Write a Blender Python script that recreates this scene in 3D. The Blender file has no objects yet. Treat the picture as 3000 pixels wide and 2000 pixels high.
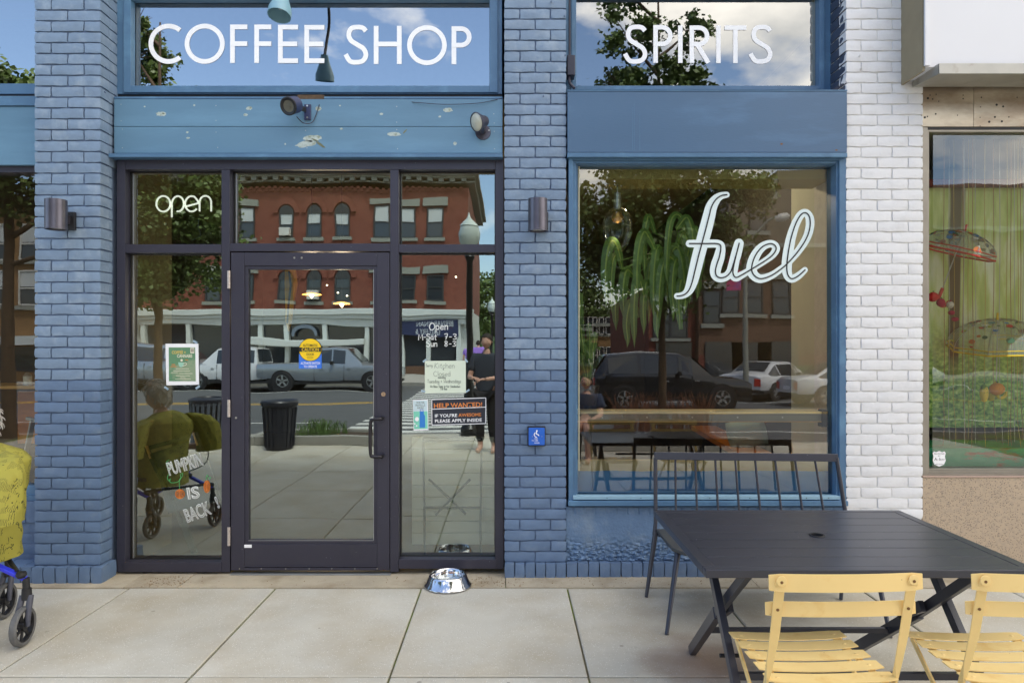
import bpy, bmesh, math, random
from mathutils import Vector, Matrix, Euler
from mathutils import noise as mnoise
R = math.radians
random.seed(7)
scene = bpy.context.scene
C = scene.collection

# ------------------------------------------------------------------ camera, sky, sun, exposure
CAM_D, EYE = 4.45, 1.55
K = 1.27551 / 2000.0
cd = bpy.data.cameras.new('camera'); cam = bpy.data.objects.new('camera', cd); C.objects.link(cam)
cam.location = (0, -CAM_D, EYE); cam.rotation_euler = (R(90), 0, 0)
cd.sensor_width = 36; cd.lens = 24.0; cd.shift_x = 10/3000; cd.shift_y = 9/3000
cd.clip_start = 0.05; cd.clip_end = 600
scene.camera = cam

SUN_EL, SUN_AZ = 60, 25      # azimuth of the sun measured from +y clockwise
world = bpy.data.worlds.new('World'); scene.world = world; world.use_nodes = True
wn = world.node_tree; wn.nodes.clear()
def wnode(t, **k):
    n = wn.nodes.new(t)
    for a, b in k.items(): setattr(n, a, b)
    return n
sky = wnode('ShaderNodeTexSky', sky_type='NISHITA', sun_disc=False)
sky.sun_elevation = R(SUN_EL); sky.sun_rotation = R(SUN_AZ); sky.air_density = 1.0; sky.dust_density = 1.0; sky.ozone_density = 1.0
tc = wnode('ShaderNodeTexCoord')
mp = wnode('ShaderNodeMapping'); mp.inputs['Scale'].default_value = (1.0, 1.0, 1.9); mp.inputs['Location'].default_value = (1.35, 0.4, 0.2)
nz = wnode('ShaderNodeTexNoise'); nz.inputs['Scale'].default_value = 3.1; nz.inputs['Detail'].default_value = 9; nz.inputs['Roughness'].default_value = 0.56
rp = wnode('ShaderNodeValToRGB'); rp.color_ramp.elements[0].position = 0.53; rp.color_ramp.elements[1].position = 0.66
nz2 = wnode('ShaderNodeTexNoise'); nz2.inputs['Scale'].default_value = 6.0; nz2.inputs['Detail'].default_value = 6
rp2 = wnode('ShaderNodeValToRGB')
rp2.color_ramp.elements[0].color = (5.2, 5.1, 4.9, 1); rp2.color_ramp.elements[1].color = (9.4, 8.8, 7.9, 1)
rp2.color_ramp.elements[0].position = 0.35; rp2.color_ramp.elements[1].position = 0.6
mx = wnode('ShaderNodeMixRGB'); bg = wnode('ShaderNodeBackground'); wo = wnode('ShaderNodeOutputWorld')
L = wn.links.new
L(tc.outputs['Generated'], mp.inputs[0]); L(mp.outputs[0], nz.inputs['Vector']); L(mp.outputs[0], nz2.inputs['Vector'])
sx = wnode('ShaderNodeSeparateXYZ'); L(tc.outputs['Generated'], sx.inputs[0])
mad = wnode('ShaderNodeMath', operation='MULTIPLY_ADD'); mad.inputs[1].default_value = 0.24; L(sx.outputs[0], mad.inputs[0]); L(nz.outputs[0], mad.inputs[2]); mad2 = wnode('ShaderNodeMath', operation='MULTIPLY_ADD'); mad2.inputs[1].default_value = 0.14; L(sx.outputs[2], mad2.inputs[0]); L(mad.outputs[0], mad2.inputs[2]); L(mad2.outputs[0], rp.inputs[0]); L(nz2.outputs[0], rp2.inputs[0])
L(rp.outputs[0], mx.inputs[0]); L(sky.outputs[0], mx.inputs[1]); L(rp2.outputs[0], mx.inputs[2])
L(mx.outputs[0], bg.inputs[0]); L(bg.outputs[0], wo.inputs[0])
bg.inputs[1].default_value = 0.15
sd = bpy.data.lights.new('sun', 'SUN'); sun = bpy.data.objects.new('sun', sd); C.objects.link(sun)
sd.energy = 2.0; sd.angle = R(10); sd.color = (1.0, 0.955, 0.89)
ds = Vector((math.sin(R(SUN_AZ))*math.cos(R(SUN_EL)), math.cos(R(SUN_AZ))*math.cos(R(SUN_EL)), math.sin(R(SUN_EL))))
sun.rotation_euler = ds.to_track_quat('Z', 'Y').to_euler()
vs = scene.view_settings; vs.view_transform = 'Standard'; vs.look = 'None'; vs.gamma = 1; vs.use_curve_mapping = False
vs.exposure = 1.5
scene.cycles.max_bounces = 10; scene.cycles.transparent_max_bounces = 12
scene.cycles.glossy_bounces = 5; scene.cycles.diffuse_bounces = 4
scene.cycles.use_denoising = True
scene.cycles.sample_clamp_indirect = 6

# ------------------------------------------------------------------ measuring: a point seen at (u, v) on the plane y
def X(u, y=0.0): return (u-1168)*K*(y+CAM_D)
def Z(v, y=0.0): return EYE-(v-791)*K*(y+CAM_D)
def W(u, v, y): return Vector((X(u, y), y, Z(v, y)))
def S(r, g, b):
    f = lambda c: (c/255/12.92) if c/255 <= .04045 else ((c/255+.055)/1.055)**2.4
    return (f(r), f(g), f(b), 1)

# ------------------------------------------------------------------ materials
MATS = {}
def mat(name, col, rough=.6, metal=0.0, var=.0, vs_=6.0, bump=.0, bs=60.0, col2=None, c2s=3.0, c2lo=.55, c2hi=.7,
        stretch=(1, 1, 1), coat=0.0, randv=0.0, spec=.5, bump2=0.0, b2s=8.0, emit=None, estr=1.0):
    if name in MATS: return MATS[name]
    m = bpy.data.materials.new(name); m.use_nodes = True; MATS[name] = m
    nt = m.node_tree; n = nt.nodes; l = nt.links.new; b = n['Principled BSDF']
    b.inputs['Roughness'].default_value = rough; b.inputs['Metallic'].default_value = metal
    b.inputs['Specular IOR Level'].default_value = spec; b.inputs['Coat Weight'].default_value = coat
    if len(col) == 3: col = (*col, 1)
    t = n.new('ShaderNodeTexCoord'); oi = n.new('ShaderNodeObjectInfo')
    ad = n.new('ShaderNodeVectorMath'); ad.operation = 'MULTIPLY_ADD'
    l(oi.outputs['Random'], ad.inputs[0]); ad.inputs[1].default_value = (37, 19, 53); l(t.outputs['Object'], ad.inputs[2])
    mpp = n.new('ShaderNodeMapping'); mpp.inputs['Scale'].default_value = stretch; l(ad.outputs[0], mpp.inputs[0])
    vec = mpp.outputs[0]
    rgb = n.new('ShaderNodeRGB'); rgb.outputs[0].default_value = col; out = rgb.outputs[0]
    if col2:
        nn = n.new('ShaderNodeTexNoise'); nn.inputs['Scale'].default_value = c2s; nn.inputs['Detail'].default_value = 7; nn.inputs['Roughness'].default_value = .62
        l(vec, nn.inputs['Vector'])
        rr = n.new('ShaderNodeMapRange'); rr.inputs[1].default_value = c2lo; rr.inputs[2].default_value = c2hi; l(nn.outputs[0], rr.inputs[0])
        mm = n.new('ShaderNodeMixRGB'); l(rr.outputs[0], mm.inputs[0]); l(out, mm.inputs[1])
        mm.inputs[2].default_value = col2 if len(col2) == 4 else (*col2, 1); out = mm.outputs[0]
    if var or randv:
        hs = n.new('ShaderNodeHueSaturation'); l(out, hs.inputs['Color']); out = hs.outputs[0]
        val = None
        if var:
            n2 = n.new('ShaderNodeTexNoise'); n2.inputs['Scale'].default_value = vs_; n2.inputs['Detail'].default_value = 6; l(vec, n2.inputs['Vector'])
            r2 = n.new('ShaderNodeMapRange'); r2.inputs[1].default_value = .25; r2.inputs[2].default_value = .75
            r2.inputs[3].default_value = 1-var; r2.inputs[4].default_value = 1+var; l(n2.outputs[0], r2.inputs[0]); val = r2.outputs[0]
        if randv:
            r3 = n.new('ShaderNodeMapRange'); r3.inputs[3].default_value = 1-randv; r3.inputs[4].default_value = 1+randv; l(oi.outputs['Random'], r3.inputs[0])
            if val:
                mu = n.new('ShaderNodeMath'); mu.operation = 'MULTIPLY'; l(val, mu.inputs[0]); l(r3.outputs[0], mu.inputs[1]); val = mu.outputs[0]
            else: val = r3.outputs[0]
        l(val, hs.inputs['Value'])
    l(out, b.inputs['Base Color'])
    if bump or bump2:
        prev = None
        for (st, sc_) in ((bump2, b2s), (bump, bs)):
            if not st: continue
            n3 = n.new('ShaderNodeTexNoise'); n3.inputs['Scale'].default_value = sc_; n3.inputs['Detail'].default_value = 5; l(vec, n3.inputs['Vector'])
            bp = n.new('ShaderNodeBump'); bp.inputs['Strength'].default_value = 1; bp.inputs['Distance'].default_value = st
            l(n3.outputs[0], bp.inputs['Height'])
            if prev: l(prev, bp.inputs['Normal'])
            prev = bp.outputs[0]
        l(prev, b.inputs['Normal'])
    if emit:
        b.inputs['Emission Color'].default_value = emit; b.inputs['Emission Strength'].default_value = estr
    return m

def glass(name, refl, tint=(.9, .95, .92), wob=.0006, ws=1.3, rc=(.95, .97, .98), fres=True):
    m = bpy.data.materials.new(name); m.use_nodes = True; nt = m.node_tree; n = nt.nodes; l = nt.links.new; n.clear()
    o = n.new('ShaderNodeOutputMaterial'); mixs = n.new('ShaderNodeMixShader'); tr = n.new('ShaderNodeBsdfTransparent'); gl = n.new('ShaderNodeBsdfGlossy')
    tr.inputs[0].default_value = (*tint, 1); gl.inputs[0].default_value = (*rc, 1); gl.inputs['Roughness'].default_value = 0.0
    t = n.new('ShaderNodeTexCoord'); nn = n.new('ShaderNodeTexNoise'); nn.inputs['Scale'].default_value = ws; nn.inputs['Detail'].default_value = 1
    mpn = n.new('ShaderNodeMapping'); mpn.inputs['Scale'].default_value = (1, 1, 1.8)
    l(t.outputs['Object'], mpn.inputs[0]); l(mpn.outputs[0], nn.inputs['Vector']); bp = n.new('ShaderNodeBump'); bp.inputs['Distance'].default_value = wob; bp.inputs['Strength'].default_value = 1
    l(nn.outputs[0], bp.inputs['Height']); l(bp.outputs[0], gl.inputs['Normal'])
    fr = n.new('ShaderNodeFresnel'); fr.inputs['IOR'].default_value = 1.5
    ma = n.new('ShaderNodeMath'); ma.operation = 'ADD'; ma.use_clamp = True; ma.inputs[1].default_value = refl-.04; l(fr.outputs[0], ma.inputs[0])
    l(ma.outputs[0], mixs.inputs[0]); l(tr.outputs[0], mixs.inputs[1]); l(gl.outputs[0], mixs.inputs[2]); l(mixs.outputs[0], o.inputs[0])
    return m

# ------------------------------------------------------------------ mesh building
class MB:
    def __init__(s): s.v = []; s.f = []; s.mi = []; s.cur = 0
    def _add(s, vs, fs):
        o = len(s.v); s.v += [tuple(p) for p in vs]
        for f in fs: s.f.append(tuple(i+o for i in f)); s.mi.append(s.cur)
        return s
    def box(s, x0, x1, y0, y1, z0, z1, M=None):
        if x0 > x1: x0, x1 = x1, x0
        if y0 > y1: y0, y1 = y1, y0
        if z0 > z1: z0, z1 = z1, z0
        vs = [Vector((x, y, z)) for z in (z0, z1) for y in (y0, y1) for x in (x0, x1)]
        if M: vs = [M @ p for p in vs]
        return s._add(vs, [(0, 2, 3, 1), (4, 5, 7, 6), (0, 1, 5, 4), (2, 6, 7, 3), (0, 4, 6, 2), (1, 3, 7, 5)])
    def bar(s, p0, p1, w, h, up=(0, 0, 1)):
        p0, p1 = Vector(p0), Vector(p1); d = (p1-p0).normalized(); up = Vector(up)
        sd_ = d.cross(up)
        if sd_.length < 1e-4: sd_ = d.cross(Vector((0, 1, 0)))
        sd_.normalize(); u2 = sd_.cross(d).normalized()
        q = []
        for p in (p0, p1):
            for a, b in ((-1, -1), (1, -1), (1, 1), (-1, 1)): q.append(p+sd_*a*w/2+u2*b*h/2)
        return s._add(q, [(0, 1, 2, 3)[::-1], (4, 5, 6, 7), (0, 1, 5, 4)[::1], (1, 2, 6, 5), (2, 3, 7, 6), (3, 0, 4, 7)])
    def tube(s, pts, r, n=10, caps=True, rs=None):
        pts = [Vector(p) for p in pts]; m = len(pts); rings = []
        prev = None
        for i, p in enumerate(pts):
            a = pts[max(0, i-1)]; b = pts[min(m-1, i+1)]; d = (b-a).normalized()
            if prev is None:
                prev = d.orthogonal().normalized()
            prev = (prev-d*prev.dot(d))
            if prev.length < 1e-5: prev = d.orthogonal()
            prev.normalize(); bt = d.cross(prev)
            rr = rs[i] if rs else r
            rings.append([p+(prev*math.cos(2*math.pi*k/n)+bt*math.sin(2*math.pi*k/n))*rr for k in range(n)])
        vs = [q for rg in rings for q in rg]; fs = []
        for i in range(m-1):
            for k in range(n):
                fs.append((i*n+k, i*n+(k+1) % n, (i+1)*n+(k+1) % n, (i+1)*n+k))
        if caps: fs.append(tuple(range(n))[::-1]); fs.append(tuple((m-1)*n+k for k in range(n)))
        return s._add(vs, fs)
    def cyl(s, p0, p1, r, r1=None, n=20, caps=True): return s.tube([p0, p1], r, n, caps, [r, r if r1 is None else r1])
    def lathe(s, prof, c, n=32, M=None):
        c = Vector(c); vs = []
        for r, z in prof:
            for k in range(n):
                q = Vector((r*math.cos(2*math.pi*k/n), r*math.sin(2*math.pi*k/n), z))
                if M: q = M @ q
                vs.append(c+q)
        fs = [(i*n+k, i*n+(k+1) % n, (i+1)*n+(k+1) % n, (i+1)*n+k) for i in range(len(prof)-1) for k in range(n)]
        return s._add(vs, fs)
    def prism(s, poly, y0, y1, f=None):       # poly in (x, z), extruded in y
        n = len(poly); g = f or (lambda a, y, b: (a, y, b))
        vs = [g(a, y0, b) for a, b in poly]+[g(a, y1, b) for a, b in poly]
        return s._add(vs, [tuple(range(n)), tuple(range(n, 2*n))[::-1]]+[(i+n, (i+1) % n+n, (i+1) % n, i) for i in range(n)])
    def face(s, *pts): return s._add(pts, [tuple(range(len(pts)))])
    def ribbon(s, pts, w, y, ramp=.002, closed=False, caps=True, M=None):   # pts (x, z); w half width (number or list)
        n = len(pts); ws = w if isinstance(w, (list, tuple)) else [w]*n; vs = []
        P = [Vector((a, b)) for a, b in pts]
        for i, p in enumerate(P):
            a = P[(i-1) % n] if (closed or i > 0) else P[0]; b = P[(i+1) % n] if (closed or i < n-1) else P[-1]
            d = (b-a).normalized(); nn = Vector((-d.y, d.x)); yy = y-ramp*i/n
            vs += [(p.x+nn.x*ws[i], yy, p.y+nn.y*ws[i]), (p.x-nn.x*ws[i], yy, p.y-nn.y*ws[i])]
        fs = [(2*i, 2*i+1, 2*i+3, 2*i+2) for i in range(n-1)]
        if closed: fs.append((2*n-2, 2*n-1, 1, 0))
        s._add(vs, fs)
        if caps and not closed:
            for e, sg in ((0, -1), (n-1, 1)):
                a = P[1]-P[0] if e == 0 else P[-1]-P[-2]; d = a.normalized()*sg; nn = Vector((-d.y, d.x)); yy = y-ramp*e/n
                fan = [(P[e].x+(nn.x*math.cos(t)+d.x*math.sin(t))*ws[e], yy, P[e].y+(nn.y*math.cos(t)+d.y*math.sin(t))*ws[e]) for t in [math.pi*k/8 for k in range(9)]]
                s._add(fan, [tuple(range(9))])
        return s
    def obj(s, name, m, parent=None, smooth=None, bev=0, fix=False):
        me = bpy.data.meshes.new(name); me.from_pydata(s.v, [], s.f)
        ms = m if isinstance(m, (list, tuple)) else [m]
        for q in ms: me.materials.append(q)
        if len(ms) > 1: me.polygons.foreach_set('material_index', s.mi)
        if fix:
            bm = bmesh.new(); bm.from_mesh(me); bmesh.ops.recalc_face_normals(bm, faces=bm.faces); bm.to_mesh(me); bm.free()
        if smooth:
            me.shade_smooth(); me.set_sharp_from_angle(angle=R(smooth))
        me.update(); return link(name, me, parent, bev)
def link(name, me, parent=None, bev=0):
    o = bpy.data.objects.new(name, me); C.objects.link(o)
    if parent is not None: o.parent = parent
    if bev:
        b = o.modifiers.new('bevel', 'BEVEL'); b.width = bev; b.segments = 2; b.limit_method = 'ANGLE'; b.angle_limit = R(40)
    return o
def tag(o, label, cat, group=None, kind='thing'):
    o['label'] = label; o['category'] = cat; o['kind'] = kind
    if group: o['group'] = group
    return o
def thing(name, label, cat, loc=(0, 0, 0), rz=0, group=None):
    o = bpy.data.objects.new(name, None); o.empty_display_size = .1; C.objects.link(o); o.location = loc; o.rotation_euler = (0, 0, rz)
    return tag(o, label, cat, group)
def struct(o, label=None):
    o['kind'] = 'structure'
    if label: o['label'] = label
    return o
def dup(root, loc, rz, label, group=None):
    r = root.copy(); C.objects.link(r); r.location = loc; r.rotation_euler = (0, 0, rz); r['label'] = label
    if group: r['group'] = group
    for ch in list(root.children):
        c = ch.copy(); C.objects.link(c); c.parent = r
        for g in list(ch.children):
            d = g.copy(); C.objects.link(d); d.parent = c
    return r
def box(name, x0, x1, y0, y1, z0, z1, m, parent=None, bev=0): return MB().box(x0, x1, y0, y1, z0, z1).obj(name, m, parent, None, bev)
def smoothpts(p, n=8, closed=False):
    out = []; m = len(p); g = lambda i: Vector(p[i % m]) if closed else Vector(p[max(0, min(m-1, i))])
    for i in range(m if closed else m-1):
        a, b, c, d = g(i-1), g(i), g(i+1), g(i+2)
        for k in range(n):
            t = k/n; out.append(tuple(.5*((2*b)+(c-a)*t+(2*a-5*b+4*c-d)*t*t+(3*b-a-3*c+d)*t**3)))
    if not closed: out.append(tuple(p[-1]))
    return out
def text(s, x, z, y, h, m, parent, name='lettering', width=None, rot=0, align='LEFT', outline=0, thick=0.0, back=False, bold=0):
    cu = bpy.data.curves.new('t', 'FONT'); cu.body = s; cu.size = 1; cu.align_x = align
    if outline: cu.fill_mode = 'NONE'; cu.bevel_depth = outline/h*1.4; cu.bevel_resolution = 0; cu.resolution_u = 3
    else: cu.resolution_u = 3; cu.offset = bold
    ob = bpy.data.objects.new('t', cu); C.objects.link(ob); bpy.context.view_layer.update()
    me = bpy.data.meshes.new_from_object(ob.evaluated_get(bpy.context.evaluated_depsgraph_get()))
    bpy.data.objects.remove(ob); bpy.data.curves.remove(cu)
    sc_ = h/.70; xs = [v.co.x for v in me.vertices]
    sx = sc_ if not width else width/max(1e-4, max(xs)-min(xs))
    x0 = min(xs) if (width and align == 'LEFT') else 0
    q = Matrix.Rotation(rot, 3, 'Y')
    for v in me.vertices:
        p = q @ Vector(((v.co.x-x0)*sx, -v.co.z*sc_, v.co.y*sc_)); 
        if back: p.x *= -1
        v.co = p+Vector((x, y, z))
    me.materials.clear(); me.materials.append(m); me.name = name
    return link(name, me, parent)

# shared materials
M_blue = mat('blue_paint', S(80, 115, 148), .42, var=.09, vs_=3, bump=.0004, bs=180, col2=S(104, 146, 178), c2s=5, c2lo=.5, c2hi=.8)
M_blue2 = mat('blue_panel_paint', S(76, 105, 136), .4, var=.08, vs_=2.2, bump=.0005, bs=120, stretch=(.25, 1, 1), col2=S(92, 128, 164), c2s=4, c2lo=.5, c2hi=.75)
M_fascia = mat('blue_fascia_paint', S(94, 130, 156), .42, var=.07, vs_=2.2, bump=.0004, bs=110, stretch=(.2, 1, 1), col2=S(110, 150, 178), c2s=4, c2lo=.5, c2hi=.8)
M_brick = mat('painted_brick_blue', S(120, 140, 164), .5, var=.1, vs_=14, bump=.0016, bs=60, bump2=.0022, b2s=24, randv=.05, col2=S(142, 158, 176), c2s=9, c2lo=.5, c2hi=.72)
M_brickShade = mat('painted_brick_blue_shaded', S(97, 119, 149), .5, var=.1, vs_=14, bump=.0012, bs=55, bump2=.0018, b2s=22, randv=.05, col2=S(114, 132, 154), c2s=8, c2lo=.52, c2hi=.75)  # same brick paint, darker: the weaker light low on the wall is in the colour
M_mortar = mat('painted_mortar_blue', S(94, 112, 140), .7, var=.12, vs_=20, bump=.003, bs=70)
M_navybrick = mat('painted_brick_navy', S(62, 72, 92), .55, var=.1, vs_=12, bump=.002, bs=60, randv=.06)
M_white = mat('painted_brick_white', S(226, 226, 228), .55, var=.03, vs_=14, bump=.0016, bs=55, bump2=.002, b2s=22, randv=.025, col2=S(212, 212, 214), c2s=8, c2lo=.55, c2hi=.8)
M_whitem = mat('painted_mortar_white', S(220, 219, 217), .7, var=.08, vs_=20, bump=.003, bs=70)
M_alu = mat('dark_navy_aluminium', S(56, 55, 68), .38, metal=.15, var=.07, vs_=4, bump=.0001, bs=200, col2=S(62, 62, 70), c2s=9, c2lo=.56, c2hi=.8)
M_gasket = mat('black_gasket', S(24, 24, 26), .6)
M_bead = mat('bare_aluminium', S(170, 172, 172), .35, metal=.7, var=.1)
M_black = mat('black_metal', S(56, 58, 68), .30, metal=.1, var=.1, vs_=10, bump=.0002, bs=260)
M_blackdark = mat('black_plastic', S(30, 30, 33), .5, var=.1)
M_yellow = mat('yellow_enamel', S(242, 210, 140), .36, var=.05, vs_=5, bump=.0001, bs=160, col2=S(226, 182, 104), c2s=7, c2lo=.55, c2hi=.75)
M_rust = mat('rusty_metal', S(120, 86, 52), .6, metal=.3, var=.2, vs_=40)
M_steel = mat('stainless_steel', S(205, 205, 208), .12, metal=1)
M_screw = mat('screw_metal', S(190, 190, 185), .3, metal=.9)
M_vinyl = mat('white_vinyl', S(250, 250, 252), .4)
M_fuelv = mat('pale_mint_vinyl', S(226, 240, 240), .4)
M_dark = mat('black_paint', S(28, 27, 28), .5)
M_cream = mat('cream_wall', S(198, 194, 168), .8, var=.04)
M_wood = mat('oiled_wood', S(206, 160, 96), .45, var=.16, vs_=5, stretch=(.15, 1, 1), bump=.0003, bs=80)
M_orangewood = mat('orange_wood', S(196, 118, 44), .4, var=.12, vs_=6, stretch=(.2, 1, 1))
M_leaf = mat('green_leaf', S(96, 134, 60), .45, var=.2, vs_=9)
M_tleaf = mat('tree_leaf', S(92, 112, 54), .5, var=.35, vs_=1.2)
M_bark = mat('bark', S(92, 76, 60), .9, var=.25, vs_=12, bump=.01, bs=24)
G_door = glass('shopfront_glass', .28, (.82, .88, .84), .0009, 1.6, (.86, .97, .95))
G_tran = glass('transom_glass', .40, (.8, .86, .9), .0005, 1.2)
G_tran2 = glass('recessed_transom_glass', .27, (.8, .86, .9), .0005, 1.2)
G_fuel = glass('display_glass', .135, (.92, .96, .90), .0007, 1.3)
G_shop = glass('neighbour_glass', .11, (.95, .98, .95), .0014, 2.2)
# ================================================================== THE SETTING: ground
CH = 0.0709
M_conc = mat('sidewalk_concrete', S(190, 186, 174), .85, var=.09, vs_=2.5, bump=.0022, bs=110, randv=.03, col2=S(176, 166, 146), c2s=1.9, c2lo=.42, c2hi=.72, bump2=.0012, b2s=30)
# pale aggregate flecks in the concrete
def flecks(m, scale=160, thr=.16, colr=(.75, .74, .7, 1), frac=.35):
    nt = m.node_tree; n = nt.nodes; l = nt.links.new; b = n['Principled BSDF']
    src = b.inputs['Base Color'].links[0].from_socket
    t = n.new('ShaderNodeTexCoord'); v = n.new('ShaderNodeTexVoronoi'); v.inputs['Scale'].default_value = scale; l(t.outputs['Object'], v.inputs['Vector'])
    a = n.new('ShaderNodeMath'); a.operation = 'LESS_THAN'; a.inputs[1].default_value = thr; l(v.outputs['Distance'], a.inputs[0])
    sp = n.new('ShaderNodeSeparateColor'); l(v.outputs['Color'], sp.inputs[0])
    c = n.new('ShaderNodeMath'); c.operation = 'LESS_THAN'; c.inputs[1].default_value = frac; l(sp.outputs[0], c.inputs[0])
    d = n.new('ShaderNodeMath'); d.operation = 'MULTIPLY'; l(a.outputs[0], d.inputs[0]); l(c.outputs[0], d.inputs[1])
    mm = n.new('ShaderNodeMixRGB'); l(d.outputs[0], mm.inputs[0]); l(src, mm.inputs[1]); mm.inputs[2].default_value = colr; l(mm.outputs[0], b.inputs['Base Color'])
flecks(M_conc, 105, .24, (.70, .69, .65, 1), .30)
flecks(M_conc, 110, .2, (.30, .28, .24, 1), .22)
def stains_and_shade(m):
    nt = m.node_tree; n = nt.nodes; l = nt.links.new; b = n['Principled BSDF']; src = b.inputs['Base Color'].links[0].from_socket
    g_ = n.new('ShaderNodeNewGeometry'); nz_ = n.new('ShaderNodeTexNoise'); nz_.inputs['Scale'].default_value = 3.5; nz_.inputs['Detail'].default_value = 6; l(g_.outputs['Position'], nz_.inputs['Vector'])
    for (cx, cy, rx, ry, colr, amt) in ((.98, -1.15, .42, .42, S(140, 84, 54), .55), (1.25, -.75, .9, .8, S(112, 104, 90), .6), (1.35, -1.5, .8, .7, S(120, 110, 98), .45)):  # one rust-brown stain; the grey ellipses paint shade under bench and table
        v1 = n.new('ShaderNodeVectorMath'); v1.operation = 'SUBTRACT'; l(g_.outputs['Position'], v1.inputs[0]); v1.inputs[1].default_value = (cx, cy, 0)
        v2 = n.new('ShaderNodeVectorMath'); v2.operation = 'DIVIDE'; l(v1.outputs[0], v2.inputs[0]); v2.inputs[1].default_value = (rx, ry, 1)
        v3 = n.new('ShaderNodeVectorMath'); v3.operation = 'LENGTH'; l(v2.outputs[0], v3.inputs[0])
        a = n.new('ShaderNodeMath'); a.operation = 'SUBTRACT'; l(nz_.outputs[0], a.inputs[0]); l(v3.outputs['Value'], a.inputs[1])
        mr = n.new('ShaderNodeMapRange'); mr.inputs[1].default_value = -.45; mr.inputs[2].default_value = .35; mr.inputs[4].default_value = amt; l(a.outputs[0], mr.inputs[0])
        mm = n.new('ShaderNodeMixRGB'); l(mr.outputs[0], mm.inputs[0]); l(src, mm.inputs[1]); mm.inputs[2].default_value = colr; src = mm.outputs[0]
    l(src, b.inputs['Base Color'])
    v = n.new('ShaderNodeTexVoronoi'); v.inputs['Scale'].default_value = 5.0; l(g_.outputs['Position'], v.inputs['Vector'])
    c = n.new('ShaderNodeMath'); c.operation = 'LESS_THAN'; c.inputs[1].default_value = .055; l(v.outputs['Distance'], c.inputs[0])
    sp = n.new('ShaderNodeSeparateColor'); l(v.outputs['Color'], sp.inputs[0]); d = n.new('ShaderNodeMath'); d.operation = 'MULTIPLY'; l(c.outputs[0], d.inputs[0]); l(sp.outputs[0], d.inputs[1])
    d2 = n.new('ShaderNodeMath'); d2.operation = 'MULTIPLY'; d2.inputs[1].default_value = .5; l(d.outputs[0], d2.inputs[0])
    mm = n.new('ShaderNodeMixRGB'); l(d2.outputs[0], mm.inputs[0]); l(src, mm.inputs[1]); mm.inputs[2].default_value = S(88, 80, 68); l(mm.outputs[0], b.inputs['Base Color'])
stains_and_shade(M_conc)
flecks(M_brickShade, 34, .13, (.62, .64, .66, 1), .10); flecks(M_brick, 30, .09, (.20, .24, .32, 1), .14); flecks(M_white, 26, .10, (.42, .38, .33, 1), .10); flecks(M_black, 22, .035, (.5, .5, .5, 1), .5); flecks(M_alu, 30, .05, (.35, .35, .36, 1), .25); flecks(M_yellow, 30, .05, (.30, .16, .06, 1), .3)
M_apron = mat('apron_concrete', S(176, 164, 142), .9, var=.12, vs_=5, bump=.002, bs=90, col2=S(150, 136, 112), c2s=4, c2lo=.48, c2hi=.7)
flecks(M_apron, 120, .2, (.55, .5, .42, 1), .3)
M_joint = mat('dirty_joint', S(98, 92, 72), .95, var=.25, vs_=9, col2=S(104, 118, 44), c2s=2.2, c2lo=.48, c2hi=.56)
M_asph = mat('asphalt', S(84, 86, 88), .85, var=.12, vs_=1.5, bump=.004, bs=60)
M_grass = mat('far_grass', S(92, 104, 62), .9, var=.2, vs_=.3)
KERB = -6.9; FAR = -22.0
g = MB().box(-300, 300, -400, 60, -.5, -.16).obj('ground', M_grass); struct(g)
rd = MB().box(-200, 200, FAR, KERB-.15, -.159, -.13).obj('road', M_asph); struct(rd)
sw = MB().box(-60, 60, KERB-.002, .5, -.158, -.013).obj('sidewalk', M_joint); struct(sw)
ks = MB().box(-60, 60, KERB-.15, KERB-.004, -.16, 0).obj('kerb', mat('kerb_stone', S(150, 148, 142), .85, var=.1, bump=.002, bs=50)); struct(ks)
fs_ = MB().box(-200, 200, -60, FAR-.152, -.158, -.004).obj('far_sidewalk', mat('far_concrete', S(168, 164, 156), .85, var=.08)); struct(fs_)
fk = MB().box(-200, 200, FAR-.15, FAR-.001, -.16, 0).obj('far_kerb', MATS['kerb_stone']); struct(fk)
side = MB().box(-1.2, 5.2, -200, FAR-.3, -.003, .001).obj('side_street', M_asph); struct(side)
xs = [-0.556+.93*k for k in range(-8, 9)]
rows = [-.10, -1.26, -2.42, -3.58, -4.74, -5.90, -6.90]
for j in range(len(rows)-1):
    for i in range(len(xs)-1):
        g_ = .0055
        mb = MB(); rr = random.random()
        x0, x1, y1, y0 = xs[i]+g_, xs[i+1]-g_, rows[j]-g_, rows[j+1]+g_
        zt = random.uniform(-.0015, .0015); cx, cy = (x0+x1)/2, (y0+y1)/2
        b_ = .006; v = []
        for (e, z) in ((0, -.02), (0, zt-.004), (b_, zt)):
            v += [(x0+e-cx, y0+e-cy, z), (x1-e-cx, y0+e-cy, z), (x1-e-cx, y1-e-cy, z), (x0+e-cx, y1-e-cy, z)]
        f = [(8, 9, 10, 11)]
        for a in (0, 4): f += [(a+k, a+(k+1) % 4, a+4+(k+1) % 4, a+4+k) for k in range(4)]
        mb._add(v, f); o = mb.obj('paving_slab', M_conc, sw); o.location = (cx, cy, 0)
# narrow apron strip along the wall, in three lengths with a crack
ax = [-4.2, -2.46, X(508, -.02)-.25, -.02, 1.6, 5.0]
for i in range(len(ax)-1):
    o = MB().box(ax[i]+.002, ax[i+1]-.002, rows[0]+.006, .30, -.02, .0055 if i % 2 else .004).obj('apron_strip', M_apron, sw, None, .003)
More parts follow.
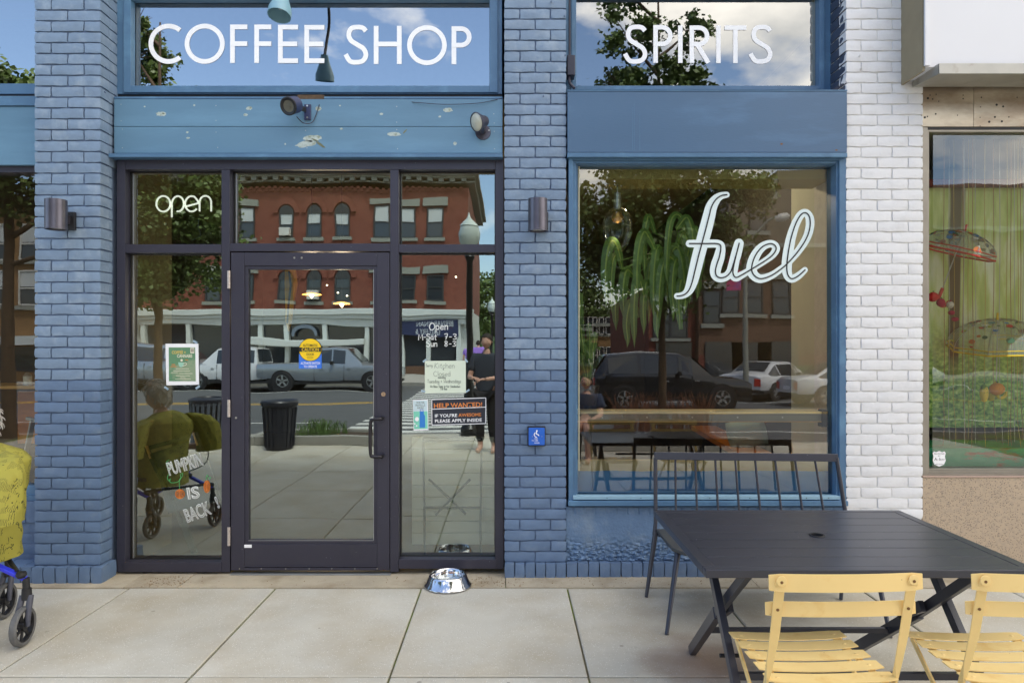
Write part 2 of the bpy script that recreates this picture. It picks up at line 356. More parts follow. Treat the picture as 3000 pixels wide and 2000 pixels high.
# road paint on the street
M_rp = mat('white_road_paint', S(205, 205, 200), .8, var=.1, vs_=4); M_ry = mat('yellow_road_paint', S(200, 160, 60), .8, var=.1, vs_=4)
zr = -.126
for y in (-14.8, -15.1): o = MB().box(-60, -3.9, y-.06, y+.06, zr-.004, zr).obj('yellow_line', M_ry, rd); o = MB().box(1.3, 60, y-.06, y+.06, zr-.004, zr).obj('yellow_line', M_ry, rd)
for y in (-9.8, -19.4):
    MB().box(-60, -3.9, y-.05, y+.05, zr-.004, zr).obj('lane_line', M_rp, rd); MB().box(1.3, 60, y-.05, y+.05, zr-.004, zr).obj('lane_line', M_rp, rd)
for k in range(21): MB().box(-3.2, -.1, -7.6-k*.68-.2, -7.6-k*.68+.16, zr-.004, zr).obj('crosswalk_stripe', M_rp, rd)

# small litter along the foot of the wall
mb = MB(); rnd = random.Random(3)
for k in range(420):
    x = rnd.choice([rnd.uniform(-2.35, -2.1), rnd.uniform(-.25, .1), rnd.uniform(-2.4, 2.5), rnd.uniform(.2, 2.5)]); y = min(.09, -.10+abs(rnd.gauss(.1, .06)))
    s_ = rnd.uniform(.002, .006); a = rnd.uniform(0, 3); c, d = math.cos(a)*s_, math.sin(a)*s_
    mb._add([(x-c, y-d, .0062), (x+d*.6, y-c*.6, .0065), (x+c, y+d, .0085), (x-d*.6, y+c*.6, .0095)], [(0, 1, 2, 3)])
tag(mb.obj('grit', mat('brown_litter', S(120, 92, 58), .95, var=.4, vs_=30)), 'brown grit and dead leaf crumbs along the foot of the blue wall', 'litter', kind='stuff')

# ================================================================== BRICKWORK
BR = {}
def brick_mesh(w, h, d, k, m):
    key = (round(w, 3), round(h, 3), round(d, 3), k, m.name)
    if key in BR: return BR[key]
    rn = random.Random(hash((round(w*1000), round(h*1000), k)) & 0xffff); nx, nz = (6 if w > .12 else 4), 4
    vs = []; fs = []
    for j in range(nz):
        for i in range(nx):
            ex = i in (0, nx-1); ez = j in (0, nz-1)
            x = -w/2+w*i/(nx-1)+(rn.uniform(-.0022, .0022) if ex else 0); z = -h/2+h*j/(nz-1)+(rn.uniform(-.0022, .0022) if ez else 0)
            y = rn.uniform(-.0015, .0018)
            if ex or ez: y += .0022
            if ex and ez: y += .002; x *= .99; z *= .975
            vs.append((x, y, z))
    for j in range(nz-1):
        for i in range(nx-1): a = j*nx+i; fs.append((a, a+1, a+nx+1, a+nx))
    ring = [i for i in range(nx)]+[j*nx+nx-1 for j in range(1, nz)]+[(nz-1)*nx+i for i in range(nx-2, -1, -1)]+[j*nx for j in range(nz-2, 0, -1)]
    o = len(vs)
    for i in ring: vs.append((vs[i][0]*1.0, d, vs[i][2]))
    n = len(ring)
    for a in range(n): b = (a+1) % n; fs.append((ring[a], o+a, o+b, ring[b]))
    me = bpy.data.meshes.new('brick'); me.from_pydata(vs, [], fs); me.materials.append(m)
    me.shade_smooth(); me.set_sharp_from_angle(angle=R(42)); me.update()
    BR[key] = me; return me
def brick(x, y, z, w, h, d, m, parent, rz=0):
    me = brick_mesh(w, h, d, random.randrange(6), m)
    o = bpy.data.objects.new('brick', me); C.objects.link(o); o.parent = parent
    o.location = (x, y+random.uniform(-.0015, .0015), z); o.rotation_euler = (0, random.gauss(0, .002), rz+random.gauss(0, .003))
    if random.random() < .5 and rz == 0: o.rotation_euler[1] += math.pi
    return o
J = .0088; BH = CH-J
def course_row(x0, x1, y, z, segs, m, parent, d=.1, corner=None):
    """segs: relative lengths of the bricks across the width"""
    tot = sum(segs); W_ = x1-x0; a = x0
    for i, s_ in enumerate(segs):
        b = a+W_*s_/tot; l_ = a+(J/2 if i else 0); r_ = b-(J/2 if i < len(segs)-1 else 0)
        brick((l_+r_)/2, y, z, r_-l_, BH, d, m, parent); a = b

PX = {'L': (X(79), X(230)), 'M': (X(1158.5, .1), X(1300, .1)), 'R': (X(1944, .1), X(2120, .1))}
TOP = 4.5
# --- left pilaster
pl = thing('brick_pilaster', 'blue painted brick pilaster beside the metal wall lamp left of the coffee shop door', 'brick pillar', (0, 0, 0))
x0, x1 = PX['L']
box('mortar', x0+.012, x1-.012, .012, .6, 0, TOP, M_mortar, pl)
z0 = .113
for k in range(int((TOP-z0)/CH)):
    z = z0+CH*(k+.5); m = M_brick if z > 1.35 else M_brickShade
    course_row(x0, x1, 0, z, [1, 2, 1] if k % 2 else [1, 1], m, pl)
    # bricks of the side return, seen end on
    dep = .145 if z < 2.76 else .21
    l_, r_ = (.103, dep) if k % 2 else (.103, dep)
    if r_-l_ > .02: brick(x1-.001, (l_+r_)/2, z, r_-l_-J*.4, BH, .09, m, pl, R(90))
sx = x0-.30; n = 10; wd = (x1+.028-x0+.002)/6
for i in range(6): o = brick(x0-.002+wd*(i+.5), -.03, .055, wd-J*.7, .105, .12, M_brickShade, pl)
brick(x1+.027, .065, .055, .15, .105, .06, M_brickShade, pl, R(90))
# --- middle pilaster
pm = thing('brick_pilaster', 'blue painted brick pilaster between the door and the display window', 'brick pillar')
x0, x1 = PX['M']
box('mortar', x0+.010, x1-.008, .112, .6, 0, TOP, M_mortar, pm)
z0 = .102
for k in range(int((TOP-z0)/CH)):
    z = z0+CH*(k+.5); m = M_brick if z > 1.35 else M_brickShade
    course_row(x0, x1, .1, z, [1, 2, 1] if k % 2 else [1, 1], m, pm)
wd = (x1-x0)/6
for i in range(6): brick(x0+wd*(i+.5), .075, .05, wd-J*.7, .098, .12, M_brickShade, pm)
# --- white pilaster with a navy painted return
pr = thing('brick_pilaster', 'white painted brick pilaster between the blue shop and the toy window', 'brick pillar')
x0, x1 = PX['R']
box('mortar', x0+.010, x1-.006, .109, .6, 0, TOP, M_whitem, pr)
for k in range(int((TOP-.0)/CH)):
    z = .031+CH*(k+.5)
    course_row(x0, x1, .1, z, [1, 2.1, 2.1] if k % 2 else [2.1, 2.1, 1], M_white, pr)
    if z > Z(230, .1):
        if k % 2: brick(x0-.001, .225, z, .205, BH, .05, M_navybrick, pr, R(-90))
        else:
            brick(x0-.001, .165, z, .09, BH, .05, M_navybrick, pr, R(-90)); brick(x0-.001, .275, z, .11, BH, .05, M_navybrick, pr, R(-90))
# --- bulkhead below the display window
bk = thing('bulkhead_wall', 'rough blue stucco wall under the display window behind the metal bench', 'wall')
x0, x1 = PX['M'][1]+.003, PX['R'][0]+.4
M_stucco = mat('rough_blue_stucco', S(98, 124, 156), .7, var=.12, vs_=10, bump=.005, bs=60, col2=S(122, 140, 160), c2s=6, c2lo=.5, c2hi=.7)
# relief: crumbled render in the lower half as real displacement
nx, nz = 260, 60; zt, zb = Z(1164, .12), .104; vs_l = []; fs_l = []
for j in range(nz+1):
    for i in range(nx+1):
        x = x0+(x1-x0)*i/nx; z = zb+(zt-zb)*j/nz; t = (z-zb)/(zt-zb)
        edge = .46+.26*mnoise.noise(Vector((x*2.2, 0, 3)))+.12*mnoise.noise(Vector((x*9, z*9, 3)))
        a = max(0, min(1, (edge-t)*4.5))
        y = .122+a*(.007+.016*mnoise.noise(Vector((x*38, z*55, 1)))+.012*mnoise.noise(Vector((x*90, z*110, 5))))+.0015*mnoise.noise(Vector((x*25, z*25, 9)))
        if t > .86:
            ph = (x/ .0725) % 1
            if min(ph, 1-ph) < .06: y += .006*(mnoise.noise(Vector((x*4, 1, 1)))*.5+.8)
        vs_l.append((x, y, z))
for j in range(nz):
    for i in range(nx): a = j*(nx+1)+i; fs_l.append((a, a+1, a+nx+2, a+nx+1))
mb = MB(); mb._add(vs_l, fs_l); mb.obj('render_coat', M_stucco, bk, 30)
box('core', x0, x1, .142, .3, 0, zt, M_mortar, bk)
nb = int((x1-x0)/.0725)
for i in range(nb): brick(x0+.0725*(i+.5), .085, .05, .0725-J*.6, .1, .12, M_brickShade, bk)
# --- bulkhead under the far left window
bl = thing('bulkhead_wall', 'low blue painted brick wall behind the seated woman, left of the pilaster', 'wall')
x0, x1 = -4.3, PX['L'][0]-.003
box('core', x0, x1, .142, .3, 0, Z(1147, .13), M_mortar, bl)
zz = Z(1200, .13)
n = int((x1-x0)/.0725)
for i in range(n): brick(x1-.0725*(i+.5), .125, (Z(1150, .13)+zz)/2, .0725-J*.7, Z(1150, .13)-zz-.004, .12, M_brickShade, bl)
k = 0
while zz-CH*(k+1) > .08:
    z = zz-CH*(k+.5); a = x1-(.1 if k % 2 else 0)
    if k % 2: brick(x1-.05, .137, z, .092, BH, .1, M_brickShade, bl)
    while a-.2 > x0: brick(a-.103, .137, z, .198, BH, .1, M_brickShade, bl); a -= .206
    k += 1
for i in range(20): brick(x1-.0725*(i+.5)-.0, -.025, .055, .0725-J*.7, .105, .2, M_brickShade, bl)
# upper facade above the picture and party walls
uf = thing('facade', 'plain upper facade of the shop building above the transom windows', 'building')
M_ufac = mat('upper_facade', S(150, 140, 132), .8, var=.08)
box('unseen_setback_board', PX['L'][1]+.004, PX['M'][0]-.004, .30, .6, Z(-44, .20)+.003, TOP, M_blue2, uf); box('unseen_setback_board', PX['M'][1]+.004, PX['R'][0]-.004, .40, .6, Z(-46, .33)+.003, TOP, M_blue2, uf); box('unseen_setback_board', -4.3, PX['L'][0]-.004, .30, .6, Z(-10, .235)+.003, TOP, M_blue2, uf)  # unseen boards, set back so more sky light reaches the transom lettering
box('upper_wall', -12, 12, .101, .6, TOP+.003, 8.5, M_ufac, uf)
box('left_wall', -12, -4.305, .05, .6, 0, TOP, M_ufac, uf)
box('right_wall', 5.4, 12, .06, .6, 0, TOP, M_ufac, uf)
box('roof', -12, 12, .604, 9, 8.3, 8.5, M_ufac, uf)
box('rear_wall', -12, 12, 9.003, 9.3, 0, 8.5, M_ufac, uf)
box('side_wall', -12.3, -12.003, .05, 9.3, 0, 8.5, M_ufac, uf)
box('side_wall', 12.003, 12.3, .05, 9.3, 0, 8.5, M_ufac, uf)

# ================================================================== WINDOW HELPERS
def frame(parent, name, u0, u1, v0, v1, w, y0, y1, m, ym=None, sides='lrtb', bev=.002):
    """rectangular frame measured at its front plane y0; w: widths (l, r, t, b)"""
    a, b, t, c = X(u0, y0), X(u1, y0), Z(v0, y0), Z(v1, y0)
    if 'l' in sides: box(name, a, a+w[0], y0, y1, c, t, m, parent, bev)
    if 'r' in sides: box(name, b-w[1], b, y0, y1, c, t, m, parent, bev)
    if 't' in sides: box(name, a+w[0]+.0004, b-w[1]-.0004, y0+.0006, y1, t-w[2], t, m, parent, bev)
    if 'b' in sides: box(name, a+w[0]+.0004, b-w[1]-.0004, y0+.0006, y1, c, c+w[3], m, parent, bev)
def pane(parent, x0, x1, y, z0, z1, m, tilt=0, yaw=0):
    cx, cz = (x0+x1)/2, (z0+z1)/2; w, h = (x1-x0)/2, (z1-z0)/2
    o = MB().face((-w, 0, -h), (w, 0, -h), (w, 0, h), (-w, 0, h)).obj('pane', m, parent)
    o.location = (cx, y, cz); o.rotation_euler = (tilt, 0, yaw); return o

# ---- COFFEE SHOP transom
tw = thing('transom_window', 'blue framed transom window lettered COFFEE SHOP above the door', 'window')
y = .20
frame(tw, 'outer_frame', 266, 1153, -44, 216, (.05, .05, .1, .05), y, .34, M_blue)
frame(tw, 'inner_frame', 283, 1143, -19, 212, (.05, .055, .05, .045), y-.018, .24, M_blue)
gx0, gx1, gz0, gz1 = X(292, .245), X(1124, .245), Z(200, .245), Z(-10, .245)
pane(tw, gx0, gx1, .245, gz0, gz1, G_tran, tilt=R(.0))
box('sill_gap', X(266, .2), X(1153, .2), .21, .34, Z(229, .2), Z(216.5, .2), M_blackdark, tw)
box('inner_trim', X(300, .25), X(309, .25), .252, .30, gz0, gz1, M_cream, tw)
yl = .2425
def letter_C(parent, u0, u1, v0, v1, m):
    cu, cv = u0+(v1-v0)/2, (v0+v1)/2; r = (v1-v0)/2
    pts = [(cu+r*.945*math.cos(t), cv-r*.945*math.sin(t)) for t in [R(48)+R(264)*k/40 for k in range(41)]]
    return pts
SW = 5.4
def stroke(pts, closed=False, w=SW, parent=tw, y=yl, name='letter', m=None, caps=False, smooth=False):
    if smooth: pts = smoothpts(pts, 8)
    q = [(X(a, y), Z(b, y)) for a, b in pts]
    ww = [e*K*(y+CAM_D) for e in w] if isinstance(w, (list, tuple)) else w*K*(y+CAM_D)
    return q, ww
def letter(ch, u0, u1, v0, v1, parent, y, m, sw=SW):
    mb = MB(); kk = K*(y+CAM_D); H = v1-v0; n = 0
    def rb(pts, closed=False):
        nonlocal n
        q = [(X(a, y), Z(b, y)) for a, b in pts]; mb.ribbon(q, sw*kk, y-.0006*n, 0.0004, closed, False); n += 1
    hw = sw; L0, R0, T, B = u0+hw, u1-hw, v0+hw, v1-hw; mid = (v0+v1)/2
    arc = lambda cu, cv, ru, rv, a, b, k=28: [(cu+ru*math.cos(R(a+(b-a)*i/k)), cv-rv*math.sin(R(a+(b-a)*i/k))) for i in range(k+1)]
    if ch == 'O': rb(arc((u0+u1)/2, mid, (u1-u0)/2-hw, H/2-hw, 0, 360, 60)[:-1], True)
    elif ch == 'C': r = H/2-hw; rb(arc(u0+H/2, mid, r, r, 50, 310, 50))
    elif ch in 'FE':
        rb([(L0, v0), (L0, v1)]); rb([(u0, T), (u1, T)]); rb([(u0, mid-.0*H), (u1-(2 if ch == 'E' else 0), mid)])
        if ch == 'E': rb([(u0, B), (u1, B)])
    elif ch == 'H': rb([(L0, v0), (L0, v1)]); rb([(R0, v0), (R0, v1)]); rb([(u0, mid-2), (u1, mid-2)])
    elif ch == 'I': rb([((u0+u1)/2, v0), ((u0+u1)/2, v1)])
    elif ch == 'T': rb([((u0+u1)/2, v0), ((u0+u1)/2, v1)]); rb([(u0, T), (u1, T)])
    elif ch in 'PR':
        hb = H*.56; cu = u1-hb/2
        rb([(L0, v0), (L0, v1)]); r = hb/2-hw
        if ch == 'R': cu -= 3
        rb([(u0, T)]+arc(cu, v0+hb/2, r, r, 90, -90)+[(u0, v0+hb-hw)])
        if ch == 'R': rb([(u0+(u1-u0)*.35, v0+hb-hw), (u1-hw, v1)])
    elif ch == 'S':
        w_ = u1-u0; r1 = w_*.40; r2 = w_*.5-hw
        pts = [(u0+w_*.90, v0+H*.16), (u0+w_*.78, v0+H*.08), (u0+w_*.56, v0+hw), (u0+w_*.30, v0+H*.09), (u0+w_*.19, v0+H*.24), (u0+w_*.28, v0+H*.39),
               (u0+w_*.55, v0+H*.50), (u0+w_*.80, v0+H*.60), (u1-hw, v0+H*.755), (u0+w_*.78, v0+H*.90), (u0+w_*.50, v1-hw), (u0+w_*.24, v1-H*.09), (u0+w_*.06, v1-H*.26)]
        rb(smoothpts(pts, 7))
    return mb.obj('letter', m, parent)
for ch, a, b, t, c in (('C', 341, 413, 55, 147), ('O', 424, 516, 55, 147), ('F', 528.4, 568, 57, 145), ('F', 584, 623, 57, 145), ('E', 638.4, 684.5, 57.5, 145.5), ('E', 699, 745, 58, 145.5),
                       ('S', 790.4, 845.6, 57.5, 149), ('H', 858.4, 922.4, 60, 147.5), ('O', 935, 1026, 58.5, 150), ('P', 1037, 1083, 61, 148)):
    letter(ch, a, b, t, c, tw, yl, M_vinyl)

# ---- fascia boards over the door
fa = thing('fascia', 'weathered blue fascia of two boards with pale knots above the shop door', 'fascia board')
y = .13
for a, b in ((228, 290.5), (291.5, 352)): box('board', X(262, y), X(1154, y), y, .30, Z(b, y), Z(a, y), M_fascia, fa, .0015)
box('ledge', X(249, .085), X(1154.5, .085), .085, .30, Z(361, .085), Z(352.5, .085), M_blue, fa, .002)
box('top_fillet', X(262, .15), X(1154, .15), .145, .30, Z(227, .145), Z(222, .145), M_blue, fa, .0015)
M_knot = mat('bare_knot', S(176, 188, 184), .6, var=.15, vs_=60, col2=S(140, 150, 132), c2s=40, c2lo=.5, c2hi=.65)
M_knot2 = mat('cracked_knot', S(112, 116, 92), .7, var=.2, vs_=60)
def patch(u, v, ru, rv, y, m, parent, name='worn_patch', seed=0, rot=0, th=.0006):
    rn = random.Random(seed+int(u*7+v)); kk = K*(y+CAM_D); n = 18; pts = []
    for i in range(n):
        t = 2*math.pi*i/n; q = 1+rn.uniform(-.16, .16); a, b = ru*q*math.cos(t), rv*q*math.sin(t)
        pts.append((X(u, y)+(a*math.cos(rot)-b*math.sin(rot))*kk, Z(v, y)+(a*math.sin(rot)+b*math.cos(rot))*kk))
    return MB().prism(pts, y-th, y+.002).obj(name, m, parent, None, 0, True)
for u, v, a, b in ((370, 262, 12, 5), (572, 249, 7, 4), (564, 264, 5, 3), (1029, 253, 11, 5), (731, 250, 7, 5), (446, 242, 2.5, 2), (332, 245, 2, 1.6), (781, 243, 2, 1.6), (876, 262, 4, 2.5), (1010, 268, 3, 2),
                   (430, 304, 3, 2), (432, 317, 4, 2), (784, 296, 3, 2.5), (905, 308, 16, 5), (655, 331, 2, 2), (1045, 330, 4, 4)): patch(u, v, a, b, y, M_knot, fa)
patch(718, 318, 22, 7, y, M_knot, fa, rot=.1); patch(702, 331, 24, 7, y, M_knot, fa, rot=.15)
patch(737, 333, 12, 3, y-.001, M_knot2, fa, rot=-.6); patch(724, 322, 9, 1.6, y-.001, M_knot2, fa, rot=-.4); patch(375, 261, 3, 1.6, y-.001, M_knot2, fa, rot=-.3); patch(930, 302, 7, 1.5, y-.001, M_knot2, fa, rot=.8)
for u, v in ((278, 240), (278, 278), (281, 297), (281, 340), (496, 243), (496, 277), (496, 304), (500, 339), (700, 249), (703, 280), (702, 300), (705, 340), (911, 245), (911, 281), (911, 298), (913, 342), (1135, 283), (1135, 302), (1136, 342), (1134, 262)):
    p = W(u, v, y); MB().cyl(p+Vector((0, .002, 0)), p+Vector((0, -.0012, 0)), .003, n=8).obj('nail', M_screw, fa)
p = [W(935, 233, .15), W(960, 236, .118), W(1020, 240, .112), W(1090, 238, .115), W(1128, 232, .12), W(1152, 226, .14)]
box('rotted_gap', X(683, .14), X(744, .14), .1435, .15, Z(227.5, .14), Z(217.5, .14), mat('rotten_wood', S(92, 74, 56), .9, var=.4, vs_=30), fa)
o = MB().tube(smoothpts(p, 6), .0022, 6).obj('cable', M_alu); tag(o, 'thin dark cable sagging along the top of the blue fascia boards', 'cable')

# ---- SPIRITS transom
st = thing('transom_window', 'blue framed transom window lettered SPIRITS above the large blue panel', 'window')
y = .33
frame(st, 'outer_frame', 1296, 1908, -46, 212, (.08, .085, .08, .045), y, .46, M_blue)
frame(st, 'inner_frame', 1312, 1894, -24, 206, (.035, .035, .035, .028), y-.012, .38, M_blue)
pane(st, X(1322, .375), X(1880, .375), .375, Z(200, .375), Z(-14, .375), G_tran2, tilt=R(-.2))
box('inner_trim', X(1862, .4), X(1876, .4), .385, .42, Z(200, .38), Z(0, .38), M_cream, st)
yl2 = .372
for ch, a, b, t, c in (('S', 1432, 1486.7, 57, 147), ('P', 1500.5, 1544.6, 58, 145), ('I', 1557, 1568, 59, 145), ('R', 1583.6, 1632, 59, 145), ('I', 1644.5, 1655.5, 59, 145.5), ('T', 1664, 1714, 59, 145.5), ('S', 1720.7, 1774, 57.5, 147)):
    letter(ch, a, b, t, c, st, yl2, M_vinyl, 5.2)
# sheet-metal cap between the transom and the panel, panel, moulding
pn = thing('signboard', 'plain blue wooden panel between the SPIRITS transom and the display window', 'panel')
y = .08
box('board', X(1303.5, y), X(1945.5, y), y, .26, Z(350, y), Z(210, y), M_blue2, pn, .002)
box('top_cap', X(1303.5, y), X(1945.5, y), y-.004, .34, Z(209.5, y), Z(207, y), M_blue, pn)
box('bottom_moulding', X(1303, y-.006), X(1946, y-.006), y-.008, .26, Z(361.5, y), Z(351.5, y), M_blue, pn, .002)
for u in (1452, 1456, 1469): box('paint_drip', X(u, y), X(u+1.1, y), y-.0007, y, Z(345, y), Z(230+(u % 5)*8, y), MATS['blue_paint'], pn)
patch(1795, 432*.0+331, 3, 2, y, M_rust, pn, 'rust_spot'); patch(1921, 345, 3, 1.5, y, M_rust, pn, 'rust_spot')
# ---- conduit box left of the SPIRITS window
cb = thing('junction_box', 'small blue painted electric box and conduit left of the SPIRITS transom', 'electric box')
MB().box(X(1303, .2), X(1321, .2), .2, .30, Z(172, .2), Z(126, .2)).obj('box_body', M_alu, cb, None, .004)
MB().tube([W(1308, -30, .24), W(1308, 128, .24)], .007, 10).obj('conduit', M_alu, cb, 40)
MB().tube(smoothpts([W(1308, 168, .24), W(1307, 180, .22), W(1309, 192, .18), W(1319, 203, .16)], 5), .010, 10).obj('elbow', M_alu, cb, 40)

# ---- display window with 'fuel'
dw = thing('display_window', 'large blue framed display window with the white script word fuel on the glass', 'window')
y = .105
frame(dw, 'outer_frame', 1306, 1943.5, 363, 1160, (.030, .045, .014, .030), y, .26, M_blue)
frame(dw, 'middle_frame', 1315.5, 1928, 368, 1148, (.022, .022, .022, .018), y+.018, .26, M_blue)
frame(dw, 'inner_frame', 1322, 1922, 374, 1143, (.014, .014, .016, .014), y+.045, .26, M_blue)
box('sill', X(1305, .09), X(1946, .09), .075, .14, Z(1161.5, .08), Z(1150, .08), M_blue, dw, .003)
box('sill_bead', X(1316, .1), X(1928, .1), .092, .15, Z(1147, .09), Z(1139, .09), mat('pale_blue_paint', S(142, 176, 194), .45, var=.08, vs_=20), dw, .002)
yg = .19
pane(dw, X(1322, yg), X(1924, yg), yg, Z(1143, yg), Z(376, yg), G_fuel, tilt=R(-.55), yaw=R(.1))
for o in (box('putty_bead', X(1328, .185), X(1330.5, .185), .17, .18, Z(1080, .18), Z(383, .18), M_cream, dw), box('putty_bead', X(1912, .185), X(1917.5, .185), .172, .18, Z(1062, .18), Z(392, .18), M_cream, dw)): pass
for i, u in enumerate((1394, 1472, 1630, 1722, 1790, 1852, 1903)): p = W(u, 1143, .092); MB().cyl(p, p+Vector((0, -.002, 0)), .003, n=8).obj('nail', M_dark, dw)
# painted lower board behind the glass with a ragged paint edge
kw = thing('window_ledge', 'blue painted board with ragged cream edge behind the bottom of the display glass', 'ledge')
za = Z(1076, .235)
rn = random.Random(5); a, b = X(1322, .235), X(1921, .235); edge = []
for i in range(121):
    xx = a+(b-a)*i/120; e = Z(1081, .235)+.006*mnoise.noise(Vector((xx*5, 0, 0)))+.003*mnoise.noise(Vector((xx*40, 0, 0)))
    edge.append((xx, e))
mb = MB(); mb.prism([(a, Z(1144, .235))]+edge+[(b, Z(1144, .235))], .2352, .2368); mb.obj('blue_coat', mat('blue_coat_paint', S(84, 146, 206), .6, var=.04), kw, None, 0, True)
box('board', a, b, .2372, .28, Z(1146, .235), Z(1056, .24), mat('cream_board', S(186, 166, 118), .6, var=.1), kw)
# fuel lettering (vinyl ribbon with a thin dark inline)
fu = lambda pts: [((1254.4+.3*a), (352.8+.3*b)) for a, b in pts]
yf = .1885
ZC = (Z(1143, yg)+Z(376, yg))/2
def lean(o):
    for v in o.data.vertices: v.co.y += (v.co.z-ZC)*math.sin(R(.55))
def script(pts, ws, n, y, inl=True):
    q = smoothpts([(a, b, w) for (a, b), w in zip(fu(pts), ws)], 8)
    kk = K*(y+CAM_D); P = [(X(a, y), Z(b, y)) for a, b, w in q]
    lean(MB().ribbon(P, [max(2, w)*kk*.5*.3 for a, b, w in q], y, .0008).obj('letter_stroke', M_fuelv, dw))
    if inl: lean(MB().ribbon(P, 0.3*5*kk, yf-.0034-n*.0004, .0003).obj('inline_stroke', M_dark, dw))
P1 = [(1385, 313), (1340, 322), (1300, 352), (1268, 405), (1248, 480), (1222, 580), (1192, 690), (1165, 790), (1138, 900), (1118, 980), (1095, 1040), (1065, 1074), (1030, 1088), (1002, 1090)]
W1 = [46, 56, 74, 88, 96, 100, 98, 98, 94, 86, 72, 56, 50, 46]
P2 = [(1098, 688), (1160, 688), (1240, 688), (1300, 688), (1332, 698), (1338, 728), (1326, 790), (1306, 850), (1296, 900), (1305, 935), (1335, 950), (1378, 940), (1412, 905), (1432, 850), (1456, 770), (1478, 686)]
W2 = [56, 60, 62, 62, 64, 72, 84, 88, 84, 76, 70, 66, 68, 74, 80, 72]
P3 = [(1478, 690), (1456, 775), (1436, 860), (1431, 915), (1452, 947), (1495, 930), (1580, 880), (1680, 818), (1735, 775), (1762, 730), (1748, 698), (1708, 690), (1650, 718), (1600, 785), (1574, 870), (1588, 925), (1640, 957),
      (1720, 935), (1800, 882), (1850, 838), (1920, 760), (1985, 665), (2018, 580), (2022, 500), (1998, 456), (1958, 462), (1915, 530), (1878, 640), (1855, 755), (1843, 865), (1852, 930), (1882, 957), (1930, 936), (1982, 890)]
W3 = [62, 70, 76, 72, 64, 56, 48, 48, 54, 60, 58, 58, 66, 76, 82, 76, 66, 56, 50, 50, 56, 62, 66, 66, 60, 60, 66, 74, 80, 80, 70, 62, 56, 46]
script(P1, W1, 1, yf); script(P2, W2, 2, yf-.0010); script(P3, W3, 3, yf-.0020)

# ---- far left window
lw = thing('display_window', 'blue framed window at the left edge of the picture behind the seated woman', 'window')
y = .13
box('lintel_board', -4.3, PX['L'][0]-.002, y, .3, Z(379, y), Z(245, y), M_fascia, lw, .002)
box('moulding', -4.3, PX['L'][0]-.002, y-.012, .3, Z(244, y), Z(222, y), M_blue, lw, .003)
box('transom_sill', -4.3, PX['L'][0]-.002, .19, .3, Z(216, .19), Z(192, .19), M_blue, lw, .002)
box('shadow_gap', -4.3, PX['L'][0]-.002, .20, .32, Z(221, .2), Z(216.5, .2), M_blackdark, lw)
pane(lw, -4.3, PX['L'][0], .235, Z(194, .235), Z(-10, .235), G_tran)
box('head_rail', -4.3, PX['L'][0]-.002, .16, .3, Z(396, .16), Z(381, .16), M_alu, lw, .002)
pane(lw, -4.3, PX['L'][0], .21, Z(1117, .21), Z(396, .21), G_fuel)
box('sill', -4.3, PX['L'][0]-.002, .15, .3, Z(1136, .15), Z(1116, .15), M_blue, lw, .002)
box('sill_lower', -4.3, PX['L'][0]-.002, .138, .3, Z(1149, .138), Z(1136.8, .138), M_blue, lw, .002)

# ================================================================== SHOPFRONT AND DOOR
sf = thing('shopfront', 'dark navy aluminium shopfront framing with five panes around the coffee shop door', 'shopfront')
y = .15; y1 = .255
bar_ = lambda u0, u1, v0, v1, name, yy=y, bev=.0015: box(name, X(u0, yy), X(u1, yy), yy, y1, Z(v1, yy), Z(v0, yy), M_alu, sf, bev)
bar_(268, 287, 364, 1313, 'jamb'); bar_(508.5, 527.5, 389.6, 1313, 'mullion'); bar_(896, 915.5, 389.6, 1313, 'mullion'); bar_(1137.5, 1156.5, 364, 1306, 'jamb')
box('head', X(287.4, y), X(1137, y), y+.0007, y1, Z(389, y), Z(364, y), M_alu, sf, .0015)
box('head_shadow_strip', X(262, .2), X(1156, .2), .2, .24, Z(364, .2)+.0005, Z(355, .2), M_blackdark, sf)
yi = y+.0008
for u0, u1, v0, v1 in ((287.4, 508, 561, 580.5), (528, 895.5, 559, 577), (916, 1137, 561, 579.5)): bar_(u0, u1, v0, v1, 'transom_rail', yi)
bar_(285, 508, 1291, 1313, 'bottom_rail', y-.006); bar_(916, 1140, 1284, 1305.5, 'bottom_rail', y-.006)
yg = .225
PANES = [(287, 508, 389, 561), (527, 896, 389, 559), (915, 1138, 389, 561), (287, 508, 580, 1292), (915, 1138, 579, 1285)]
for k, (u0, u1, v0, v1) in enumerate(PANES):
    a, b, c, d = X(u0, y), X(u1, y), Z(v1, y), Z(v0, y)
    pane(sf, a, b, yg, c, d, G_door, yaw=R(0))
    gk = .008
    for q in ((a, a+gk, c+gk, d-gk), (b-gk, b, c+gk, d-gk), (a, b, c, c+gk), (a, b, d-gk, d)):
        box('gasket', q[0]+.0003, q[1]-.0003, yg-.012, yg-.002, q[2]+.0003, q[3]-.0003, M_gasket, sf)
    if k in (0, 3, 1): box('glazing_bead', a+.017, a+.024, yg-.012, yg-.003, c+.012, d-.012, M_bead, sf)
# ---- door
dr = thing('door', 'dark navy aluminium glass door with pull handle and yellow caution sticker', 'door')
ya, yb = .152, .205
dbox = lambda u0, u1, v0, v1, n, yy=ya, yz=yb: box(n, X(u0, ya), X(u1, ya), yy, yz, Z(v1, ya), Z(v0, ya), M_alu, dr, .0015)
dbox(530.5, 561, 580, 1309, 'stile'); dbox(866, 894.5, 580, 1309, 'stile')
dbox(561.3, 865.7, 580, 610, 'top_rail', ya+.0008); dbox(561.3, 865.7, 1249, 1302, 'bottom_rail', ya+.0008)
dbox(561.3, 865.7, 1302.6, 1308.6, 'door_sweep', ya-.006); dbox(556, 871, 1298, 1301, 'kick_strip', ya-.003, ya)
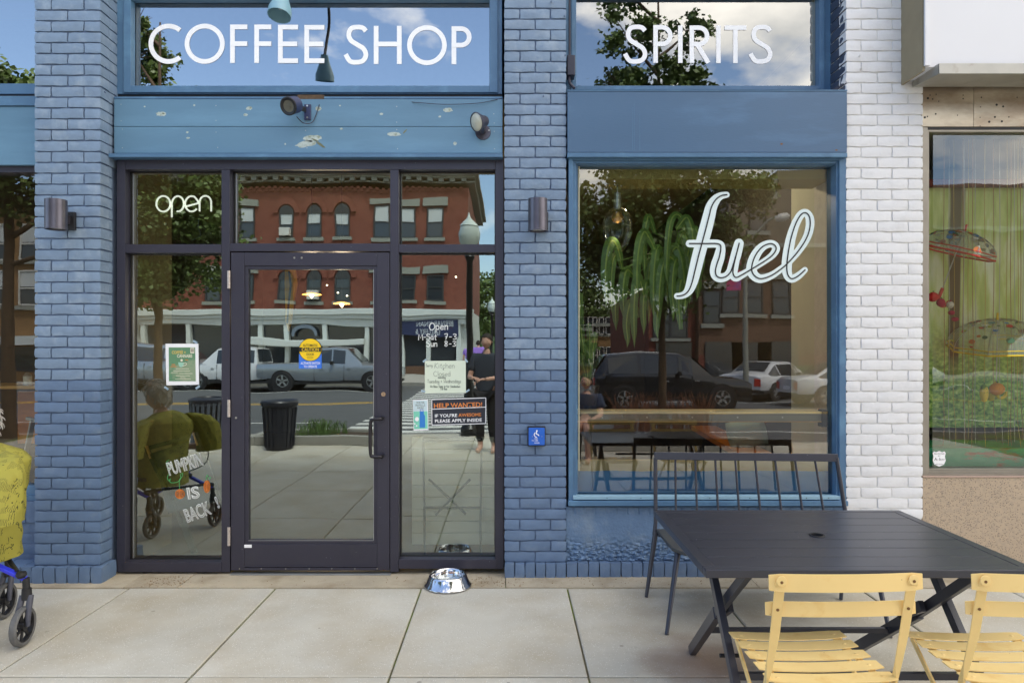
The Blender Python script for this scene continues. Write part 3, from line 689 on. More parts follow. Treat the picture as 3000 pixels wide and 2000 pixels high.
# glazing stop
a, b, c, d = X(561, ya), X(866, ya), Z(1249, ya), Z(610, ya); w_ = .0235
for q in ((a+.0004, a+w_, c+.0004, d-.0004), (b-w_, b-.0004, c+.0004, d-.0004), (a+w_+.0004, b-w_-.0004, c+.0004, c+w_), (a+w_+.0004, b-w_-.0004, d-w_, d-.0004)):
    box('glazing_stop', q[0], q[1], ya+.009, yb, q[2], q[3], M_alu, dr, .001)
pane(dr, a+w_, b-w_, ya+.03, c+w_, d-w_, G_door)
box('bright_bead', b-w_-.0035, b-w_-.0005, ya+.0085, ya+.02, c+w_, d-w_, M_bead, dr); box('bright_bead', a+w_+.0005, b-w_-.004, ya+.0085, ya+.02, c+w_-.003, c+w_-.0003, M_bead, dr)
for v0, v1 in ((622, 663), (917, 957), (1209, 1251)):
    mb = MB(); a0, b0 = Z(v1, ya), Z(v0, ya)
    for k in range(5): mb.cyl((X(527, ya), ya-.012, a0+(b0-a0)*k/5+.0008), (X(527, ya), ya-.012, a0+(b0-a0)*(k+1)/5-.0008), .0105, n=14)
    mb.obj('hinge', mat('hinge_metal', S(196, 186, 180), .4, metal=.5, var=.15, vs_=40), dr, 40)
hp = [(871, 957), (853, 957), (848, 963), (848, 1042), (853, 1049), (880, 1049)]
pts = [W(879, 959, ya)]+[Vector((X(u, ya-.055), ya-.055, Z(v, ya-.055))) for u, v in ((876, 957),)]
hx0, hx1 = X(879, ya), X(851, ya-.06); zt_, zb_ = Z(960, ya-.02), Z(1047, ya-.02)
path = [(hx0, ya, zt_), (hx0, ya-.045, zt_), (hx0-.012, ya-.06, zt_-.001), (hx1+.02, ya-.062, zt_-.004), (hx1, ya-.062, zt_-.03), (hx1, ya-.062, zb_+.03), (hx1+.02, ya-.062, zb_+.004), (hx0-.012, ya-.06, zb_+.001), (hx0, ya-.045, zb_), (hx0, ya, zb_)]
MB().tube(smoothpts(path, 5), .0115, 14).obj('handle', mat('handle_metal', S(58, 56, 60), .3, metal=.7), dr, 50)
p = W(880.5, 905, ya); MB().cyl(p, p+Vector((0, -.006, 0)), .016, .014, 24).obj('lock_cylinder', mat('brass_lock', S(188, 160, 132), .35, metal=.8), dr, 40)
MB().box(p.x-.0012, p.x+.0012, p.y-.0068, p.y-.006, p.z-.005, p.z+.005).obj('keyhole', M_dark, dr)
for u, v in ((676, 592), (693, 592)): p = W(u, v, ya); MB().cyl(p, p+Vector((0, -.004, 0)), .0075, .006, 14).obj('bolt', M_screw, dr, 40)
p = W(542, 959, ya); MB().cyl(p, p+Vector((0, -.003, 0)), .008, .007, 14).obj('bolt', M_screw, dr, 40)
for u in (550, 600, 656, 710, 762, 815, 866): p = W(u, 1305, ya-.006); MB().cyl(p, p+Vector((0, -.002, 0)), .004, n=8).obj('screw', M_screw, dr)
box('maker_plate', X(561, ya), X(578, ya), ya-.0012, ya-.0002+.001, Z(1257, ya), Z(1250, ya), M_vinyl, dr)
box('threshold', X(528, .13), X(897, .13), .125, .26, .004, .012, M_bead, sf, .002)
# ================================================================== NEIGHBOUR SHOP AT THE RIGHT
M_terr = mat('terrazzo_granite', S(182, 162, 138), .55, var=.05, vs_=3, col2=S(166, 150, 132), c2s=40, c2lo=.45, c2hi=.7)
flecks(M_terr, 120, .34, (.12, .10, .09, 1), .5)
M_stain = mat('tarnished_steel', S(150, 134, 116), .38, metal=.55, var=.22, vs_=5, stretch=(.5, 1, 1.4), bump=.0012, bs=9, col2=S(196, 186, 168), c2s=2.6, c2lo=.5, c2hi=.7)
M_alf = mat('old_aluminium', S(150, 144, 134), .4, metal=.5, var=.12, vs_=8)
nb_ = thing('shop_wall', 'speckled tan granite slab wall under the toy display window', 'wall')
xr = X(2120.5, .1)
box('slab', xr+.002, 5.4, .11, .4, 0, Z(1096, .11), M_terr, nb_, .003)
sfx = thing('sign_box', 'big white sign box with bent grey metal edge at the top right corner', 'sign')
yb_, yf_ = .10, -.17
zb1, zb0 = Z(164, yf_), Z(197, .08)
xl0, xl1 = X(2098, .1), X(2118, yf_)
M_signw = mat('white_sign_face', S(222, 222, 226), .4, var=.02, vs_=2); M_signm = mat('weathered_sign_metal', S(168, 166, 160), .4, metal=.35, var=.14, vs_=8, col2=S(120, 108, 92), c2s=6, c2lo=.6, c2hi=.8)
M_tan = mat('tan_metal', S(142, 130, 104), .55, var=.1)
xf = X(2122, yf_+.03)
box('face', xf+.01, 5.4, yf_+.03, yb_-.02, Z(150, yf_), TOP+.4, M_signw, sfx)
box('side_panel', xf-.006, xf+.009, yf_+.035, yb_, Z(158, yf_), TOP+.4, M_tan, sfx)
box('side_trim', xf-.002, xf+.03, yf_+.012, yf_+.028, Z(150, yf_)+.004, TOP+.4, M_signw, sfx)
xlip = X(2157, yf_-.01)
box('bottom_lip', xlip, 5.4, yf_-.01, yf_+.01, Z(171, yf_), Z(147, yf_), M_signm, sfx, .002)
mb = MB(); a = Vector((X(2097, .09), .095, Z(200, .09))); b = Vector((xlip-.004, yf_-.008, Z(171, yf_)))
mb.face(a, b, b+Vector((0, 0, .062)), a+Vector((0, 0, .062))); mb.face(a+Vector((.004, 0, 0)), a+Vector((.004, 0, .062)), b+Vector((.004, .002, .062)), b+Vector((.004, .002, 0)))
mb.obj('end_cap', M_signm, sfx)
mb = MB(); mb._add([(a.x, .09, a.z), (xlip, yf_, Z(171, yf_)), (5.4, yf_, Z(171, yf_)), (5.4, .09, a.z), (a.x, .09, a.z+.02), (xlip, yf_, Z(171, yf_)+.01), (5.4, yf_, Z(171, yf_)+.01), (5.4, .09, a.z+.02)],
    [(0, 3, 2, 1), (4, 5, 6, 7), (0, 1, 5, 4), (2, 3, 7, 6)]); mb.obj('underside', M_signm, sfx)
ff = thing('metal_fascia', 'tarnished steel fascia with screw holes between the white sign box and the toy window', 'fascia')
box('plate', xr+.002, X(2236, .12), .12, .4, Z(291, .12), Z(196, .12), M_stain, ff, .001)
box('plate', X(2236.8, .12), 5.4, .1205, .4, Z(291, .12), Z(196, .12), M_stain, ff, .001)
for u, v, r in ((2131, 226, 4), (2136, 219, 2), (2150, 217, 2), (2156, 233, 2), (2142, 228, 2.5), (2212, 219, 2), (2212, 227, 2.5), (2124, 270, 4), (2130, 268, 2.5), (2149, 262, 3), (2289, 241, 4), (2304, 245, 3.5), (2285, 269, 3.5), (2272, 280, 4), (2301, 279, 3.8), (2317, 269, 2.2), (2254, 224, 2.4), (2199, 265, 2), (2252, 246, 1.8), (2251, 270, 1.8), (2336, 224, 2), (2251, 290, 1.8)):
    p = W(u, v, .12); MB().cyl(p+Vector((0, .001, 0)), p+Vector((0, -.0008, 0)), r*.0024*.8, n=10).obj('screw_hole', M_dark, ff)
nw = thing('display_window', 'neighbouring shop window with hanging umbrellas before a forest picture', 'window')
y = .12
box('stile', xr+.002, X(2131, y), y, .3, Z(1096, y)+.001, Z(292, y)-.001, M_alf, nw, .002)
box('inner_stile', X(2131.4, y), X(2136, y), y+.01, .3, Z(1084, y), Z(302, y), M_alf, nw, .001)
box('head', X(2131.5, y), 5.4, y+.004, .3, Z(297, y), Z(292, y), MATS['hinge_metal'] if False else M_blackdark, nw); box('head', X(2131.5, y), 5.4, y+.008, .3, Z(302, y), Z(297.4, y), M_alf, nw)
for v0, v1, yy in ((1077, 1081, .135), (1081.4, 1086, .128), (1086.4, 1092, .124)): box('sill', X(2131.5, y), 5.4, yy, .3, Z(v1, y), Z(v0, y), M_alf, nw, .001)
box('lower_trim', xr+.002, 5.4, .104, .3, Z(1095.6, .11)+.001, Z(1092.6, .11), mat('pinkish_trim', S(186, 160, 146), .5), nw)
pane(nw, X(2136, .2), 5.4, .17, Z(1078, .17), Z(301, .17), G_shop, tilt=R(.2))
# forest picture: flat print on a hanging sheet
def forest_mat():
    m = bpy.data.materials.new('forest_print'); m.use_nodes = True; nt = m.node_tree; n = nt.nodes; l = nt.links.new; b = n['Principled BSDF']; b.inputs['Roughness'].default_value = .5
    t = n.new('ShaderNodeTexCoord'); sp = n.new('ShaderNodeSeparateXYZ'); l(t.outputs['Object'], sp.inputs[0])
    def noise(sc, st, det=5):
        mp_ = n.new('ShaderNodeMapping'); mp_.inputs['Scale'].default_value = st; l(t.outputs['Object'], mp_.inputs[0]); q = n.new('ShaderNodeTexNoise'); q.inputs['Scale'].default_value = sc; q.inputs['Detail'].default_value = det; l(mp_.outputs[0], q.inputs['Vector']); return q.outputs[0]
    def ramp(s, els):
        r = n.new('ShaderNodeValToRGB'); r.color_ramp.elements.remove(r.color_ramp.elements[0])
        for i, (p_, c) in enumerate(els):
            e = r.color_ramp.elements[0] if i == 0 else r.color_ramp.elements.new(p_)
            e.position = p_; e.color = c
        l(s, r.inputs[0]); return r.outputs[0]
    def mix(f, a, c):
        q = n.new('ShaderNodeMixRGB'); l(f, q.inputs[0]) if not isinstance(f, float) else setattr(q.inputs[0], 'default_value', f); l(a, q.inputs[1]); l(c, q.inputs[2]); return q.outputs[0]
    mr = n.new('ShaderNodeMapRange'); mr.inputs[1].default_value = .85; mr.inputs[2].default_value = 2.7; l(sp.outputs[2], mr.inputs[0])
    fol = ramp(noise(30, (1, 1, 1.4), 9), [(.3, S(62, 104, 44)), (.48, S(132, 176, 84)), (.62, S(188, 216, 110)), (.75, S(226, 240, 176))])
    mist = ramp(noise(7, (1.6, 1, .35), 9), [(.3, S(176, 194, 92)), (.5, S(212, 222, 136)), (.65, S(240, 242, 200)), (.8, S(248, 248, 232))])
    hf = ramp(mr.outputs[0], [(.22, (0, 0, 0, 1)), (.5, (1, 1, 1, 1))])
    base = mix(hf, fol, mist)
    trunks = ramp(noise(5, (1, 1, .04), 2), [(.42, (1, 1, 1, 1)), (.46, (0, 0, 0, 1)), (1.0, (0, 0, 0, 1))])
    tf = n.new('ShaderNodeMath'); tf.operation = 'MULTIPLY'; l(trunks, tf.inputs[0])
    h2 = ramp(mr.outputs[0], [(.22, (0, 0, 0, 1)), (.34, (1, 1, 1, 1))]); l(h2, tf.inputs[1])
    rg = n.new('ShaderNodeRGB'); rg.outputs[0].default_value = S(96, 84, 40)
    l(mix(tf.outputs[0], base, rg.outputs[0]), b.inputs['Base Color']); return m
sheet = MB(); a, b = 2.55, 6.2; n_ = 90
v_ = []; f_ = []
for i in range(n_+1):
    xx = a+(b-a)*i/n_; yy = .66+.006*math.sin(xx*11)+.004*math.sin(xx*27)
    v_ += [(xx, yy, .93), (xx, yy, Z(428, .66))]
for i in range(n_): f_.append((2*i, 2*i+2, 2*i+3, 2*i+1))
sheet._add(v_, f_); o = sheet.obj('forest_picture', forest_mat()); tag(o, 'green forest photograph sheet hanging behind the umbrellas in the toy window', 'picture')
sh = thing('display_floor', 'green painted display floor with brown streaks inside the toy window', 'display floor')
box('board', 2.5, 6.2, .23, .64, .70, .84, mat('green_floor_paint', S(60, 160, 116), .5, var=.08, col2=S(150, 96, 60), c2s=3, c2lo=.6, c2hi=.66, stretch=(.7, 3, 3)), sh)
M_inner = mat('pale_interior', S(196, 194, 184), .8)
ni = thing('shop_interior', 'pale walls and ceiling of the toy shop behind its display window', 'room')
box('back_wall', 2.45, 7, 2.4, 2.45, 0, 3.9, M_inner, ni); box('ceiling', 2.45, 7, .42, 2.39, 3.3, 3.34, M_inner, ni); box('party_wall', 2.42, 2.445, .42, 8.9, 0, 3.9, M_inner, ni)
box('dark_beam', 2.55, 6.2, .60, .655, Z(432, .66), Z(428, .66)+.04, mat('dark_rust_red', S(110, 52, 38), .7, var=.3, vs_=9), ni)
# umbrellas
def umbrella(loc, rad, tiltx, tilty, label, trim, handle, handle_len):
    t = thing('umbrella', label, 'umbrella', loc, 0, 'clear umbrellas in the toy window'); t.rotation_euler = (tiltx, tilty, 0)
    mc = bpy.data.materials.get('clear_canopy') or None
    if not mc:
        mc = bpy.data.materials.new('clear_canopy'); mc.use_nodes = True; nt = mc.node_tree; n = nt.nodes; l = nt.links.new; n.clear(); o = n.new('ShaderNodeOutputMaterial'); m1 = n.new('ShaderNodeMixShader'); tr = n.new('ShaderNodeBsdfTransparent'); df = n.new('ShaderNodeBsdfPrincipled')
        df.inputs['Base Color'].default_value = S(206, 214, 198); df.inputs['Roughness'].default_value = .15; m1.inputs[0].default_value = .30; l(tr.outputs[0], m1.inputs[1]); l(df.outputs[0], m1.inputs[2]); l(m1.outputs[0], o.inputs[0])
    n = 8; rings = [(rad*math.sin(R(a)), rad*.62*math.cos(R(a))) for a in (2, 20, 38, 55, 70, 82, 92)]
    mb = MB(); mb.lathe(rings, (0, 0, 0), n); mb.obj('canopy', mc, t, 20)
    rim = []; r, z = rings[-1]
    for k in range(n+1): rim.append((r*math.cos(2*math.pi*k/n), r*math.sin(2*math.pi*k/n), z))
    MB().tube(rim, .006, 6).obj('rim_band', trim, t); MB().tube([(p[0]*.985, p[1]*.985, p[2]+.03) for p in rim], .004, 6).obj('rim_band', trim if handle is trim else mat('blue_band', S(60, 140, 180), .4), t)
    for k in range(n):
        a = 2*math.pi*k/n; MB().tube([(q[0]*math.cos(a), q[0]*math.sin(a), q[1]+.002) for q in rings], .0022, 5).obj('rib', M_screw, t)
    MB().cyl((0, 0, rad*.62), (0, 0, -.26), .004, n=8).obj('shaft', M_screw, t)
    MB().cyl((0, 0, rad*.62), (0, 0, rad*.62+.05), .011, .007, 10).obj('tip', handle, t, 40)
    hz = -.26; MB().tube(smoothpts([(0, 0, hz), (0, 0, hz-.07), (.012, 0, hz-.11), (.04, 0, hz-.125), (.068, 0, hz-.11), (.075, 0, hz-.08)], 5), .0115, 10).obj('handle', handle, t, 50)
    cols = [mat('print_'+c, S(*q), .5) for c, q in (('red', (190, 60, 50)), ('blue', (60, 130, 190)), ('white', (230, 232, 226)), ('green', (70, 110, 70)), ('lime', (170, 180, 60)), ('teal', (90, 140, 150)), ('orange', (210, 120, 60)))]
    rn = random.Random(int(rad*1000)+int(loc[0]*10)); mbs = {}
    for k in range(74):
        a = rn.uniform(0, 2*math.pi); ph = rn.uniform(16, 84); rr = rad*1.004*math.sin(R(ph))*.96; zz = rad*.622*math.cos(R(ph)); s_ = rn.uniform(.009, .021)
        nrm = Vector((math.cos(a)*math.sin(R(ph)), math.sin(a)*math.sin(R(ph)), math.cos(R(ph)))).normalized(); t1 = Vector((-math.sin(a), math.cos(a), 0)); t2 = nrm.cross(t1)
        c_ = Vector((rr*math.cos(a), rr*math.sin(a), zz))+nrm*.004; q = rn.choice((0, 1, 2))
        pts = [c_+t1*s_*math.cos(w)*1.3+t2*s_*(math.sin(w) if (q or math.sin(w) < 0) else .1) for w in [2*math.pi*i/9 for i in range(9)]]
        mbs.setdefault(rn.randrange(len(cols)), MB()).face(*pts)
    for i, m_ in mbs.items(): m_.obj('printed_motif', cols[i], t)
    return t
M_redp = mat('red_plastic', S(214, 62, 48), .35); M_yelp = mat('yellow_plastic', S(250, 214, 40), .35)
umbrella((X(2196, .4), .40, Z(580, .4)), .245, R(12), R(14), 'clear umbrella with red rim and printed motifs hanging high behind the glass', M_redp, M_redp, .3)
umbrella((X(2290, .43), .43, Z(795, .43)), .31, R(10), R(-6), 'clear umbrella with yellow rim and yellow hooked handle, lower in the toy window', M_yelp, M_yelp, .3)
# plush fruit
def plush(name, u, v, yy, r, sc_, m, label, stem=None, face=False, rot=0):
    t = thing(name, label, 'toy', W(u, v, yy-.08)); t.rotation_euler = (0, rot, 0)
    mb = MB(); mb.lathe([(r*math.sin(R(a))*sc_[0], -r*math.cos(R(a))*sc_[1]) for a in (1, 20, 45, 70, 90, 110, 135, 160, 179)], (0, 0, 0), 16); mb.obj('body', m, t, 80)
    MB().cyl((0, 0, r*sc_[1]*.95), (.004, 0, r*sc_[1]*1.22), .005, .007, 8).obj('stem', stem or M_leaf, t)
    if face:
        for s_ in (-1, 1): MB().lathe([(.0001, .002), (.0025, 0), (.0001, -.002)], (s_*r*.3, -r*sc_[0]*.95, r*.1), 8).obj('eye', M_dark, t)
    return t
M_plr = mat('plush_red', S(206, 48, 44), .9, bump=.002, bs=200); M_plm = mat('plush_magenta', S(176, 30, 66), .9, bump=.002, bs=200)
plush('plush_strawberry', 2143, 682, .42, .036, (1, .95), M_plr, 'red plush strawberry hanging at the left edge of the toy window', face=False)
plush('plush_raspberry', 2161, 695, .42, .030, (.95, 1.0), M_plm, 'magenta plush raspberry just right of the plush strawberry')
plush('plush_dragonfruit', 2182, 700, .41, .025, (1, 1), mat('plush_speckled', S(220, 214, 200), .9, col2=(.02, .02, .02, 1), c2s=160, c2lo=.6, c2hi=.62), 'round plush fruit with black speckles beside the magenta plush fruit', M_plm)
plush('plush_beet', 2185, 718, .42, .020, (1.1, .85), M_plm, 'small dark red plush ball below the speckled plush fruit')
plush('plush_beet', 2193, 733, .42, .021, (1.1, .75), M_plm, 'lowest dark red plush ball, with a white tag below it')
box('sewn_tag', 0, 0.001, 0, .001, 0, .001, M_vinyl).name = 'tmp'; bpy.data.objects.remove(bpy.data.objects['tmp'])
plush('plush_corn', 2260, 903, .36, .050, (.55, 1.25), mat('plush_yellow', S(252, 216, 80), .9, col2=S(120, 150, 50), c2s=9, c2lo=.55, c2hi=.6), 'tall yellow plush corn with green husk hanging under the yellow umbrella', face=True)
plush('plush_orange', 2290, 893, .36, .046, (1, .95), mat('plush_orange', S(248, 160, 40), .9), 'round orange plush fruit with a smiling face hanging from the yellow umbrella', face=True)
plush('plush_pear', 2276, 907, .40, .032, (.8, 1.3), mat('plush_pear', S(196, 184, 60), .9), 'narrow plush pear between the plush corn and the orange plush fruit')
_o = ['leftmost', 'second', 'third', 'fourth', 'fifth', 'sixth', 'seventh']
ORD = [(_o[i//3]+' of the '+['copper', 'silver', 'gold'][i % 3]+' ones from the left') for i in range(20)]
rn = random.Random(11)
M_ch = [mat('bead_chain_'+c, S(*q), .4, metal=.3) for c, q in (('copper', (170, 120, 84)), ('silver', (190, 188, 176)), ('gold', (196, 170, 90)))]
for i, u in enumerate((2168, 2180, 2191, 2212, 2214, 2224, 2234, 2240, 2262, 2282, 2296, 2313, 2322, 2330, 2338, 2344, 2350, 2372, 2395, 2420)):
    yy = rn.uniform(.26, .50); xx = X(u, yy); zb = Z(rn.uniform(1005, 1062), yy); pts = []
    for k in range(14):
        t = k/13; pts.append((xx+.006*math.sin(k*.9+i)*(t)+(.03*max(0, t-.85)*6*rn.uniform(-.3, 1)), yy, Z(250, yy)+(zb-Z(250, yy))*t))
    o = MB().tube(smoothpts(pts, 3), .0021, 5).obj('bead_chain', M_ch[i % 3]); tag(o, 'thin %s bead chain in the toy window, %s' % (['copper', 'silver', 'gold'][i % 3], ORD[i]), 'bead chain', 'bead chains hanging in the toy window')
# security sticker: shield shape
sk = thing('security_sticker', 'white shield sticker reading PROTECTED BY A-1 SECURITY at the bottom corner of the toy window', 'sticker')
cu, cv = 2157, 1053; yy = .167
sh_p = [(-15, -13), (-12, -17), (-7, -15), (0, -18), (7, -15), (12, -17), (15, -13), (13, -5), (15, 4), (11, 13), (0, 18), (-11, 13), (-15, 4), (-13, -5)]
MB().prism([(X(cu+a*1.0, yy), Z(cv+b*1.0, yy)) for a, b in sh_p], yy-.0006, yy).obj('shield', M_vinyl, sk, None, 0, True)
for s_, v, h, w in (('PROTECTED', 1043, 3.0, 24), ('BY', 1047.5, 2.6, 5), ('A-1', 1057, 6.5, 13), ('(800) 528-9902', 1066.5, 2.2, 18)):
    kk = K*(yy+CAM_D); text(s_, X(cu, yy)-(w/2+(5 if s_ == 'A-1' else 0))*kk, Z(v, yy), yy-.0012, h*kk, M_dark, sk, width=w*kk)
kk = K*(yy+CAM_D); text('SECURITY', X(cu+1, yy), Z(1056.5, yy), yy-.0012, 3.4*kk, M_dark, sk, width=12*kk)

# ================================================================== SMALL FIXTURES ON THE FRONT
M_lampm = mat('wall_lamp_metal', S(96, 94, 104), .36, metal=.75, var=.15, vs_=10)
def wall_lamp(cx, wally, zt, zb, mountx, label):
    t = thing('wall_lamp', label, 'wall lamp', (cx, wally-.15, zb), 0, 'cylinder wall lamps on the brick pilasters'); r = .062; h = zt-zb
    mb = MB(); mb.lathe([(r-.006, h-.004), (r, h), (r, .01), (r+.002, .008), (r+.002, 0), (r-.006, 0), (r-.006, .03)], (0, 0, 0), 40); mb.obj('body', M_lampm, t, 35)
    mb = MB(); mb.cyl((0, 0, h-.012), (0, 0, h-.008), r-.001, n=40); mb.obj('top_cap', M_blackdark, t)
    mb = MB(); mb.cyl((0, 0, .012), (0, 0, .016), r-.008, n=40); mb.obj('lens', mat('frosted_lens', S(206, 208, 200), .3), t)
    m = mountx-cx
    MB().box(m-.045, m+.045, .125, .15, .02, h*.62+.02).obj('mount_plate', M_blackdark, t, None, .003)
    MB().box(m-.02, m+.02, .052, .126, .055, .11).obj('arm', M_lampm, t, None, .002)
wall_lamp(X(128.5, -.15), 0, Z(459, -.15), Z(527, -.15), X(160, 0), 'grey metal cylinder wall lamp on the left blue pilaster')
wall_lamp(X(1235, -.05), .1, Z(457, -.05), Z(531, -.05), X(1243, .1), 'grey metal cylinder wall lamp on the pilaster between door and display window')
# gooseneck lamp in front of the COFFEE SHOP glass (its head reflects in the pane)
gn = thing('sign_lamp', 'pale blue cone lamp hanging from a gooseneck in front of COFFEE SHOP', 'lamp', (X(642, -.27), -.27, Z(31, -.27)))
ML_ = mat('pale_blue_enamel', S(126, 166, 182), .4, var=.06); tl = Matrix.Rotation(R(-14), 3, 'X') @ Matrix.Rotation(R(3), 3, 'Y')
MB().lathe([(.026, .17), (.03, .15), (.036, .12), (.068, .028), (.069, .025), (.070, -.018), (.0675, -.018), (.0665, .02), (.03, .13)], (0, 0, 0), 36, tl).obj('shade', ML_, gn, 35)
p0 = tl @ Vector((0, 0, .16)); MB().tube(smoothpts([tuple(p0), (0, -.05, .30), (.01, -.09, .48), (.01, -.02, .66), (.01, .18, .76), (.01, .31, .76)], 8), .011, 10).obj('gooseneck', M_blackdark, gn, 60)
MB().lathe([(.0001, .03), (.02, .02), (.024, 0), (.018, -.02), (.0001, -.026)], tl @ Vector((0, 0, .06)), 16, tl).obj('bulb', M_vinyl, gn, 60)
# round spotlight
sp = thing('spotlight', 'round navy spotlight with black lens face on the blue fascia above the door', 'spotlight', (X(672, .02), .0, Z(245, .02)))
M_navyp = mat('navy_painted_metal', S(46, 54, 90), .45, var=.1, vs_=20)
dirv = Vector((-.30, -.86, -.42)).normalized(); q = dirv.to_track_quat('Z', 'Y').to_matrix()
MB().lathe([(.002, -.055), (.045, -.055), (.054, -.045), (.056, .03), (.058, .032)], (0, 0, 0), 30, q).obj('housing', M_navyp, sp, 35)
MB().lathe([(.058, .031), (.058, .043), (.052, .045), (.038, .036)], (0, 0, 0), 30, q).obj('bezel', M_blackdark, sp, 35)
MB().lathe([(.038, .035), (.02, .031), (.012, .033), (.011, .036), (.0002, .036)], (0, 0, 0), 30, q).obj('lens', mat('grey_lens', S(92, 92, 84), .3), sp, 35)
cx_ = X(706, .12)-sp.location.x
MB().box(cx_-.024, cx_+.024, .118, .13, -.055, .052).obj('mount_plate', M_navyp, sp, None, .008)
for dz in (-.04, .038): MB().cyl((cx_, .117, dz), (cx_, .112, dz), .006, n=10).obj('screw', M_screw, sp)
MB().bar((cx_-.012, .11, .01), (.035, .03, .0), .012, .03).obj('bracket', M_blackdark, sp)
MB().tube(smoothpts([(.02, .04, -.06), (.05, .09, -.085), (.10, .11, -.075), (.125, .12, -.02), (.145, .125, .05)], 6), .003, 6).obj('wire', M_alu, sp)
# oval flood lamp
fl = thing('flood_lamp', 'small grey flood lamp with clear oval lens at the right end of the fascia', 'flood lamp', (X(1101, .03), .02, Z(281, .03)))
dirv = Vector((-.72, -.6, -.30)).normalized(); q = dirv.to_track_quat('Z', 'Y').to_matrix()
MB().lathe([(.002, -.06), (.03, -.058), (.036, -.045), (.04, -.02), (.062, .018), (.064, .026), (.058, .028)], (0, 0, 0), 30, q).obj('housing', M_lampm, fl, 35)
MB().lathe([(.0575, .024), (.05, .03), (.03, .036), (.0002, .038)], (0, 0, 0), 30, q).obj('lens', mat('ribbed_clear_lens', S(196, 194, 176), .12, bump=.004, bs=90, coat=.8), fl, 50)
MB().cyl((.02, .105, -.035), (.02, .112, -.035), .05, .053, 30).obj('base_plate', M_lampm, fl, 40)
MB().cyl((.02, .10, -.035), (.01, .03, -.01), .018, n=14).obj('neck', M_lampm, fl, 40)
for s_ in (-1, 1): MB().cyl((.02+s_*.04, .104, -.025), (.02+s_*.04, .098, -.025), .0055, n=10).obj('screw', M_screw, fl)
# door button
db = thing('door_button', 'square blue push plate with a wheelchair symbol on the brick pilaster', 'door button')
yy = .055; M_btn = mat('button_blue', S(36, 100, 200), .35); kk = K*(yy+CAM_D)
box('housing', X(1211.5, yy), X(1253, yy), yy+.012, .10, Z(1024.5, yy), Z(979.5, yy), M_blackdark, db, .003)
box('plate', X(1214, yy), X(1251, yy), yy, yy+.012, Z(1022, yy), Z(982, yy), M_btn, db, .003)
yq = yy-.0008
sy = lambda pts: [(X(a, yq), Z(b, yq)) for a, b in pts]
mb = MB(); mb.lathe([(.0001, 0), (1.9*kk, 0)], (X(1233, yq), yq-.0002, Z(989, yq)), 14, Matrix.Rotation(R(90), 3, 'X')); mb.ribbon(sy([(1232.5, 991.5), (1231.5, 996.5), (1235.5, 997.2), (1237.3, 999.6)]), 1.1*kk, yq); mb.ribbon(sy(smoothpts([(1229.5, 993), (1227, 996), (1227.5, 1000), (1230.5, 1003), (1232.5, 1003.4)], 4)), .9*kk, yq-.002); mb.obj('wheelchair_symbol', M_vinyl, db)
for s_, u, v, w in (('PRE', 1227.5, 1008.5, 7.5), ('TO OPE', 1221, 1013, 14.5), ('DOOR', 1227.5, 1018, 11.5)): text(s_, X(u, yq), Z(v, yq), yq-.001, 3.2*kk, M_vinyl, db, width=w*kk)
for u in (1222.5, 1244.5): p = W(u, 1002, yq); MB().cyl(p, p+Vector((0, -.0015, 0)), .0025, n=8).obj('screw', M_screw, db)
# old screws left in brick joints
for i, (u, v, yy, lab) in enumerate(((243, 156, 0, 0), (241, 212, 0, 0), (1266, 4, .1, 1), (1310-14, 38, .1, 1), (1328-14-16, 127, .1, 1), (1248, 221, .1, 1), (1975, 128, .1, 2), (2117-17, 127, .1, 2), (1979, 156, .1, 2))):
    p = W(u, v, yy-.01) if lab else W(u, v, yy-.01)
    mb = MB(); mb.lathe([(.002, -.008), (.0055, -.008), (.0055, .0), (.0025, .0)], p+Vector((0, .004, 0)), 12, Matrix.Rotation(R(-90), 3, 'X')); o = mb.obj('anchor', [M_mortar, M_mortar, M_whitem][lab], [pl, pm, pr][lab])

# ================================================================== NOTICES ON THE GLASS
# caution sticker on the door
yy = ya+.026; kk = K*(yy+CAM_D)
cs = thing('caution_sticker', 'round yellow CAUTION AUTOMATIC DOOR sticker with a blue panel on the door glass', 'sticker')
M_sty = mat('sticker_yellow', S(246, 206, 30), .35); M_stb = mat('sticker_blue', S(58, 120, 226), .35)
box('blue_panel', X(686.5, yy), X(738.5, yy), yy-.0006, yy, Z(846, yy), Z(812, yy), M_stb, cs)
disc = lambda u, v, r, y_, m, n_: MB().prism([(X(u, y_)+r*kk*math.cos(2*math.pi*i/48), Z(v, y_)+r*kk*math.sin(2*math.pi*i/48)) for i in range(48)], y_-.0005, y_).obj(n_, m, cs, None, 0, True)
disc(712.5, 803, 26.2, yy-.0010, M_dark, 'black_ring'); disc(712.5, 803, 25.2, yy-.0018, M_sty, 'yellow_disc')
box('black_band', X(687.6, yy), X(737.4, yy), yy-.0030, yy-.0025, Z(807.5, yy), Z(797.5, yy), M_dark, cs)
yt = yy-.0035
for s_, v, h, w, m in (('AUTOMATIC', 795.5, 5.6, 34, M_dark), ('CAUTION', 806.2, 7.8, 39, M_sty), ('DOOR', 815.8, 5.2, 17, M_dark), ('ACTIVATE SWITCH', 836.5, 5.4, 44, M_vinyl), ('TO OPERATE', 844.2, 5.4, 30, M_vinyl)):
    text(s_, X(712.5-w/2, yt), Z(v, yt), yt-(0 if v > 830 else .0), h*kk, m, cs, width=w*kk, bold=.012)
mb = MB(); mb.ribbon([(X(a, yt), Z(b, yt)) for a, b in ((706, 819), (716, 819), (718.5, 821), (716, 823), (706, 823))], .35*kk, yt, .0006, True); mb.obj('arrow_outline', M_dark, cs)
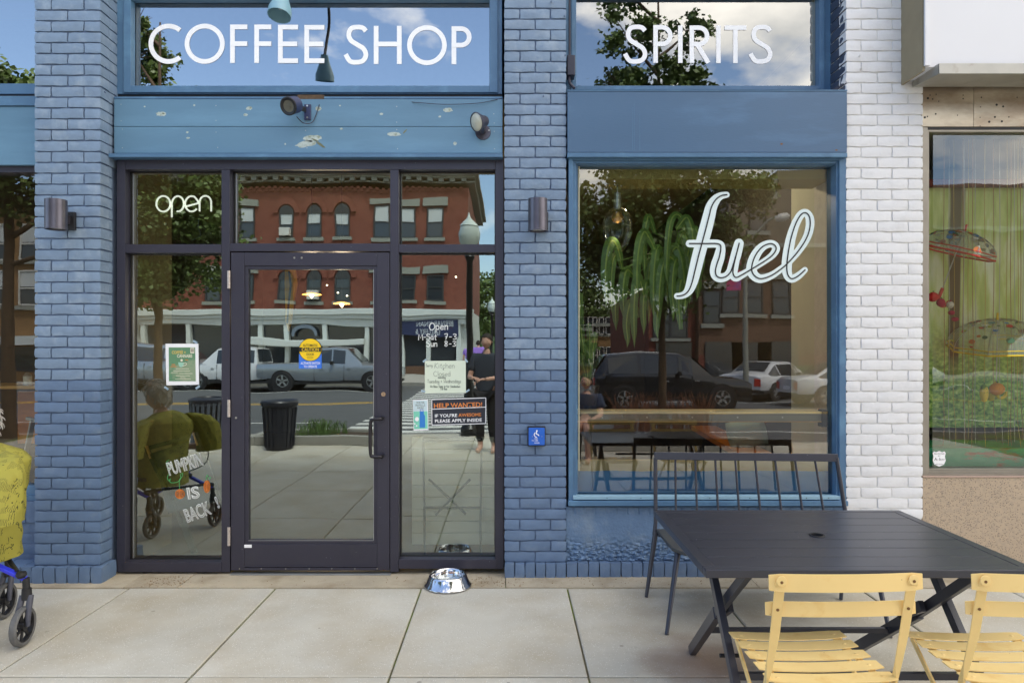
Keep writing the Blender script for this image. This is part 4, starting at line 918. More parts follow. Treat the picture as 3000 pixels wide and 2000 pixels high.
# coffee + cannabis poster
def quad_sheet(name, pts, y_, m, parent, th=.0006):
    return MB().prism([(X(a, y_), Z(b, y_)) for a, b in pts], y_-th, y_).obj(name, m, parent, None, 0, True)
yp = yg-.004+.0
ps = thing('poster', 'green COFFEE + CANNABIS poster with a cup, white bordered, taped to the left glass', 'poster')
yp = .219
M_tape = mat('clear_tape', S(160, 184, 200), .3)
u0, v0, u1, v1 = 380, 789, 456, 884; kk = K*(yp+CAM_D)
quad_sheet('paper', [(380, 789), (455.5, 789), (457, 883), (382, 884.5)], yp, M_vinyl, ps)
M_pg = mat('poster_green', S(98, 142, 106), .6, var=.05, col2=S(142, 160, 128), c2s=7, c2lo=.5, c2hi=.6)
quad_sheet('print', [(387.5, 797.5), (448, 797.5), (449.5, 875), (388, 875)], yp-.0008, M_pg, ps)
M_py = mat('poster_yellow', S(226, 190, 96), .6); M_pc = mat('poster_cream', S(236, 228, 206), .6); M_pt = mat('poster_mint', S(160, 208, 186), .6); M_por = mat('poster_orange', S(206, 130, 60), .6)
yq = yp-.0018
text('COFFEE +', X(394.5, yq), Z(812.3, yq), yq, 6.8*kk, M_py, ps, width=32*kk, bold=.02); text('CANNABIS', X(406.5, yq), Z(820.6, yq), yq, 7*kk, M_pc, ps, width=35*kk, bold=.02)
text('A FUEL AND FRIENDS PRESENTS', X(398, yq), Z(804, yq), yq, 2*kk, M_pc, ps, width=34*kk) if False else None
quad_sheet('logo_box', [(437, 798.5), (446, 798.5), (446, 811), (437, 811)], yq, M_pc, ps, .0003)
for i in range(6): box('logo_mark', X(438.5+2.4*(i % 3), yq), X(440+2.4*(i % 3), yq), yq-.001, yq-.0006, Z(804+4*(i//3), yq), Z(801+4*(i//3), yq), M_dark, ps)
MB().prism([(X(417+a, yq), Z(836+b, yq)) for a, b in ((-8, -4.5), (5.5, -3.5), (4, 3), (1, 6.5), (-3.5, 6.5), (-6.5, 3))], yq-.0004, yq).obj('cup', M_pt, ps, None, 0, True)
mb = MB(); mb.ribbon([(X(a, yq), Z(b, yq)) for a, b in smoothpts([(422, 834), (427, 833), (428, 837), (424, 839), (420, 840.5)], 4)], .7*kk, yq-.0006); mb.obj('cup_handle', M_pc, ps)
MB().prism([(X(417+2.8*math.cos(i*.7), yq), Z(827+2.8*math.sin(i*.7), yq)) for i in range(9)], yq-.0004, yq).obj('flower', M_pc, ps, None, 0, True)
for u, v, w in ((425, 825.5, 7), (394, 836, 8), (392, 840.5, 13)): box('print_dash', X(u, yq), X(u+w, yq), yq-.0003, yq, Z(v+2, yq), Z(v, yq), M_por, ps)
for i, (u, v, w) in enumerate(((404, 846, 30), (398, 851, 38), (392, 855, 16), (412, 857, 30), (404, 862, 32), (414, 866, 12), (402, 869.5, 36))): box('print_line', X(u, yq), X(u+w, yq), yq-.0003, yq, Z(v+.9, yq), Z(v, yq), M_pc, ps)
for a, b, r in ((446, 784, .5), (380, 890, .6), (452, 888, -.6)):
    c_ = W(a+2, b+1, yq); q = Matrix.Rotation(r, 4, 'Y'); MB().box(-.016, .016, 0, .0004, -.007, .007, Matrix.Translation(c_) @ q).obj('tape', M_tape, ps)
# kitchen closed note: handwriting from single strokes
GL = {'S': [[(6, 9), (4, 10), (1, 9), (1, 6.5), (5, 5), (6, 2.5), (4, 0), (0, 1)]], 'o': [[(3, 6), (1, 5), (0, 3), (1, .5), (3, 0), (5, 1.5), (5, 4.5), (3, 6)]], 'r': [[(0, 6), (1, 0)], [(.5, 4), (2, 6), (4, 5.5)]],
      'y': [[(0, 6), (1, 2), (3, 1), (4, 6)], [(4, 6), (4, -3), (1, -4), (0, -2)]], 'K': [[(1, 10), (0, 0)], [(6, 10), (.5, 4.5), (6, 0)]], 'i': [[(1, 6), (1, 0)], [(1, 8), (1.2, 8.4)]], 't': [[(2, 9), (2, 1), (3.5, 0)], [(0, 6), (4, 6.2)]],
      'c': [[(4.5, 5), (2, 6), (0, 3), (1.5, 0), (4.5, .8)]], 'h': [[(0, 10), (0, 0)], [(0, 4), (2, 6), (4, 5), (4.2, 0)]], 'e': [[(0, 3), (4.5, 3.6), (3.5, 5.8), (1, 5), (0, 2), (2, 0), (4.6, 1)]], 'n': [[(0, 6), (0, 0)], [(0, 4), (2, 6), (4, 5), (4, 0)]],
      's': [[(4, 5.5), (1, 5.8), (1, 3.6), (4, 2.5), (3.4, .2), (0, .5)]], 'C': [[(6, 9), (3, 10), (0, 6), (1, 1.5), (4, 0), (7, 1.5)]], 'l': [[(.5, 10), (.5, 0)]], 'd': [[(4.5, 10), (4.5, 0)], [(4.5, 4), (2, 6), (0, 3), (2, 0), (4.5, 2)]],
      'm': [[(0, 6), (0, 0)], [(0, 4), (1.5, 6), (3, 4), (3, 0)], [(3, 4), (4.5, 6), (6, 4), (6, 0)]], 'a': [[(4, 5), (2, 6), (0, 3), (2, 0), (4, 2)], [(4, 6), (4.4, 0)]], 'T': [[(0, 10), (7, 10)], [(3.5, 10), (3.5, 0)]], 'u': [[(0, 6), (.4, 1), (2, 0), (4, 2)], [(4, 6), (4.3, 0)]],
      'W': [[(0, 10), (2, 0), (4, 7), (6, 0), (8, 10)]], 'w': [[(0, 6), (1.5, 0), (3, 5), (4.5, 0), (6, 6)]], 'f': [[(4, 9.5), (2.5, 10), (1.6, 8), (1.5, 0)], [(0, 6), (4, 6)]], '+': [[(2, 7), (2, 2)], [(0, 4.5), (4, 4.5)]], 'O': [[(4, 10), (1, 8), (0, 4), (2, 0), (5, 0), (8, 3), (8, 7), (5, 10), (3, 9.8)]],
      'p': [[(0, 6), (0, -4)], [(0, 5), (3, 6), (4.6, 3), (3, 0), (0, 1)]], 'M': [[(0, 0), (1, 10), (4, 3), (7, 10), (8, 0)]], '-': [[(0, 4.5), (3.5, 4.7)]], '7': [[(0, 9.5), (5, 10), (2, 0)], [(1.5, 5), (4.5, 5.2)]], '3': [[(0, 9), (3, 10), (5, 8), (2, 5.4), (5, 3), (4, .5), (0, .5)]],
      '8': [[(4.5, 8.5), (2.5, 10), (.5, 8), (4.5, 3), (3, 0), (.5, 1.5), (1, 3.5), (4.8, 7.5), (4, 9.2)]], '1': [[(0, 8), (1.6, 10), (1.6, 0)]], 'v': [[(0, 6), (2, 0), (4, 6)]], 'H': [[(0, 10), (0, 0)], [(5, 10), (5, 0)], [(0, 5), (5, 5)]], 'g': [[(4, 5), (2, 6), (0, 3), (2, 0), (4, 2)], [(4, 6), (4, -3), (1, -4)]]}
def handwrite(s_, u, v, h, sp_, y_, lw_, m, parent, sx=1.0):
    kk = K*(y_+CAM_D); mb = MB(); rn = random.Random(len(s_)*31+int(u)); cu = u; j = 0
    for ch in s_:
        if ch == ' ': cu += h*.5*sp_; continue
        g_ = GL.get(ch) or GL['o']; w = max(p[0] for st_ in g_ for p in st_)
        dy, rt = rn.uniform(-.04, .04)*h, rn.uniform(-.05, .05)
        for st_ in g_:
            q = smoothpts(st_, 4) if len(st_) > 2 and ch not in 'MWKTH' else st_
            P = [(X(cu+(a+b*rt)*h/10*sx, y_), Z(v+dy-b*h/10, y_)) for a, b in q]; mb.ribbon(P, lw_*kk, y_-.0004*(j % 4), .0003); j += 1
        cu += (w*sx+2.2*sp_)*h/10
    return mb.obj('handwriting', m, parent)
kn = thing('paper_note', 'handwritten cream paper note Kitchen Closed taped above the HELP WANTED sign', 'note')
yp = .219; M_note = mat('cream_paper', S(222, 232, 212), .7, var=.02); M_ink = mat('faded_ink', S(96, 108, 100), .6)
quad_sheet('paper', [(975.5, 828.5), (1069.5, 828), (1070, 902), (976, 903)], yp, M_note, kn)
yq = yp-.0010
for s_, u, v, h, w in (('Sorry', 978, 842, 6, .75), ('Kitchen', 998, 845, 11.5, 1), ('is', 1017, 849, 4, .8), ('Closed', 996, 863.5, 11, 1), ('monday', 1006, 868.5, 5, .9), ('Tuesday + Wednesdays', 981, 879, 7.5, .78), ('We Have Some in for Sandwiches', 988, 889.5, 5, .66), ('Till 11am', 1011, 895, 4.5, .8)):
    handwrite(s_, u, v, h, .8, yq, .36, M_ink, kn, w)
for a, b, r in ((975, 828, -.7), (1071, 828, .9), (972, 898, .2), (1074, 897, -.6)): MB().box(-.014, .014, 0, .0004, -.006, .006, Matrix.Translation(W(a, b, yp-.0016)) @ Matrix.Rotation(r, 4, 'Y')).obj('tape', M_tape, kn)
# help wanted
hw_ = thing('help_wanted_sign', 'black HELP WANTED! sign with orange letters and white outline behind the right pane', 'sign')
M_hwb = mat('sign_black', S(40, 44, 56), .5); M_hwo = mat('sign_orange', S(232, 140, 70), .5)
yp = .2195; q4 = lambda u, v: (990+(1117-990)*u, (916+(912-916)*u)+((977.5-916)+((974-912)-(977.5-916))*u)*v)
quad_sheet('board', [q4(0, 0), q4(1, 0), q4(1, 1), q4(0, 1)], yp, M_hwb, hw_)
yq = yp-.0012; kk = K*(yq+CAM_D)
ln = lambda a, b: MB().ribbon([(X(p[0], yq), Z(p[1], yq)) for p in (q4(*a), q4(*b))], .8*kk, yq, .0002, False, False).obj('outline', M_vinyl, hw_)
ln((.012, .02), (.99, .02)); ln((.99, .02), (.985, .97)); ln((.012, .02), (.015, .97)); ln((.015, .97), (.985, .97)); ln((.02, .38), (.985, .36))
ro = -math.atan2(3.2, 127)
for s_, u, v, h, w, m in (('HELP WANTED!', 996.5, 936.5, 10.5, 111, M_hwo), ("IF YOU'RE", 999, 958, 7.2, 51, M_vinyl), ('AWESOME', 1053, 956.4, 7.2, 52, M_hwo), ('PLEASE APPLY INSIDE', 999, 970, 7.2, 107.5, M_vinyl)):
    text(s_, X(u, yq), Z(v, yq), yq-.001, h*kk, m, hw_, width=w*kk, rot=ro, bold=.016)
# water refills
wr = thing('poster', 'narrow mint WATER REFILLS HERE poster with a blue bottle left of the HELP WANTED sign', 'poster')
yp = .2195; u0, v0, u1, v1 = 948.5, 917.5, 983, 987.5
quad_sheet('paper', [(948, 918), (982.5, 917), (984, 987), (950, 988)], yp, M_vinyl, wr)
quad_sheet('print', [(949.6, 944.5), (981.6, 944), (982.4, 984), (951, 985)], yp-.0008, mat('mint_print', S(132, 216, 190), .5), wr)
quad_sheet('print', [(949, 920), (981.2, 919), (981.5, 943.8), (949.5, 944.2)], yp-.0008, mat('pale_print', S(206, 226, 232), .5), wr)
yq = yp-.002
for s_, v in (('WATER', 926.5), ('REFILLS', 932.6), ('HERE', 938.6)): w = {'WATER': 19, 'REFILLS': 22, 'HERE': 15}[s_]; text(s_, X(965.5-w/2, yq), Z(v, yq), yq, 4.8*kk, M_ink, wr, width=w*kk)
M_bot = mat('bottle_blue', S(52, 132, 212), .5)
MB().prism([(X(a, yq), Z(b, yq)) for a, b in ((964, 944), (973, 944), (973.5, 951), (976, 954.5), (976.5, 980), (975, 981.5), (964.5, 981.5), (963.5, 980), (963.7, 954.5), (964.2, 951))], yq-.0004, yq).obj('bottle_print', M_bot, wr, None, 0, True)
MB().ribbon([(X(a, yq), Z(b, yq)) for a, b in ((965, 943.5), (966, 940), (971, 940), (972, 943.5))], .6*kk, yq).obj('bottle_loop', mat('bottle_purple', S(96, 96, 196), .5), wr)
for u, v, r in ((957.5, 962, 4.6), (952.5, 973, 1.6), (956.8, 977.5, 1.8)): MB().prism([(X(u+r*math.cos(i*.6283), yq), Z(v+r*math.sin(i*.6283)*(1.15), yq)) for i in range(10)], yq-.0004, yq).obj('drop_print', M_vinyl, wr, None, 0, True)
# opening hours written on the pane
oh = thing('window_lettering', 'white handwritten opening hours Open M-Sat 7-3 Sun 8-3 on the right pane', 'lettering')
M_chalk = mat('white_marker', S(226, 228, 224), .7); yq = .2215
handwrite('Open', 986, 757, 15, 1, yq, 1.0, M_chalk, oh, 1.0); handwrite('M-Sat', 961, 780, 13, .8, yq, .85, M_chalk, oh, .95); handwrite('7-3', 1021, 779, 12.5, 1.5, yq, .85, M_chalk, oh, 1.1)
handwrite('Sun', 979, 795.5, 13, 1, yq, .85, M_chalk, oh, 1.0); handwrite('8-3', 1021, 795, 12, 1.5, yq, .85, M_chalk, oh, 1.1)
# pumpkin is back
pk = thing('window_lettering', 'white outlined marker letters PUMPKIN IS BACK! with orange pumpkins on the left pane', 'lettering')
yq = .2215; kk = K*(yq+CAM_D); ol = .0019
for s_, u, v, h, w, rt in (('PUMPKIN', 389, 1091, 27, 80, R(-17)), ('IS', 431.5, 1146, 24, 28, R(-9)), ('BACK', 430, 1199, 28, 59, R(-20)), ('!', 500, 1166, 24, 6, R(-20))):
    text(s_, X(u, yq), Z(v, yq), yq, h*kk*1.08, M_chalk, pk, width=w*kk*1.03, rot=rt, outline=ol)
M_cho = mat('orange_marker', S(230, 128, 48), .7); M_chg = mat('green_marker', S(92, 186, 110), .7)
for (cu, cv, ru, rv) in ((413, 1134, 10.5, 10.5), (475, 1117, 7, 14)):
    for j, f in enumerate((1, .72, .4, .1)):
        P = [(X(cu+ru*f*math.cos(i*math.pi/9), yq), Z(cv+rv*math.sin(i*math.pi/9)*(1-.12*j), yq)) for i in range(18)]; MB().ribbon(P, .6*kk, yq-.0004*j, .0003, True).obj('pumpkin', M_cho, pk)
for pts in ([(388, 1056), (382, 1060), (385, 1066), (390, 1063), (384, 1070), (387, 1077), (391, 1072)], [(388, 1088), (384, 1096), (388, 1104), (391, 1098), (390, 1106), (396, 1108), (408, 1106), (415, 1098), (414, 1090), (419, 1086), (418, 1094), (412, 1102), (412, 1122)], [(475, 1102), (473, 1096), (476, 1090), (478, 1096), (484, 1096), (480, 1100)]):
    MB().ribbon([(X(a, yq), Z(b, yq)) for a, b in smoothpts(pts, 4)], .55*kk, yq, .0006).obj('vine', M_chg, pk)
# neon-style open sign hanging just inside
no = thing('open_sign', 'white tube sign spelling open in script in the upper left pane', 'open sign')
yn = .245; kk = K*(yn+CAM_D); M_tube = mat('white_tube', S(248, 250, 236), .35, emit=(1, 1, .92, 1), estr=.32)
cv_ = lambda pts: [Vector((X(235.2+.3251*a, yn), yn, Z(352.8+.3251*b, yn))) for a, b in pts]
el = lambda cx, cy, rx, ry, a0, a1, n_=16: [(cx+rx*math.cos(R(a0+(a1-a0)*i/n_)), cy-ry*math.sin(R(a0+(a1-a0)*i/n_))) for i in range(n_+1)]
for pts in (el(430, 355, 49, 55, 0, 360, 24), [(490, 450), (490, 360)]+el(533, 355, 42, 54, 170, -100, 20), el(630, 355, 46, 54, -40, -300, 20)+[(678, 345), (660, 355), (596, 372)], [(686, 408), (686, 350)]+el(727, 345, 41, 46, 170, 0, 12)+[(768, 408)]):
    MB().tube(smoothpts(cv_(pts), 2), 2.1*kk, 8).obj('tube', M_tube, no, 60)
MB().tube(smoothpts([W(458, 495, yn), W(455, 520, yn), W(460, 540, yn+.03), W(440, 552, yn+.05)], 5), .0012, 5).obj('wire', M_mortar, no)
# ================================================================== INTERIOR OF THE COFFEE SHOP
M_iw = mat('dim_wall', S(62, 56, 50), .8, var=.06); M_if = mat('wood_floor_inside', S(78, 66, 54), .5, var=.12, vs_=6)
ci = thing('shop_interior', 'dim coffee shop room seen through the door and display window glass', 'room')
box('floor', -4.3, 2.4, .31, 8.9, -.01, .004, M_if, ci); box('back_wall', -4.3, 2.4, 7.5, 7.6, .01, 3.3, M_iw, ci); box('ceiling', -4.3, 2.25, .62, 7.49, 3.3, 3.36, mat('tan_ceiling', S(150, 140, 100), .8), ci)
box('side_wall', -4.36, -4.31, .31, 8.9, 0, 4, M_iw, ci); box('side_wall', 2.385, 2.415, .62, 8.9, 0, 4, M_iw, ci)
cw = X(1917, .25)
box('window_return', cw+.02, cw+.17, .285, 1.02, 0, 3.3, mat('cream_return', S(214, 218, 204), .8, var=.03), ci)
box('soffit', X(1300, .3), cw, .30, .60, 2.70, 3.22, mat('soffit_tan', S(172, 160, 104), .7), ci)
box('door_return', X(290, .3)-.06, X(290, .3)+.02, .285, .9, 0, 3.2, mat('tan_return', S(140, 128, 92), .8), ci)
# window counter rail
br_ = thing('window_counter', 'narrow wooden window counter with a dark steel edge and end bracket behind the display glass', 'counter')
yc = .245; z_ = Z(950, yc)
box('counter_top', X(1322, yc), X(1900, yc)-.01, yc, .43, z_, z_+.016, mat('pale_counter_wood', S(246, 232, 196), .45, var=.06, vs_=4, stretch=(.15, 1, 1)), br_, .002)
box('steel_edge', X(1322, yc), X(1896, yc)-.01, yc+.004, yc+.012, Z(967, yc), z_-.001, mat('brushed_dark_steel', S(128, 124, 114), .4, metal=.4, var=.2, vs_=7, stretch=(.2, 1, 1)), br_)
box('lower_strip', X(1322, yc), X(1896, yc)-.01, yc, yc+.02, Z(969, yc), Z(967.4, yc), M_wood, br_)
box('bracket', X(1887, yc), X(1899, yc)+.003, yc-.004, yc+.06, Z(980, yc), Z(941, yc), M_blackdark, br_, .002)
for u in (1383, 1486, 1590, 1694, 1797): p = W(u, 958, yc+.003); MB().cyl(p, p+Vector((0, -.002, 0)), .0055, n=10).obj('rivet', M_screw, br_)
# bench inside with pillow, orange seat
ib = thing('wooden_bench', 'orange varnished wooden bench running into the room behind the window counter', 'bench')
mb = MB(); P = [W(1640, 972, 1.6), W(1815, 1052, .62), W(1815, 1030, .95), W(1735, 966, 2.0)]
za_ = .62; a1 = [Vector((1.93, .70, za_)), Vector((2.225, .70, za_)), Vector((2.375, 3.4, za_)), Vector((2.10, 3.4, za_))]
mb._add([(p.x, p.y, za_) for p in a1]+[(p.x, p.y, za_-.05) for p in a1], [(0, 1, 2, 3), (7, 6, 5, 4), (0, 4, 5, 1), (1, 5, 6, 2), (2, 6, 7, 3), (3, 7, 4, 0)]); mb.obj('seat', M_orangewood, ib)
box('bench_base', 2.14, 2.22, .75, 3.1, .004, za_-.051, M_blackdark, ib)
pw = thing('pillow', 'pale green pillow slumped on the orange wooden bench inside', 'pillow', (2.19, 1.75, .62)); pw.scale = (.72, .8, .72); pw.rotation_euler = (R(20), R(-10), R(-24))
mb = MB(); n = 12; V_ = []; F_ = []
for sgn in (1, -1):
    o = len(V_)
    for j in range(n+1):
        for i in range(n+1):
            a, b = 2*i/n-1, 2*j/n-1; t = ((1-a*a)*(1-b*b))**.45; V_.append((a*.24*(1-.06*b*b), sgn*.075*t, .19+b*.19*(1-.06*a*a)))
    for j in range(n):
        for i in range(n): q = o+j*(n+1)+i; F_.append((q, q+1, q+n+2, q+n+1) if sgn < 0 else (q, q+n+1, q+n+2, q+1))
mb._add(V_, F_); mb.obj('cover', mat('pale_green_cloth', S(196, 212, 190), .85, var=.05), pw, 80)
os_ = thing('orange_seat', 'orange seat cushion on a low box inside the bottom left of the display window', 'seat')
box('cushion', X(1440, .6), X(1576, .6), .62, 1.0, .40, .47, mat('orange_vinyl', S(250, 100, 24), .4), os_, .02); box('seat_base', X(1452, .6), X(1566, .6), .65, .97, .004, .399, M_blackdark, os_)
# globe pendant inside the window
gp = thing('globe_lamp', 'clear glass globe pendant hanging in the upper left of the display window', 'lamp', tuple(W(1418, 520, .45)))
M_gl = bpy.data.materials.new('clear_globe'); M_gl.use_nodes = True; nt = M_gl.node_tree; n_ = nt.nodes; n_.clear(); o_ = n_.new('ShaderNodeOutputMaterial'); a_ = n_.new('ShaderNodeMixShader'); t_ = n_.new('ShaderNodeBsdfTransparent'); g_ = n_.new('ShaderNodeBsdfGlossy'); lw_ = n_.new('ShaderNodeLayerWeight')
g_.inputs['Roughness'].default_value = .03; g_.inputs[0].default_value = (.85, .9, .95, 1); lw_.inputs[0].default_value = .35; nt.links.new(lw_.outputs['Facing'], a_.inputs[0]); nt.links.new(t_.outputs[0], a_.inputs[1]); nt.links.new(g_.outputs[0], a_.inputs[2]); nt.links.new(a_.outputs[0], o_.inputs[0])
MB().lathe([(.001, -.19), (.045, -.175), (.08, -.13), (.104, -.05), (.108, .02), (.095, .075), (.06, .115), (.03, .13)], (0, 0, 0), 28).obj('globe', M_gl, gp, 80)
MB().cyl((0, 0, .12), (0, 0, .24), .028, .024, 18).obj('neck', M_bead, gp, 40); MB().cyl((0, 0, .24), (0, 0, .9), .006, n=8).obj('stem', M_bead, gp)
MB().lathe([(.001, .02), (.03, .03), (.045, .06), (.03, .1)], (0, 0, 0), 16).obj('reflector', mat('brass', S(180, 140, 80), .3, metal=.8), gp, 50)
# strap-leaf plants
def leafblade(path, w, m, parent, fold=.25):
    q = smoothpts(path, 5); n = len(q); vs = []; fs = []
    for i, p in enumerate(q):
        p = Vector(p); a = Vector(q[max(0, i-1)]); b = Vector(q[min(n-1, i+1)]); d = (b-a).normalized(); t = i/(n-1)
        sd_ = d.cross(Vector((0, -1, .25))).normalized(); ww = w*(math.sin(math.pi*min(1, t*.86+.12))**.65)*(1 if t < .8 else (1-t)/.2+.02)
        up = sd_.cross(d).normalized(); vs += [p-sd_*ww-up*ww*fold, p-sd_*ww*.16, p+sd_*ww*.16, p+sd_*ww-up*ww*fold]
    for i in range(n-1):
        for k in range(3): fs.append((4*i+k, 4*i+k+1, 4*i+k+5, 4*i+k+4))
    mb = MB(); mb._add(vs, fs); mb.mi = [1 if k % 3 == 1 else 0 for k in range(len(fs))]
    return mb.obj('leaf', m, parent, 80)
LM = [mat('strap_leaf', S(88, 124, 62), .38, var=.2, vs_=14), mat('strap_leaf_midrib', S(142, 168, 84), .45)]
p1 = thing('strap_leaf_plant', 'large plant with long drooping green leaves hanging behind the left of the display glass', 'plant')
rn = random.Random(21); crown = W(1560, 600, .62)
tips = [(1392, 705), (1405, 720), (1432, 735), (1440, 800), (1457, 800), (1478, 770), (1490, 745), (1502, 735), (1518, 720), (1535, 705), (1545, 740), (1560, 760), (1570, 725), (1583, 700), (1592, 660), (1600, 690), (1480, 640), (1465, 700), (1512, 780), (1415, 760), (1535, 660), (1610, 640)]
for k, (u, v) in enumerate(tips):
    yy = rn.uniform(.36, .62); ln_ = rn.uniform(95, 165); w_ = rn.uniform(18, 44)*(1 if u < 1562 else -1); lift = rn.uniform(6, 26)
    q_ = [W(u+w_, v-ln_*rn.uniform(.70, .92), yy+.09), W(u+w_*.72, v-ln_*.98, yy+.06), W(u+w_*.38, v-ln_-lift*.6, yy+.035), W(u+w_*.10, v-ln_*.90, yy+.01), W(u-w_*.05, v-ln_*.55, yy), W(u-w_*.03+rn.uniform(-3, 3), v-ln_*.2, yy-.005), W(u, v, yy)]
    leafblade([tuple(a) for a in q_], rn.uniform(.026, .040), LM, p1, .3)
    MB().tube(smoothpts([tuple(crown), tuple((crown+q_[0])/2+Vector((0, 0, .05))), tuple(q_[0])], 4), .004, 5).obj('stalk', M_leaf, p1)
MB().tube([tuple(crown), tuple(crown+Vector((.04, .1, -.5)))], .014, 8).obj('stem', M_leaf, p1)
p2 = thing('strap_leaf_plant', 'smaller potted plant with narrow leaves at the left edge of the display window', 'plant'); c2 = W(1350, 885, .5)
for (u, v) in ((1335, 690), (1352, 760), (1372, 780), (1345, 800), (1338, 830), (1362, 820), (1330, 750), (1357, 850), (1334, 880)):
    yy = rn.uniform(.42, .55); tip = W(u+rn.uniform(-4, 4), v, yy); leafblade([tuple(c2), tuple((c2+tip)/2+Vector((rn.uniform(-.03, .03), 0, .12))), tuple(tip+Vector((0, 0, .05))), tuple(tip)], .022, LM, p2)
MB().lathe([(.06, -.14), (.085, 0), (.078, 0), (.06, -.03)], c2, 20).obj('pot', mat('dark_pot', S(64, 50, 40), .7), p2, 40)
MB().tube([tuple(c2+Vector((0, 0, -.14))), tuple(c2+Vector((0, 0, -.9)))], .03, 10).obj('pot_stand', M_blackdark, p2)
def lamp_light(t, w):
    ld = bpy.data.lights.new('lamp_glow', 'POINT'); ld.energy = w; ld.color = (1, .78, .52); ld.shadow_soft_size = .06; lo = bpy.data.objects.new('lamp_glow', ld); C.objects.link(lo); lo.parent = t; lo.location = (0, 0, -.08)
lamp_light(gp, .2)
cl_ = thing('fill_lamp', 'added fill lamp under the ceiling, brightening the cream return and bench', 'lamp', (1.35, 1.9, 3.24)); MB().cyl((0, 0, 0), (0, 0, .05), .07, n=18).obj('lens', mat('fill_lamp_glow', (1, .9, .7), .5, emit=(1, .9, .7, 1), estr=4), cl_, 40); lamp_light(cl_, 13)  # added fill lamp, brightens the cream return, counter and bench
# warm pendants deep inside, lit in the photograph
M_warm = mat('lit_warm_lamp', S(255, 170, 70), .5, emit=(1, .42, .08, 1), estr=1.1); M_bulb = mat('lit_bulb', (1, .9, .7), .5, emit=(1, .85, .55, 1), estr=7)
for u, v, r, lab in ((716, 676, 22, 'upper of two flat orange pendant lamps glowing inside behind the door glass'), (785, 697, 19, 'lower of two flat orange pendant lamps glowing inside behind the door glass')):
    yy = 2.6; t = thing('pendant_lamp', lab, 'lamp', tuple(W(u, v, yy)), 0, 'lit pendant lamps inside'); kk = K*(yy+CAM_D)
    MB().lathe([(.02, .02), (r*kk*.9, .004), (r*kk, -.004), (r*kk*.9, -.004), (.02, .01)], (0, 0, 0), 30).obj('shade', M_warm, t, 40); MB().lathe([(.001, .03), (.022, 0), (.001, -.03)], (0, 0, -.01), 12).obj('bulb', M_bulb, t, 60); MB().cyl((0, 0, .05), (0, 0, 3.3-t.location.z), .004, n=6).obj('cord', M_dark, t); lamp_light(t, 4)
for i, (u, v) in enumerate(((751, 655), (776, 672), (797, 679), (1047, 636), (716, 604))):
    o = MB().lathe([(.0005, .009), (.011, 0), (.0005, -.009)], W(u, v, 3.4), 10).obj('spot_bulb', M_bulb); tag(o, ['small lit ceiling spot left of two others inside the door', 'small lit ceiling spot, middle of the three inside the door', 'small lit ceiling spot nearest the lower orange pendant', 'small lit lamp reflected high in the right pane', 'tiny lit lamp above the door head'][i], 'lamp')
# yellow cloth hanging behind the door glass
yc_ = thing('yellow_cloth', 'narrow folded yellow and black cloth hanging inside behind the upper door glass', 'cloth')
yy = .5; q = [(655, 612), (676, 612), (681, 650), (672, 700), (668, 735), (662, 760), (656, 740), (655, 690), (653, 650)]
MB().prism([(X(a, yy), Z(b, yy)) for a, b in q], yy, yy+.03).obj('fabric', mat('yellow_cloth', S(226, 170, 30), .8, var=.2, vs_=20, stretch=(3, 1, .5)), yc_, None, 0, True)
MB().ribbon([(X(a, yy), Z(b, yy)) for a, b in ((664, 625), (668, 655), (663, 700), (660, 740))], .008, yy-.004).obj('black_stripe', M_dark, yc_)
# chalkboard easel behind the left pane
ea = thing('chalkboard_easel', 'black chalkboard on a slanted wooden easel standing behind the left pane', 'chalkboard')
yy = .42; A, B = W(335, 1030, yy), W(452, 998, yy); A2, B2 = W(385, 1180, yy), W(505, 1150, yy)
MB().bar(A, B, .03, .02, (0, 1, 0)).obj('top_bar', M_dark, ea)
MB().prism([(p.x, p.z) for p in (A+Vector((.04, 0, -.03)), B+Vector((-.0, 0, -.03)), B2, A2)], yy+.005, yy+.02).obj('board', mat('chalkboard', S(30, 32, 34), .6, var=.2), ea, None, 0, True)
MB().bar(A+Vector((.01, -.02, .02)), W(418, 1200, yy)+Vector((.0, 0, 0)), .035, .02).obj('leg', M_dark, ea); MB().bar(B+Vector((0, -.02, .02)), W(498, 1120, yy), .03, .02).obj('leg', M_dark, ea)
MB().bar(W(418, 1195, yy), Vector((X(458, .7), .62, .01)), .045, .02).obj('leg', mat('grey_green_wood', S(104, 112, 104), .7, var=.1), ea)
for p in (A+Vector((.03, -.03, .005)), B+Vector((-.0, -.03, .0))): MB().bar(p+Vector((-.01, 0, .02)), p+Vector((.02, 0, -.07)), .02, .012).obj('bare_tip', M_wood, ea)
# plank counter and metal frame behind the right pane
pc = thing('plank_counter', 'pale horizontal plank panel standing inside behind the right pane', 'counter')
yy = .42
for k in range(9): box('plank', X(946, yy), X(1134, yy), yy, yy+.03, Z(1004+k*27.5+25.8, yy), Z(1004+k*27.5, yy), mat('pale_plank', S(232, 226, 206), .7, var=.06, vs_=4, randv=.1, stretch=(.2, 1, 1)), pc, .002)
mf = thing('metal_stand', 'thin black metal frame with crossed braces in front of the pale planks', 'frame'); yy = .34
for a, b in (((972, 1005), (1106, 1005)), ((972, 1005), (975, 1180)), ((1106, 1005), (1104, 1180)), ((975, 1165), (1104, 1165)), ((985, 1100), (1070, 1180)), ((1080, 1100), (1000, 1182)), ((975, 1012), (1104, 1012))):
    MB().bar(W(*a, yy), W(*b, yy), .014, .014).obj('bar', M_dark, mf)
for u in (975, 1104): MB().bar(W(u, 1180, yy), Vector((X(u, yy), yy, .006)), .014, .014).obj('leg', M_dark, mf)
